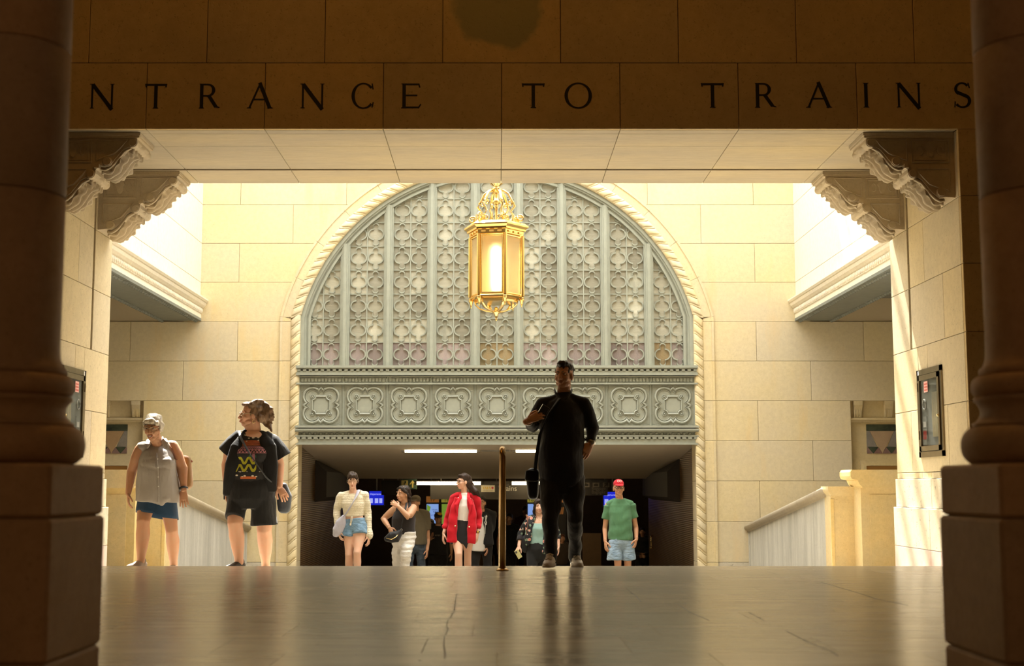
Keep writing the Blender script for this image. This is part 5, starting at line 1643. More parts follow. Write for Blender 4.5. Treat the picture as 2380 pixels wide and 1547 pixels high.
rloft(sh, [P(366, 1166), P(367, 1150), P(367, 1125), P(366, 1095), P(366, 1062), P(365, 1046), P(366, 1036)],
      [(.226,.200), (.222,.196), (.212,.186), (.198,.180), (.184,.152), (.155,.115), (.088,.08)], (1,0,.03), 28, 2.3, False)
for a, b in ((P(331, 1041, -.02), P(356, 1037)), (P(398, 1034, .03), P(376, 1034))):
    rloft(sh, [a, a.lerp(b, .5), b], [(.066,.066), (.066,.062), (.06,.06)], (0,1,0), 14)
rloft(sh, [P(346, 1078, -.07), P(366, 1080, -.085), P(387, 1077, -.07)], [(.09,.09), (.10,.105), (.09,.09)], (0,0,1), 18)
rloft(sh, [P(367, 1160, -.16), P(367, 1173, -.165)], [(.12,.035), (.07,.025)], (1,0,0), 12)
p.add('shirt', sh, CL['grey_shirt'], ('remesh', .009, 2, .012, 24, 8))
for q, xs in ((-1, (347, 343, 341)), (1, (378, 386, 390))):
    co = MB(); rloft(co, [P(366+q*12, 1018, .03), P(xs[0], 1024, -.07), P(xs[1], 1032, -.12), P(xs[2]+(-q)*1, 1041, -.135)], [(.010,.024), (.010,.034), (.010,.034), (.006,.014)], (0,1,.3), 10)
    p.add('collar', co, CL['grey_shirt'], ('remesh', .006))
pk = MB(); pk.tube([P(364, 1052, -.158), P(366, 1080, -.190), P(368, 1110, -.188), P(369, 1140, -.194), P(369, 1168, -.200)], .010, 6, flat=.5); p.add('placket', pk, CL['grey_shirt'])
for k, y in enumerate((1066, 1086, 1108, 1130, 1150)):
    bt = MB(); rball(bt, P(366.5+k*.5, y, -.200), (.006,.003,.006)); p.add('button', bt, M['white_paper'])
# skirt as an open bell with a slanting hem
sk = MB(); n = 40; lev = []
for j in range(7):
    t = j/6
    ringv = []
    for k in range(n):
        a = 2*math.pi*k/n; cx, sy = math.cos(a), math.sin(a)
        top_y = 1146; bot = 1190 + 15*(.5+.5*cx)*1.0 - (6 if sy < -.2 and cx < 0 else 0) + 10*max(0, sy)
        rx = (.190 + .026*t); ry = .150 + .05*t
        q = P(366, top_y + (bot-top_y)*t)
        ringv.append(V((q.x + rx*cx, p.Y0 - .01 + ry*sy*(1 + .04*math.sin(9*a)*t), q.z)))
    lev += ringv
ns = len(lev)
fs = [(j*n+k, j*n+(k+1) % n, (j+1)*n+(k+1) % n, (j+1)*n+k) for j in range(6) for k in range(n)]
inner = [V((v.x*1.0 + (P(366, 1180).x - v.x)*.03, v.y + (p.Y0-v.y)*.03, v.z)) for v in lev]
sk.add(lev + inner, fs + [tuple(ns+i for i in f[::-1]) for f in fs] + [(6*n+k, 6*n+(k+1) % n, ns+6*n+(k+1) % n, ns+6*n+k) for k in range(n)])
p.add('skirt', sk, CL['navy_skirt'])
p.shoe(anL, (-.5,-1,.10), 'shoe', m_plain('taupe_shoe', (.35,.28,.24), .8, var=.2), M['rubber_sole'], .25); p.shoe(anR, (.1,-1,-.1), 'shoe', m_plain('pale_shoe', (.6,.58,.55), .8), M['rubber_sole'], .25)
hr_ = MB(); g = p.g; ax = (p.hr, p.hf, p.hu)
rball(hr_, g(0, -.020, .052), (.092, .104, .088), ax); rball(hr_, g(0, .066, .070), (.064, .032, .034), ax)
for q in (-1, 1):
    rball(hr_, g(q*.078, -.004, .010), (.020, .055, .056), ax); rball(hr_, g(q*.062, .052, .048), (.022, .030, .030), ax)
rball(hr_, g(0, -.075, -.01), (.072, .045, .065), ax)
p.add('hair', hr_, m_hair('silver_hair', (.60,.55,.46)), ('remesh', .006, 1, .006, 90, 2))
br = MB(); c = wrR.lerp(elR, .10); dd = (wrR-elR).normalized(); e1 = dd.cross(V((0,1,0))).normalized(); e2 = dd.cross(e1)
br.tube([c + e1*.037*math.cos(a) + e2*.036*math.sin(a) for a in np.linspace(0, 2*math.pi, 18)[:-1]], .011, 6, closed=True)
p.add('wrist_band', br, M['black_rubber'], None, 'black wrist band')
p.finish()
bg = MB(); rloft(bg, [P(427, 1070, .20), P(428, 1095, .20), P(430, 1122, .20)], [(.085,.07), (.088,.09), (.080,.085)], (1,0,0), 16, 3)
ob = remesh(bg, .009, 2, 'shoulder_bag'); wrinkle(ob, .006, 14, 2); ob.shade_smooth()
o = link('shoulder_bag', ob, m_cloth('tan_leather', (.30,.16,.055), rough=.5, fold=.3)); tag(o, 'tan leather bag behind the arm of the woman in grey', 'bag')
MB().tube([P(384, 1018, -.03), P(391, 1028, -.115), P(400, 1044, -.125), P(408, 1066, -.05), P(420, 1078, .15)], .014, 8, flat=.3).build('strap', m_cloth('brown_strap', (.16,.05,.02), rough=.5), o, True)
rg_ = MB(); rloft(rg_, [P(424, 1066, .16), P(438, 1066, .2), P(446, 1072, .22)], [.012, .014, .010], (0,1,0), 8); rg_.build('bag_rim', m_cloth('red_brown_rim', (.28,.08,.03), rough=.5), o, True)

# ---------------------------------------------------------------- woman in black shirt and shorts with patterned top
def m_print():
    """black top with bands of painted squiggles, dots and stripes"""
    k = NT('patterned_top_print')
    sp = k.n('SeparateXYZ', {0: k.n('TexCoord').outputs['Object']})
    x, z = sp.outputs[0], k.math('SUBTRACT', sp.outputs[2], .142)
    col = (.012,.011,.012)
    def band(col, z0, z1, c, x0=-9, x1=9):
        m_ = k.math('MULTIPLY', k.math('GREATER_THAN', z, z0), k.math('LESS_THAN', z, z1))
        m_ = k.math('MULTIPLY', m_, k.math('MULTIPLY', k.math('GREATER_THAN', x, x0), k.math('LESS_THAN', x, x1)))
        return m_, k.mix(m_, col, c)
    def squig(col, zc, amp, per, wid, c, x0=-9, x1=9):
        s_ = k.math('SINE', k.math('MULTIPLY', x, 2*math.pi/per))
        d = k.math('ABSOLUTE', k.math('SUBTRACT', z, k.math('MULTIPLY_ADD', s_, amp, zc)))
        sl = k.math('MULTIPLY', k.math('COSINE', k.math('MULTIPLY', x, 2*math.pi/per)), amp*2*math.pi/per)
        d = k.math('DIVIDE', d, k.math('SQRT', k.math('MULTIPLY_ADD', sl, sl, 1.0)))
        # widen the line where it runs steep
        m_ = k.math('LESS_THAN', d, wid)
        m_ = k.math('MULTIPLY', m_, k.math('MULTIPLY', k.math('GREATER_THAN', x, x0), k.math('LESS_THAN', x, x1)))
        return k.mix(m_, col, c)
    wob = k.noise(k.pos((4, 1, 60), obj=True), 1.0, 2)
    _, c1 = band(col, 1.160, 1.215, (.42,.10,.03))
    stripe = k.math('GREATER_THAN', k.math('SINE', k.math('MULTIPLY_ADD', wob, 14.0, k.math('MULTIPLY', z, 560.0))), .78)
    c1 = k.mix(k.math('MULTIPLY', stripe, .9), c1, (.012,.011,.012))
    # pink arches and triangles
    tri = k.math('ABSOLUTE', k.math('SUBTRACT', k.math('PINGPONG', x, .018), k.math('MULTIPLY', k.math('SUBTRACT', z, 1.085), .55)))
    mt, _ = band(col, 1.085, 1.118, (0,0,0))
    c1 = k.mix(k.math('MULTIPLY', mt, k.math('LESS_THAN', tri, .0045)), c1, (.50,.20,.24))
    for zz in (1.083, 1.120, 1.140, 1.150):
        _, c1 = band(c1, zz-.0025, zz+.0025, (.50,.20,.24))
    c1 = squig(c1, 1.131, .004, .020, .0022, (.50,.20,.24))
    _, c1 = band(c1, 1.035, 1.062, (.02,.10,.05), .02, .10); _, c1 = band(c1, 1.0, 1.075, (.40,.16,.22), .055, .085)
    c1 = squig(c1, 1.005, .026, .093, .0125, (.42,.40,.02), -.13, .085); c1 = squig(c1, .930, .026, .093, .0125, (.42,.40,.02), -.13, .10)
    _, c1 = band(c1, .817, .843, (.50,.12,.03), -.06, .10)
    vr = k.n('TexVoronoi', {'Vector': k.pos((1, .02, 1.7), obj=True), 'Scale': 24.0, 'Randomness': .7}).outputs[0]
    dm, _ = band(col, .835, .895, (0,0,0)); dm2, _ = band(col, 1.20, 1.275, (0,0,0))
    dots = k.math('MULTIPLY', k.math('LESS_THAN', vr, .34), k.math('ADD', dm, dm2))
    c1 = k.mix(dots, c1, (.62,.55,.45))
    _, c1 = band(c1, 1.285, 1.305, (.42,.40,.02), .02)
    k.set(Base_Color=c1, Roughness=.8)
    k.bump(k.noise(k.pos((1,1,.4), obj=True), 8, 3), .4, .02)
    return k.m
CL['black_crepe'] = m_cloth('black_crepe', (.011,.011,.012), fold=.6)
p = Person('woman in open black shirt and black shorts over a patterned top, looking aside', 13.95, 'fair', .009)
P = p.P
p.set_head(P(583, 964, -.02), yaw=-66, pitch=2, scale=1.12, jaw=1.25)
p.face((.10,.06,.04), 'closed'); p.glasses(M['spec_wire'], .024, .017)
p.neck(P(589, 1004, .0), .084)
rball(p.body, P(589, 1013, -.03), (.13,.10,.06))
rball(p.body, P(580, 990, -.03), (.06,.06,.035))
shL, shR = P(544, 1024), P(633, 1022)
p.torso([P(584, 1156), P(584, 1148), P(584, 1130), P(585, 1090), P(586, 1055), P(587, 1030), P(588, 1012)], [(.15,.15), (.23,.19), (.235,.20), (.22,.19), (.20,.16), (.155,.12), (.085,.08)])
elL, wrL = P(527, 1080, .06), P(527, 1136, .0); elR, wrR = P(648, 1080, .03), P(649, 1131, -.08)
p.arm(shL, elL, wrL, (.068,.070,.056,.052,.034)); p.arm(shR, elR, wrR, (.068,.070,.058,.054,.035))
p.hand(wrL, (0,-.1,-1), (1,0,0), (0,-1,0), .5); p.hand(wrR, P(664, 1158, -.12)-wrR, (-.3,1,-.1), (-.8,-.3,-.5), .6, 1.05, .12)
hipL, hipR = P(551, 1172), P(616, 1172)
knL, knR = P(546, 1216, -.14), P(614, 1228, .02)
anL, anR = p.foot(556, -.08, .10), p.foot(618, .30)
p.leg(hipL, knL, anL, (.090,.090,.078,.080,.046)); p.leg(hipR, knR, anR, (.090,.090,.078,.080,.046))
tp = MB()
rloft(tp, [P(584, 1122), P(584, 1100), P(585, 1070), P(586, 1040), P(587, 1024)], [(.232,.205), (.236,.212), (.222,.205), (.20,.175), (.150,.135)], (1,0,0), 26, 2.3)
rball(tp, P(568, 1056, -.14), (.09,.08,.085)); rball(tp, P(604, 1056, -.14), (.09,.08,.085))
p.add('patterned_top', tp, m_print(), ('remesh', .009, 2, .004, 14, 4), 'black top painted with yellow squiggles, orange bands and dots')
# open shirt: two front panels, back and wide sleeves
ca = MB()
for q in (-1, 1):
    xs = [(576, 1006), (552, 1040), (541, 1080), (535, 1120), (532, 1148)] if q < 0 else [(604, 1006), (625, 1040), (629, 1080), (630, 1115), (631, 1140)]
    rloft(ca, [P(xs[0][0], xs[0][1], -.05), P(xs[1][0], xs[1][1], -.14), P(xs[2][0], xs[2][1], -.16), P(xs[3][0], xs[3][1], -.15), P(xs[4][0], xs[4][1], -.12)],
          [(.055,.03), (.075,.035), (.075,.035), (.070,.030), (.062,.025)], (1,0,0), 16, 3)
rloft(ca, [P(585, 1146, .10), P(585, 1110, .10), P(586, 1060, .08), P(587, 1022, .05), P(588, 1006, .04)], [(.255,.13), (.255,.13), (.24,.13), (.20,.11), (.11,.07)], (1,0,0), 24, 2.6)
rloft(ca, [P(562, 1011), P(545, 1027), P(533, 1042, .02), P(525, 1052, .03)], [.070, .088, .094, .092], (0,1,0), 18, 2, False)
rloft(ca, [P(612, 1011), P(632, 1027), P(645, 1047, .01), P(655, 1064, .02)], [.070, .090, .100, .108], (0,1,0), 18, 2, False)
rloft(ca, [P(528, 1130, .02), P(523, 1150, .0), P(521, 1160, .0)], [(.03,.05), (.022,.04), (.010,.02)], (1,0,0), 12)
p.add('open_shirt', ca, CL['black_crepe'], ('remesh', .010, 2, .007, 18, 6))
so = MB()
rloft(so, [P(584, 1181), P(584, 1158), P(584, 1130), P(584, 1112)], [(.215,.17), (.245,.21), (.242,.215), (.23,.205)], (1,0,0), 24, 2.3, False)
rloft(so, [P(556, 1158), P(549, 1182, -.05), P(545, 1203, -.10)], [(.118,.16), (.104,.14), (.096,.12)], (1,0,0), 20, 2, False)
rloft(so, [P(612, 1158), P(613, 1190, .0), P(614, 1220, .0)], [(.128,.17), (.134,.16), (.142,.15)], (1,0,0), 20, 2, False)
p.add('shorts', so, CL['black_crepe'], ('remesh', .010, 2, .006, 20, 9))
for an, d in ((anL, (-.6,-1,.12)), (anR, (.05,-1,-.1))): p.shoe(an, d, 'shoe', m_plain('black_flat_shoe', (.02,.018,.018), .6), M['black_rubber'], .25)
hr_ = MB(); g = p.g; ax = (p.hr, p.hf, p.hu)
rball(hr_, g(0, -.030, .056), (.088, .104, .084), ax); rball(hr_, g(0, .048, .098), (.050, .044, .022), ax)
rball(hr_, g(.055, -.02, .02), (.035, .050, .060), ax); rball(hr_, g(0, -.09, .0), (.075, .06, .075), ax)
hb = g(0, -.08, .03)
for k in range(26):
    q = (k*.618) % 1; q2 = (k*.377) % 1
    a = hb + V((-.06+.10*q2, -.09+.15*q, .075-.16*q2))
    e = P(616+26*(1-abs(q2-.45))*(.6+.4*q)+3*q, 944 + 58*q2 + 6*q, .06-.12*q)
    mdl = a.lerp(e, .5) + V((.0, 0, .035 - .02*q2))
    rloft(hr_, [a, a.lerp(mdl, .5)+V((0,0,.012)), mdl, mdl.lerp(e, .6)+V((0,0,.01)), e], [.040, .038, .032, .020, .006], (0,1,0), 10)
p.add('hair', hr_, m_hair('windblown_brown_hair', (.20,.125,.075)), ('remesh', .006, 1, .008, 80, 2))
er = MB(); er.tube([g(.080, -.012 + .014*math.cos(a), -.062 + .016*math.sin(a)) for a in np.linspace(0, 2*math.pi, 14)[:-1]], .0035, 6, closed=True)
p.add('earring', er, M['brass'])
p.finish()
bg = MB(); rloft(bg, [P(659, 1130, .06), P(661, 1152, .06), P(660, 1182, .06)], [(.05,.05), (.078,.065), (.070,.06)], (1,0,0), 18, 2.6)
ob = remesh(bg, .008, 2, 'crossbody_bag'); wrinkle(ob, .007, 16, 4); ob.shade_smooth()
o = link('crossbody_bag', ob, m_cloth('slate_blue_canvas', (.055,.065,.085), rough=.5)); tag(o, 'slate blue crossbody bag at the hip of the woman in the patterned top', 'bag')
MB().tube([P(588, 1000, .16), P(556, 1001, -.02), P(560, 1018, -.165), P(575, 1045, -.235), P(598, 1080, -.235), P(618, 1108, -.225), P(640, 1130, -.10)], .017, 8, flat=.3).build('strap', m_cloth('grey_webbing', (.045,.05,.06), rough=.4), o, True)
# ---------------------------------------------------------------- young woman in cream knit and denim shorts
def m_knit():
    k = NT('cream_open_knit')
    wv = k.n('TexWave', {'Vector': k.pos(obj=True), 'Scale': 9.0, 'Distortion': .8}, bands_direction='Z').outputs[0]
    v = k.n('TexVoronoi', {'Vector': k.pos(obj=True), 'Scale': 75.0}).outputs[0]
    col = k.mix(k.math('MULTIPLY', k.ramp(v, [(.2, (1,1,1)), (.5, (0,0,0))]), k.math('MULTIPLY', wv, .5)), (.72,.66,.50), (.50,.42,.28))
    k.set(Base_Color=col, Roughness=.9, Sheen_Weight=.2)
    k.bump(k.math('ADD', k.math('MULTIPLY', wv, .5), v), .6, .008)
    return k.m
CL['knit'] = m_knit()
def m_denim(name, c, c2):
    k = NT(name)
    n1 = k.noise(k.pos((1,1,.6), obj=True), 9, 4)
    col = k.mix(k.ramp(n1, [(.3, (0,0,0)), (.7, (1,1,1))]), c, c2)
    k.set(Base_Color=col, Roughness=.9, Sheen_Weight=.1)
    k.bump(k.noise(k.pos((1,1,2.2), obj=True), 14, 3), .8, .03)
    return k.m
CL['denim'] = m_denim('blue_denim', (.10,.20,.32), (.20,.33,.46))
CL['pale_denim'] = m_denim('pale_blue_denim', (.19,.29,.40), (.32,.43,.54))
p = Person('young woman in cream knit top and short denim shorts looking down', 20.0, 'pale', .011)
P = p.P
p.set_head(P(819.5, 1116, -.06), yaw=3, pitch=-12, scale=1.0, jaw=.9)
p.face((.04,.025,.018), lid=True); p.glasses(M['spec_wire'], .026, .023)
p.neck(P(820.5, 1141), .050)
shL, shR = P(793, 1150), P(848, 1150)
p.torso([P(825, 1240), P(825, 1220), P(822, 1195), P(821, 1172), P(820.5, 1155), P(820.5, 1143)], [(.12,.11), (.165,.125), (.135,.105), (.16,.12), (.15,.10), (.07,.06)], shrink=.95)
elL, wrL = P(783, 1186, .04), P(786, 1236, -.04); elR, wrR = P(855, 1190, .04), P(858, 1245, -.02)
p.arm(shL, elL, wrL, (.05,.044,.036,.036,.025)); p.arm(shR, elR, wrR, (.05,.044,.036,.036,.025))
p.hand(wrL, P(791, 1249, -.06)-wrL, (1,.3,0), (.2,-1,0), .6, 1.0); p.hand(wrR, P(857, 1260, -.04)-wrR, (-1,.3,0), (-.2,-1,0), .6, 1.0)
hipL, hipR = P(813, 1228), P(838, 1228)
knL, knR = P(811, 1288, -.08), P(830, 1284, -.16)
anL, anR = p.foot(812, .10), p.foot(831, -.14)
p.leg(hipL, knL, anL, (.098,.086,.058,.060,.038)); p.leg(hipR, knR, anR, (.100,.088,.058,.060,.038))
sw = MB()
rloft(sw, [P(821, 1199), P(821, 1185), P(821, 1170), P(820.5, 1156), P(820.5, 1147)], [(.148,.118), (.158,.128), (.172,.142), (.170,.118), (.115,.085)], (1,0,0), 24, 2.3, False)
for a, b in ((P(795, 1151), P(810, 1146)), (P(846, 1151), P(831, 1146))): rloft(sw, [a, b], [.060, .052], (0,1,0), 12)
p.arm(shL, elL, elL.lerp(wrL, .97), (.062,.060,.054,.056,.066), sw); p.arm(shR, elR, elR.lerp(wrR, .99), (.062,.060,.054,.056,.066), sw)
p.add('knit_top', sw, CL['knit'], ('remesh', .010, 2, .006, 40, 3, (.4,.4,1.4)))
tie = MB(); tie.tube([P(817, 1198, -.13), P(815, 1208, -.15), P(814, 1217, -.15)], .006, 6); tie.tube([P(819, 1198, -.13), P(818, 1208, -.15), P(815.5, 1219, -.15)], .006, 6); rball(tie, P(814.5, 1218, -.15), (.012,.010,.022))
p.add('drawstring', tie, CL['knit'])
so = MB()
rloft(so, [P(825, 1232), P(825, 1218), P(824, 1204)], [(.165,.130), (.172,.135), (.152,.12)], (1,0,0), 24, 2.3, False)
rloft(so, [P(812, 1220), P(808.5, 1246, -.02)], [(.108,.125), (.108,.12)], (1,0,-.2), 18, 2, False); rloft(so, [P(837, 1218), P(837, 1241, -.05)], [(.110,.125), (.112,.12)], (1,0,0), 18, 2, False)
p.add('denim_shorts', so, CL['denim'], ('remesh', .009, 2, .005, 34, 5))
for an in (anL, anR): p.shoe(an, (0,-1,.1), 'shoe', m_plain('white_trainer', (.6,.58,.55), .7), M['rubber_sole'], .24)
hr_ = MB(); g = p.g; ax = (p.hr, p.hf, p.hu)
rball(hr_, g(0, -.026, .050), (.080, .098, .082), ax); rball(hr_, g(0, -.085, .035), (.060, .050, .055), ax)
for q in (-1, 1):
    rloft(hr_, [g(q*.018, .078, .094), g(q*.054, .070, .060), g(q*.073, .040, .010), g(q*.082, .02, -.045)], [.016, .014, .010, .006], (0,1,0), 10)
    rball(hr_, g(q*.076, -.04, -.01), (.014, .040, .045), ax)
rloft(hr_, [g(-.012, .088, .085), g(-.016, .100, .050), g(-.020, .100, .028)], [.014, .010, .005], (1,0,0), 8); rloft(hr_, [g(.012, .088, .085), g(.014, .100, .052), g(.020, .098, .034)], [.014, .010, .005], (1,0,0), 8)
p.add('hair', hr_, m_hair('dark_brown_hair', (.035,.020,.012)), ('remesh', .007, 1, .005, 90, 3))
p.finish()
CL['lavender'] = m_cloth('lavender_canvas', (.48,.48,.58), fold=.6)
bg = MB(); rloft(bg, [P(799, 1200, -.12), P(792, 1215, -.10), P(785, 1232, -.08), P(780, 1242, -.06)], [(.035,.03), (.078,.05), (.085,.06), (.05,.045)], (1,0,.6), 18, 2.4)
ob = remesh(bg, .009, 2, 'sling_bag'); wrinkle(ob, .006, 26, 1); ob.shade_smooth()
o = link('sling_bag', ob, CL['lavender']); tag(o, 'pale lavender sling bag worn across the cream knit top', 'bag')
MB().tube([P(838, 1140, .06), P(834, 1138, -.07), P(829, 1150, -.155), P(820, 1168, -.17), P(809, 1186, -.155), P(799, 1201, -.13)], .026, 8, flat=.25).build('strap', CL['lavender'], o, True)

# ---------------------------------------------------------------- woman in black tank top and white trousers
CL['black_tank'] = m_cloth('black_rib_cotton', (.022,.018,.018), fold=.4)
CL['white_jean'] = m_cloth('white_denim', (.72,.71,.68), var=.04, fold=.9, fscale=10, stretch=(1,1,1.6))
p = Person('woman in black tank top and white trousers, hand on her shoulder, looking aside', 20.3, 'olive', .011)
P = p.P
p.set_head(P(937, 1147, -.04), yaw=-48, pitch=0, scale=1.02)
p.face((.03,.02,.014)); p.neck(P(940, 1170), .054)
shL, shR = P(920, 1181), P(960, 1180)
p.torso([P(940, 1262), P(940, 1246), P(938, 1222), P(939, 1200), P(940, 1184), P(940, 1173)], [(.12,.11), (.17,.14), (.168,.14), (.17,.14), (.15,.11), (.075,.065)], shrink=.93)
elL, wrL = P(891, 1205, .08), P(905, 1226, -.14); elR, wrR = P(950, 1201, -.22), P(926, 1177, -.20)
p.arm(shL, elL, wrL, (.058,.056,.046,.044,.030)); p.arm(shR, elR, wrR, (.064,.062,.052,.046,.030))
p.hand(wrL, P(910, 1238, -.17)-wrL, (.5,.6,-.2), (.8,-.2,.4), 1.0, 1.0); p.hand(wrR, P(911, 1166, -.16)-wrR, (.1,1,-.4), (.3,.1,1), .45, 1.0)
hipL, hipR = P(929, 1250), P(951, 1250)
knL, knR = P(922, 1288, .02), P(943, 1284, -.14)
anL, anR = p.foot(924, .20), p.foot(941, -.12)
p.leg(hipL, knL, anL, (.095,.085,.06,.055,.038)); p.leg(hipR, knR, anR, (.095,.085,.06,.055,.038))
tk = MB()
rloft(tk, [P(938, 1240), P(938, 1225), P(938, 1205), P(939, 1190), P(940, 1181)], [(.182,.155), (.176,.152), (.178,.156), (.150,.125), (.095,.09)], (1,0,0), 24, 2.3, False)
rloft(tk, [P(937, 1236, -.12), P(937, 1247, -.12)], [(.10,.03), (.02,.02)], (1,0,0), 12)
for a, b in ((P(927, 1171, .0), P(925, 1184, -.06)), (P(952, 1170, .0), P(953, 1184, -.07))): rloft(tk, [a, b], [.030, .04], (0,1,0), 12)
p.add('tank_top', tk, CL['black_tank'], ('remesh', .010, 2, .004, 24, 3))
un = MB(); rloft(un, [P(929, 1183, -.115), P(934, 1188, -.14), P(940, 1190, -.15)], [.012, .012, .01], (1,0,0), 8); p.add('undershirt_edge', un, M['white_paper'])
tr = MB()
rloft(tr, [P(940, 1262), P(940, 1250), P(940, 1238)], [(.14,.13), (.185,.155), (.175,.15)], (1,0,0), 22, 2.3)
p.leg(hipL, knL, anL, (.106,.100,.080,.070,.062), tr); p.leg(hipR, knR, anR, (.108,.104,.084,.072,.062), tr)
p.add('trousers', tr, CL['white_jean'], ('remesh', .010, 2, .010, 44, 7, (.35,.35,1.6)))
for an in (anL, anR): p.shoe(an, (0,-1,.1), 'shoe', M['black_rubber'], M['black_rubber'], .24)
hr_ = MB(); g = p.g; ax = (p.hr, p.hf, p.hu)
rball(hr_, g(0, -.030, .050), (.084, .100, .082), ax); rball(hr_, g(0, .040, .090), (.055, .040, .026), ax); rball(hr_, g(0, -.10, -.02), (.045, .040, .075), ax)
for q in (-1, 1): rloft(hr_, [g(q*.05, .055, .075), g(q*.076, .012, .03), g(q*.076, -.04, -.03), g(q*.05, -.09, -.06)], [.024, .022, .020, .022], (0,1,0), 10)
rloft(hr_, [g(0, -.10, -.03), g(0, -.11, -.12), g(0, -.10, -.18)], [.045, .034, .018], (1,0,0), 12)
p.add('hair', hr_, m_hair('black_brown_hair', (.022,.014,.010)), ('remesh', .007, 1, .005, 90, 6))
rn = MB(); c = wrR + (P(911, 1166, -.16)-wrR).normalized()*.10; rball(rn, c + V((0,-.012,.0)), (.012,.008,.008)); p.add('ring', rn, M['brass'])
p.finish()
CL['black_nylon'] = m_cloth('black_nylon', (.012,.012,.013), rough=.45, fold=.4)
bg = MB(); rloft(bg, [P(898, 1252, -.24), P(908, 1249, -.26), P(920, 1247, -.25), P(930, 1236, -.20)], [(.040,.035), (.085,.055), (.092,.055), (.045,.035)], (0,0,1), 18, 2.3)
ob = remesh(bg, .009, 2, 'belt_bag'); wrinkle(ob, .004, 30, 2); ob.shade_smooth()
o = link('belt_bag', ob, CL['black_nylon']); tag(o, 'black crescent belt bag held by the woman in white trousers', 'bag')
MB().tube([P(947, 1166, .05), P(945, 1169, -.09), P(940, 1190, -.175), P(936, 1210, -.185), P(932, 1230, -.19)], .017, 8, flat=.3).build('strap', CL['black_nylon'], o, True)
MB().tube([P(898, 1250, -.29), P(910, 1253, -.325), P(921, 1247, -.315), P(926, 1240, -.27)], .006, 6).build('zip', M['brass'], o, True)
MB().tube([P(933+2.4*math.cos(a), 1231+2.4*math.sin(a), -.21) for a in np.linspace(0, 6.28, 13)[:-1]], .005, 6, closed=True).build('strap_ring', M['fitting'], o, True)

# ---------------------------------------------------------------- woman in red blazer
CL['red'] = m_cloth('red_suiting', (.52,.008,.020), var=.08, fold=.6, fscale=6)
CL['white_tee'] = m_cloth('white_jersey', (.74,.72,.68), var=.03, fold=.6)
CL['black_skirt'] = m_cloth('black_suiting', (.012,.012,.012), fold=.3)
p = Person('woman in open red blazer, white top and black skirt, looking aside', 20.7, 'pale', .011)
P = p.P
p.set_head(P(1076.5, 1119, -.02), yaw=-60, pitch=2, scale=1.0, jaw=.95)
p.face((.035,.022,.016)); p.glasses(M['spec_dark'], .024, .018, .003)
p.neck(P(1079, 1147), .050)
shL, shR = P(1054, 1160), P(1108, 1160)
p.torso([P(1074, 1250), P(1074, 1236), P(1074, 1208), P(1077, 1182), P(1079, 1163), P(1079, 1150)], [(.12,.11), (.17,.13), (.14,.115), (.165,.13), (.15,.10), (.07,.06)], shrink=.92)
elL, wrL = P(1040, 1205, .05), P(1031, 1240, -.05); elR, wrR = P(1113, 1206, .05), P(1110, 1240, -.05)
p.arm(shL, elL, wrL, (.05,.046,.038,.036,.026)); p.arm(shR, elR, wrR, (.05,.046,.038,.036,.026))
p.hand(wrL, P(1029, 1263, -.06)-wrL, (1,.3,0), (.2,-1,0), .55, 1.0); p.hand(wrR, P(1105, 1265, -.10)-wrR, (-.9,.5,0), (-.5,-1,0), .5, 1.0)
hipL, hipR = P(1063, 1242), P(1088, 1242)
knL, knR = P(1066, 1288, -.20), P(1087, 1286, .06)
anL, anR = p.foot(1066, -.22), p.foot(1087, .22)
p.leg(hipL, knL, anL, (.095,.088,.060,.060,.040)); p.leg(hipR, knR, anR, (.095,.085,.058,.058,.040))
te = MB(); rloft(te, [P(1075, 1214), P(1076, 1195), P(1077, 1175), P(1079, 1160), P(1079, 1152)], [(.150,.128), (.152,.130), (.165,.140), (.14,.11), (.075,.07)], (1,0,0), 22, 2.3)
p.add('top', te, CL['white_tee'], ('remesh', .010, 2, .006, 28, 2))
sk = MB()
rloft(sk, [P(1074, 1262), P(1073, 1240), P(1074, 1222), P(1075, 1207)], [(.182,.170), (.186,.160), (.172,.145), (.146,.124)], (1,0,.25), 24, 2.3, False)
rloft(sk, [P(1080, 1250, -.14), P(1084, 1273, -.15)], [(.08,.025), (.012,.012)], (1,0,0), 12)
p.add('skirt', sk, CL['black_skirt'], ('remesh', .010, 2))
bl = MB()
for q in (-1, 1):
    xs = ((1064, 1054, 1052, 1050), (1092, 1098, 1097, 1095))[q > 0]
    rloft(bl, [P(xs[0], 1158, -.10), P(xs[1], 1190, -.125), P(xs[2], 1222, -.135), P(xs[3], 1259 if q < 0 else 1263, -.13)], [(.050,.04), (.060,.045), (.072,.05), (.082 if q < 0 else .070,.05)], (1,0,0), 16, 3, False)
    rloft(bl, [P(1079+q*26, 1157), P(1079+q*14, 1151, -.01), P(1079+q*7, 1148, .02)], [.060, .05, .035], (0,1,0), 14)
rloft(bl, [P(1075, 1260, .05), P(1075, 1230, .05), P(1076, 1200, .05), P(1079, 1170, .04), P(1079, 1152, .03)], [(.205,.13), (.20,.13), (.185,.12), (.185,.11), (.10,.06)], (1,0,0), 22, 2.5, False)
p.arm(shL, elL, elL.lerp(wrL, .52), (.064,.060,.056,.056,.054), bl); p.arm(shR, elR, elR.lerp(wrR, .52), (.064,.060,.056,.056,.054), bl)
p.add('blazer', bl, CL['red'], ('remesh', .009, 2, .007, 26, 4))
for q, xa, xb in ((-1, 1070, 1058), (1, 1089, 1097)):
    lp_ = MB(); rloft(lp_, [P(1079+q*9, 1144, .0), P(xa, 1156, -.135), P(xb+q*-2, 1172, -.178), P(1064 if q < 0 else 1089, 1200, -.185)], [(.012,.02), (.030,.010), (.030,.010), (.006,.006)], (1,0,.3), 10)
    p.add('lapel', lp_, CL['red'], ('remesh', .007))
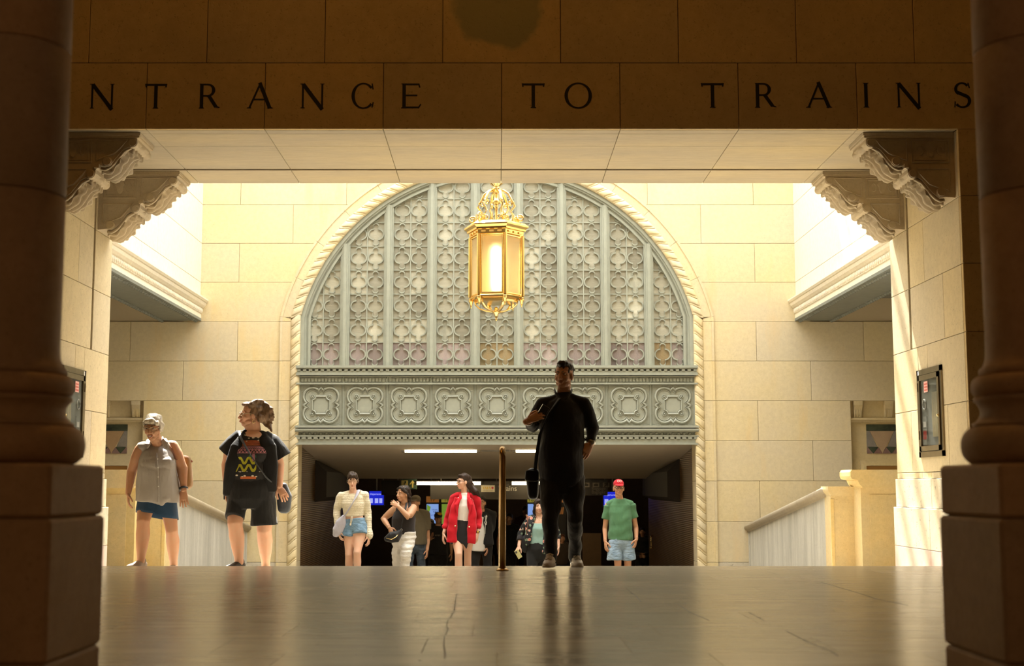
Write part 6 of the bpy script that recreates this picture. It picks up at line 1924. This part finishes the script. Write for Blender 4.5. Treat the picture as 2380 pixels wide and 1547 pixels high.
M['gilt'] = m_plain('pale_gilt', (.75,.66,.42), .3, .8)
for q in (P(1058, 1222, -.19), P(1090.5, 1224, -.19)):
    bt = MB(); rball(bt, q, (.012,.008,.012)); p.add('gilt_button', bt, M['gilt'])
for an in (anL, anR): p.shoe(an, (0,-1,.1), 'shoe', M['black_rubber'], M['black_rubber'], .24)
hr_ = MB(); g = p.g; ax = (p.hr, p.hf, p.hu)
rball(hr_, g(0, -.030, .052), (.085, .102, .084), ax); rball(hr_, g(0, .046, .092), (.050, .040, .026), ax); rball(hr_, g(.02, -.085, -.02), (.075, .06, .085), ax)
for k in range(7):
    a = g(.05-.03*k*.3, -.05-.012*k, -.01)
    rloft(hr_, [a, P(1094+2.2*k, 1136+k, .0-.01*k), P(1100+2.6*k, 1150+1.5*k, -.02+.01*k), P(1105+2.2*k, 1158+2*k, -.01+.012*k)], [.036, .034, .028, .012], (0,1,0), 12)
p.add('hair', hr_, m_hair('long_dark_brown_hair', (.030,.016,.010)), ('remesh', .008, 1, .006, 70, 6, (1,1,.3)))
wt = MB(); c = wrR.lerp(elR, .14)
wt.tube([c + V((.028*math.cos(a), .028*math.sin(a), 0)) for a in np.linspace(0, 6.28, 17)[:-1]], .009, 6, closed=True); wt.box(c.x-.016, c.x+.016, c.y-.040, c.y-.026, c.z-.018, c.z+.018)
p.add('wristwatch', wt, M['black_rubber'], None, 'black strapped wristwatch'); wf_ = MB(); wf_.box(c.x-.012, c.x+.012, c.y-.042, c.y-.039, c.z-.013, c.z+.013); p.add('watch_dial', wf_, m_emit('amber_dial', (.6,.38,.04), .3))
p.finish()

# ---------------------------------------------------------------- man in green shirt and red cap
CL['green'] = m_cloth('green_jersey', (.085,.205,.105), var=.06, fold=.8, fscale=7)
p = Person('man in green shirt, pale denim shorts and red cap wearing dark glasses frames', 21.5, 'tan', .011)
P = p.P
p.set_head(P(1438, 1133.5, -.03), yaw=2, pitch=3, scale=1.10)
p.face((.03,.02,.014), lip='lip_m'); p.glasses(M['spec_dark'], .026, .021, .0034)
p.neck(P(1439.5, 1157), .060)
shL, shR = P(1413, 1174), P(1467, 1172)
p.torso([P(1442, 1262), P(1442, 1245), P(1442, 1215), P(1441, 1192), P(1440, 1176), P(1440, 1163)], [(.13,.11), (.165,.13), (.165,.13), (.17,.125), (.165,.11), (.08,.07)], shrink=.9)
elL, wrL = P(1406, 1228, .05), P(1407, 1258, -.05); elR, wrR = P(1478, 1226, .05), P(1479, 1253, -.05)
p.arm(shL, elL, wrL, (.052,.046,.040,.040,.029)); p.arm(shR, elR, wrR, (.052,.046,.040,.040,.029))
p.hand(wrL, P(1409, 1281, -.08)-wrL, (1,.4,0), (.4,-1,0), .55, 1.08); p.hand(wrR, P(1474, 1275, -.08)-wrR, (-1,.4,0), (-.4,-1,0), .55, 1.08)
hipL, hipR = P(1431, 1256), P(1457, 1256)
knL, knR = P(1436, 1306, -.08), P(1459, 1306, -.02)
anL, anR = p.foot(1436, -.05), p.foot(1459, .10)
p.leg(hipL, knL, anL, (.085,.075,.058,.056,.036)); p.leg(hipR, knR, anR, (.085,.075,.058,.056,.036))
te = MB()
rloft(te, [P(1442, 1254), P(1442, 1235), P(1442, 1210), P(1441, 1190), P(1440, 1173), P(1440, 1160)], [(.198,.150), (.192,.148), (.186,.146), (.188,.140), (.172,.122), (.095,.085)], (1,0,0), 24, 2.4, False)
for a, b in ((P(1416, 1172), P(1430, 1165)), (P(1464, 1170), P(1450, 1165))): rloft(te, [a, b], [.062, .060], (0,1,0), 12)
rloft(te, [shL, shL.lerp(elL, .4), shL.lerp(elL, .60)+V((-.008,0,0))], [.066, .068, .070], (0,1,0), 16, 2, False); rloft(te, [shR, shR.lerp(elR, .4), shR.lerp(elR, .58)+V((.008,0,0))], [.066, .068, .070], (0,1,0), 16, 2, False)
p.add('t_shirt', te, CL['green'], ('remesh', .009, 2, .009, 26, 9))
nk = MB(); nk.tube([P(1440, 1159, 0) + V((.078*math.cos(a), .080*math.sin(a), -.02*(-math.sin(a)) - .012)) for a in np.linspace(0, 6.28, 25)[:-1]], .009, 6, closed=True); p.add('neck_band', nk, CL['green'])
so = MB()
rloft(so, [P(1443, 1262), P(1443, 1252), P(1443, 1244)], [(.18,.14), (.182,.142), (.175,.138)], (1,0,0), 22, 2.3)
rloft(so, [P(1430, 1258), P(1428.5, 1280, -.03), P(1428, 1301, -.04)], [(.105,.125), (.115,.12), (.118,.115)], (1,0,0), 18, 2.3, False); rloft(so, [P(1457, 1258), P(1460, 1280, .0), P(1462, 1301, .0)], [(.105,.125), (.108,.12), (.110,.115)], (1,0,0), 18, 2.3, False)
p.add('denim_shorts', so, CL['pale_denim'], ('remesh', .009, 2, .007, 26, 5))
for an in (anL, anR): p.shoe(an, (0,-1,.1), 'shoe', m_plain('grey_trainer', (.3,.3,.3), .7), M['rubber_sole'], .28)
g = p.g; ax = (p.hr, p.hf, p.hu)
hr_ = MB(); rball(hr_, g(0, -.045, .02), (.080, .075, .060), ax); p.add('hair', hr_, m_hair('short_black_hair', (.018,.013,.010)), ('remesh', .008, 1))
cp = MB(); rball(cp, g(0, -.012, .062), (.086, .106, .074), ax); rloft(cp, [g(0, .070, .046), g(0, .115, .038), g(0, .160, .024)], [(.074,.012), (.070,.010), (.045,.008)], p.hr, 16)
p.add('cap', cp, m_cloth('red_cap_cotton', (.50,.010,.022), fold=.1), ('remesh', .006, 2), 'red baseball cap')
lg = MB()
for q in (-1, 1): lg.tube([g(q*.017 + .014*math.cos(a), .098, .094 + .013*math.sin(a)) for a in np.linspace(0, 6.28, 15)[:-1]], .0045, 6, closed=True)
p.add('cap_emblem', lg, M['white_paper'])
p.finish()

# ---------------------------------------------------------------- woman in floral jacket
def m_floral():
    k = NT('floral_print')
    def blooms(col, sc, off, c1, c2, thr):
        v = k.n('TexVoronoi', {'Vector': k.n('Mapping', {0: k.n('TexCoord').outputs['Object'], 1: off}).outputs[0], 'Scale': sc})
        m_ = k.math('LESS_THAN', k.math('ADD', v.outputs[0], k.math('MULTIPLY', k.noise(k.pos(obj=True), 60, 2), .25)), thr)
        cc = k.mix(k.ramp(v.outputs[0], [(.1, (0,0,0)), (.35, (1,1,1))]), c1, c2)
        return k.mix(m_, col, cc)
    col = blooms((.010,.010,.012), 15, (0,0,0), (.12,.22,.14), (.28,.36,.24), .42)
    col = blooms(col, 11, (3,1,2), (.62,.16,.12), (.70,.50,.40), .42)
    col = blooms(col, 17, (7,5,1), (.70,.62,.50), (.65,.35,.28), .30)
    k.set(Base_Color=col, Roughness=.8)
    return k.m
p = Person('woman in floral jacket over a teal camisole and black trousers holding a phone', 22.9, 'pale', .012)
P = p.P
p.set_head(P(1252, 1177, -.03), yaw=10, pitch=2, scale=1.06)
p.face((.03,.02,.016)); p.neck(P(1253.5, 1202), .052)
shL, shR = P(1230, 1208), P(1280, 1208)
p.torso([P(1250, 1290), P(1251, 1272), P(1252, 1248), P(1253, 1228), P(1254, 1212), P(1254, 1201)], [(.12,.11), (.175,.14), (.165,.135), (.165,.135), (.15,.105), (.075,.065)], shrink=.93)
elL, wrL = P(1211, 1240, .05), P(1206, 1269, -.06); elR, wrR = P(1296, 1240, .05), P(1298, 1270, -.02)
p.arm(shL, elL, wrL, (.054,.050,.042,.040,.029)); p.arm(shR, elR, wrR, (.054,.050,.042,.040,.029))
p.hand(wrL, P(1200, 1284, -.10)-wrL, (.6,.6,-.3), (.5,-.8,-.3), .8, 1.05); p.hand(wrR, (0,-.1,-1), (-1,0,0), (0,-1,0), .5)
hipL, hipR = P(1238, 1278), P(1263, 1278); knL, knR = P(1236, 1330, -.06), P(1262, 1330, .06)
anL, anR = p.foot(1237, -.06), p.foot(1262, .15)
p.leg(hipL, knL, anL); p.leg(hipR, knR, anR)
te = MB(); rloft(te, [P(1251, 1264), P(1252, 1246), P(1253, 1228), P(1253, 1215)], [(.178,.15), (.172,.148), (.172,.155), (.14,.12)], (1,0,0), 22, 2.3, False)
p.add('camisole', te, m_cloth('teal_crepe', (.24,.38,.34), fold=.6), ('remesh', .011, 2, .005, 26, 2))
tr = MB(); rloft(tr, [P(1250, 1290), P(1250, 1276), P(1250, 1262)], [(.15,.13), (.185,.155), (.178,.15)], (1,0,0), 20)
p.leg(hipL, knL, anL, (.11,.10,.08,.07,.06), tr); p.leg(hipR, knR, anR, (.11,.10,.08,.07,.06), tr)
p.add('trousers', tr, CL['black_skirt'], ('remesh', .012, 2))
jk = MB()
for q, xs in ((-1, (1238, 1230, 1228, 1226)), (1, (1268, 1270, 1270, 1266))):
    rloft(jk, [P(xs[0], 1203, -.06), P(xs[1], 1222, -.10), P(xs[2], 1245, -.12), P(xs[3], 1264 if q < 0 else 1282, -.12)], [(.055,.05), (.062,.05), (.062,.05), (.05,.04)], (1,0,0), 14, 2.6)
rloft(jk, [P(1251, 1272, .06), P(1252, 1240, .06), P(1254, 1205, .03)], [(.20,.12), (.195,.12), (.13,.06)], (1,0,0), 18, 2.5)
p.arm(shL, elL, elL.lerp(wrL, .25), (.066,.064,.062,.062,.060), jk); p.arm(shR, elR, elR.lerp(wrR, .25), (.066,.064,.062,.062,.060), jk)
for q in (-1, 1): rloft(jk, [P(1254+q*22, 1206), P(1254+q*10, 1200)], [.06, .045], (0,1,0), 12)
p.add('jacket', jk, m_floral(), ('remesh', .011, 2, .006, 24, 5), 'black jacket printed with coral and cream flowers')
lc = MB(); rloft(lc, [elL.lerp(wrL, .2), elL.lerp(wrL, .55)], [.056, .062], (0,1,0), 14, 2, False); p.add('lace_cuff', lc, CL['black_tank'], ('remesh', .011))
for an in (anL, anR): p.shoe(an, (0,-1,.1), 'shoe', M['black_rubber'], M['black_rubber'], .24)
hr_ = MB(); g = p.g; ax = (p.hr, p.hf, p.hu)
rball(hr_, g(0, -.024, .050), (.088, .104, .084), ax); rball(hr_, g(0, -.085, -.03), (.078, .05, .09), ax)
for q in (-1, 1): rloft(hr_, [g(q*.02, .074, .092), g(q*.062, .056, .05), g(q*.080, .02, -.02), g(q*.078, -.03, -.10)], [.022, .022, .022, .018], (0,1,0), 10)
p.add('hair', hr_, m_hair('black_hair', (.025,.015,.011)), ('remesh', .008, 1, .004, 90, 1))
ncl = MB(); ncl.tube([P(1247, 1200, -.05), P(1250, 1206, -.10), P(1254, 1209, -.115), P(1258, 1206, -.10), P(1261, 1200, -.05)], .003, 5); p.add('necklace', ncl, M['brass'])
p.finish()
o = MB().box(-.038, .038, -.006, .006, -.078, .078).build('mobile_phone', m_plain('pale_yellow_phone_case', (.62,.58,.28), .4), None, loc=P(1204.5, 1287, -.13)); o.rotation_euler = (.2, math.radians(-32), .2)
tag(o, 'mobile phone in a pale yellow case held by the woman in the floral jacket', 'phone')
MB().box(-.034, -.002, -.010, -.005, .030, .066).build('camera_bump', M['black_rubber'], o)
for q in range(3): MB().ball((-.027 + .016*(q % 2), -.011, .038+.010*q), (.006,.004,.006), 8, 5).build('lens', M['fitting'], o)
st = MB().tube([P(1224, 1196, .02), P(1226, 1200, -.09), P(1227, 1218, -.165), P(1224, 1238, -.165), P(1222, 1250, -.10)], .018, 8, flat=.3).build('bag_strap', m_cloth('chestnut_leather', (.20,.07,.03), rough=.5), None, True)
tag(st, 'chestnut leather bag strap over the floral jacket', 'bag')
bgm = MB(); rloft(bgm, [P(1221, 1250, .02), P(1221, 1275, .04)], [(.06,.09), (.065,.11)], (1,0,0), 14, 3); bgm.build('bag_body', CL['black_nylon'], st, True)

# ---------------------------------------------------------------- people further down in the passage
CL['olive'] = m_cloth('olive_jersey', (.105,.085,.050), fold=.5)
CL['blue_jean'] = m_denim('dark_denim', (.030,.045,.065), (.055,.075,.10))
CL['dark'] = m_cloth('dark_cotton', (.012,.011,.011))
CL['wine'] = m_cloth('wine_cotton', (.05,.012,.012))
def walker(label, Y0, x, ytop, hgt, skin, shirt, legs, hair, w=1.0, yaw=0.0, sleeves=.55, cap=None, armL=None, armR=None, extra=None, stand=True):
    """plain standing figure: top of the head at pixel (x, ytop), hgt metres tall"""
    p = Person(label, Y0, skin, .014)
    top_ = p.P(x, ytop); s_ = hgt/1.72
    base = V((top_.x, Y0, top_.z - hgt))
    J = lambda a, h, dy=0.0: base + V((a*w*s_, dy*s_, h*s_))
    p.set_head(J(0, 1.60, -.02), yaw=yaw, pitch=0, scale=s_)
    p.face(hair, lip='lip_m'); p.neck(J(0, 1.46), .055*s_)
    shL, shR = J(-.19, 1.40), J(.19, 1.40)
    p.torso([J(0, .84), J(0, .95), J(0, 1.10), J(0, 1.25), J(0, 1.37), J(0, 1.45)], [(.13*s_,.11*s_), (.17*s_*w,.13*s_), (.165*s_*w,.13*s_), (.175*s_*w,.13*s_), (.16*s_*w,.105*s_), (.08*s_,.07*s_)], shrink=.9)
    elL, wrL = (J(-.26, 1.12, .04), J(-.27, .88, -.05)) if armL is None else (p.P(*armL[0]), p.P(*armL[1]))
    elR, wrR = (J(.26, 1.12, .04), J(.27, .88, -.05)) if armR is None else (p.P(*armR[0]), p.P(*armR[1]))
    p.arm(shL, elL, wrL); p.arm(shR, elR, wrR)
    p.hand(wrL, (wrL-elL), (1,.2,0), (.2,-1,.2), .5); p.hand(wrR, (wrR-elR), (-1,.2,0), (-.2,-1,.2), .5)
    hipL, hipR = J(-.09, .90), J(.09, .90); knL, knR = J(-.10, .48, -.04), J(.10, .48, .03); anL, anR = J(-.10, .085, .02), J(.10, .085, .10)
    p.leg(hipL, knL, anL); p.leg(hipR, knR, anR)
    te = MB(); rloft(te, [J(0, .86), J(0, 1.02), J(0, 1.20), J(0, 1.36), J(0, 1.45)], [(.20*s_*w,.155*s_), (.19*s_*w,.15*s_), (.192*s_*w,.15*s_), (.165*s_*w,.118*s_), (.085*s_,.08*s_)], (1,0,0), 20, 2.4, False)
    for q, sh_, el_, wr_ in ((-1, shL, elL, wrL), (1, shR, elR, wrR)):
        rloft(te, [sh_, J(q*.08, 1.45)], [.064*s_, .052*s_], (0,1,0), 10)
        if sleeves <= 1: rloft(te, [sh_, sh_.lerp(el_, sleeves*.6), sh_.lerp(el_, sleeves)], [.066*s_, .068*s_, .070*s_], (0,1,0), 12, 2, False)
        else: p.arm(sh_, el_, el_.lerp(wr_, .95), (.066,.062,.056,.05,.046), te)
    p.add('shirt', te, shirt, ('remesh', .014, 2, .008, 24, int(x) % 9))
    tr = MB(); rloft(tr, [J(0, .82), J(0, .90), J(0, 1.0)], [(.15*s_,.13*s_), (.185*s_*w,.145*s_), (.178*s_*w,.14*s_)], (1,0,0), 18)
    p.leg(hipL, knL, anL, (.105,.095,.075,.068,.058), tr); p.leg(hipR, knR, anR, (.105,.095,.075,.068,.058), tr)
    p.add('trousers', tr, legs, ('remesh', .014, 2, .008, 26, 4))
    for an in (anL, anR): p.shoe(an, (0,-1,.06), 'shoe', M['black_rubber'], M['black_rubber'], .26)
    g = p.g; ax = (p.hr, p.hf, p.hu)
    hr_ = MB(); rball(hr_, g(0, -.026, .052), (.084*s_, .100*s_, .082*s_), ax); rball(hr_, g(0, -.06, .0), (.072*s_, .055*s_, .07*s_), ax)
    if extra == 'long':
        rloft(hr_, [g(0, -.07, .0), g(0, -.08, -.12), g(0, -.06, -.26)], [.085*s_, .085*s_, .06*s_], (1,0,0), 12)
    p.add('hair', hr_, m_hair('hair_%d' % int(x), hair), ('remesh', .010, 1))
    if cap:
        cp = MB(); rball(cp, g(0, -.012, .062), (.088*s_, .108*s_, .076*s_), ax); rloft(cp, [g(0, .070, .046), g(0, .115, .038), g(0, .160, .024)], [(.074,.012), (.070,.010), (.045,.008)], p.hr, 14)
        p.add('cap', cp, cap, ('remesh', .008, 2))
    return p
M['black_yellow'] = m_plain('yellow_cap_panel', (.62,.33,.02), .8)
p = walker('man in olive shirt, jeans and brown cap behind the woman in white trousers', 23.9, 966, 1152, 1.70, 'tan', CL['olive'], CL['blue_jean'], (.03,.02,.014), 1.08, -20, .62, m_cloth('brown_cap_cotton', (.10,.075,.045)), armR=((995, 1252, .05), (993, 1279, -.05))); p.finish()
p = walker('man in black lettered shirt and black and yellow cap further down the passage', 27.2, 1018.5, 1191, 1.66, 'olive', CL['dark'], CL['dark'], (.02,.014,.010), 1.05, 0, .6, CL['dark'], armL=((1001, 1258, .02), (1003, 1247, -.2)))
g = p.g; mb = MB(); rball(mb, g(.03, .045, .095), (.052,.050,.034), (p.hr, p.hf, p.hu)); p.add('cap_panel', mb, M['black_yellow'])
o = p.finish(); t = text_mesh('AMER', .045, M['sign_text_dim'], o, (0, 0, 0), 'CENTER', 'shirt_lettering'); t.location = (0, -.185, 1.22)
p = walker('dark-haired man half hidden behind the man in the yellow cap', 29.5, 1001, 1206, 1.66, 'olive', CL['wine'], CL['dark'], (.02,.014,.010)); p.finish()
p = walker('man in black jacket with white scrawl over a white top behind the woman in red', 23.9, 1119, 1152, 1.72, 'tan', CL['dark'], CL['dark'], (.02,.014,.010), 1.12, 0, .85, None, armR=((1140, 1238, .04), (1134, 1272, -.05)), extra='long')
te = MB(); rloft(te, [p.P(1112, 1279, -.05), p.P(1114, 1240, -.08), p.P(1116, 1200, -.08)], [(.13,.11), (.12,.10), (.08,.06)], (1,0,0), 16, 2.4, False); p.add('white_top', te, CL['white_tee'], ('remesh', .014, 2))
sc = MB(); rg_ = random.Random(3)
for k in range(3): sc.tube([p.P(1128+rg_.uniform(-2, 4), 1198+5*q+rg_.uniform(-2, 2), -.185) for q in range(5)], .006, 5)
sc.tube([p.P(1128, 1215, -.18), p.P(1127.5, 1240, -.18)], .005, 5); p.add('scrawl', sc, M['white_paper']); p.finish()
walker('seated-height figure in black beside the brown passage wall, behind the sling bag', 31.6, 790, 1242, 1.40, 'olive', CL['dark'], CL['dark'], (.015,.010,.008), 1.35, 20, .7).finish()
walker('figure in black near the door pull, right of the man in the green shirt', 31.6, 1493, 1226, 1.42, 'olive', CL['dark'], CL['dark'], (.015,.010,.008), 1.1, -15, 1.2, armL=((1480, 1285, -.05), (1490, 1290, -.25)), armR=((1508, 1285, -.05), (1496, 1290, -.25))).finish()
walker('woman with long auburn hair in dark print dress seen between the black trouser legs', 31.8, 1307, 1241, 1.40, 'tan', m_cloth('dark_print_dress', (.05,.035,.025)), CL['dark'], (.10,.035,.015), 1.1, 10, .7, extra='long').finish()
walker('man in dark clothes far down the passage near the narrow blue screen', 34.5, 1222, 1176, 1.78, 'olive', CL['wine'], CL['dark'], (.02,.014,.010), 1.15, 15).finish()
walker('dark figure far down the passage beside the handrail', 33.0, 1183, 1193, 1.74, 'olive', CL['dark'], CL['dark'], (.02,.014,.010), 1.0, -20).finish()
walker('person in black far down the passage left of the handrail', 34.0, 1148, 1186, 1.74, 'olive', CL['dark'], CL['dark'], (.12,.06,.02), 1.0, 10).finish()
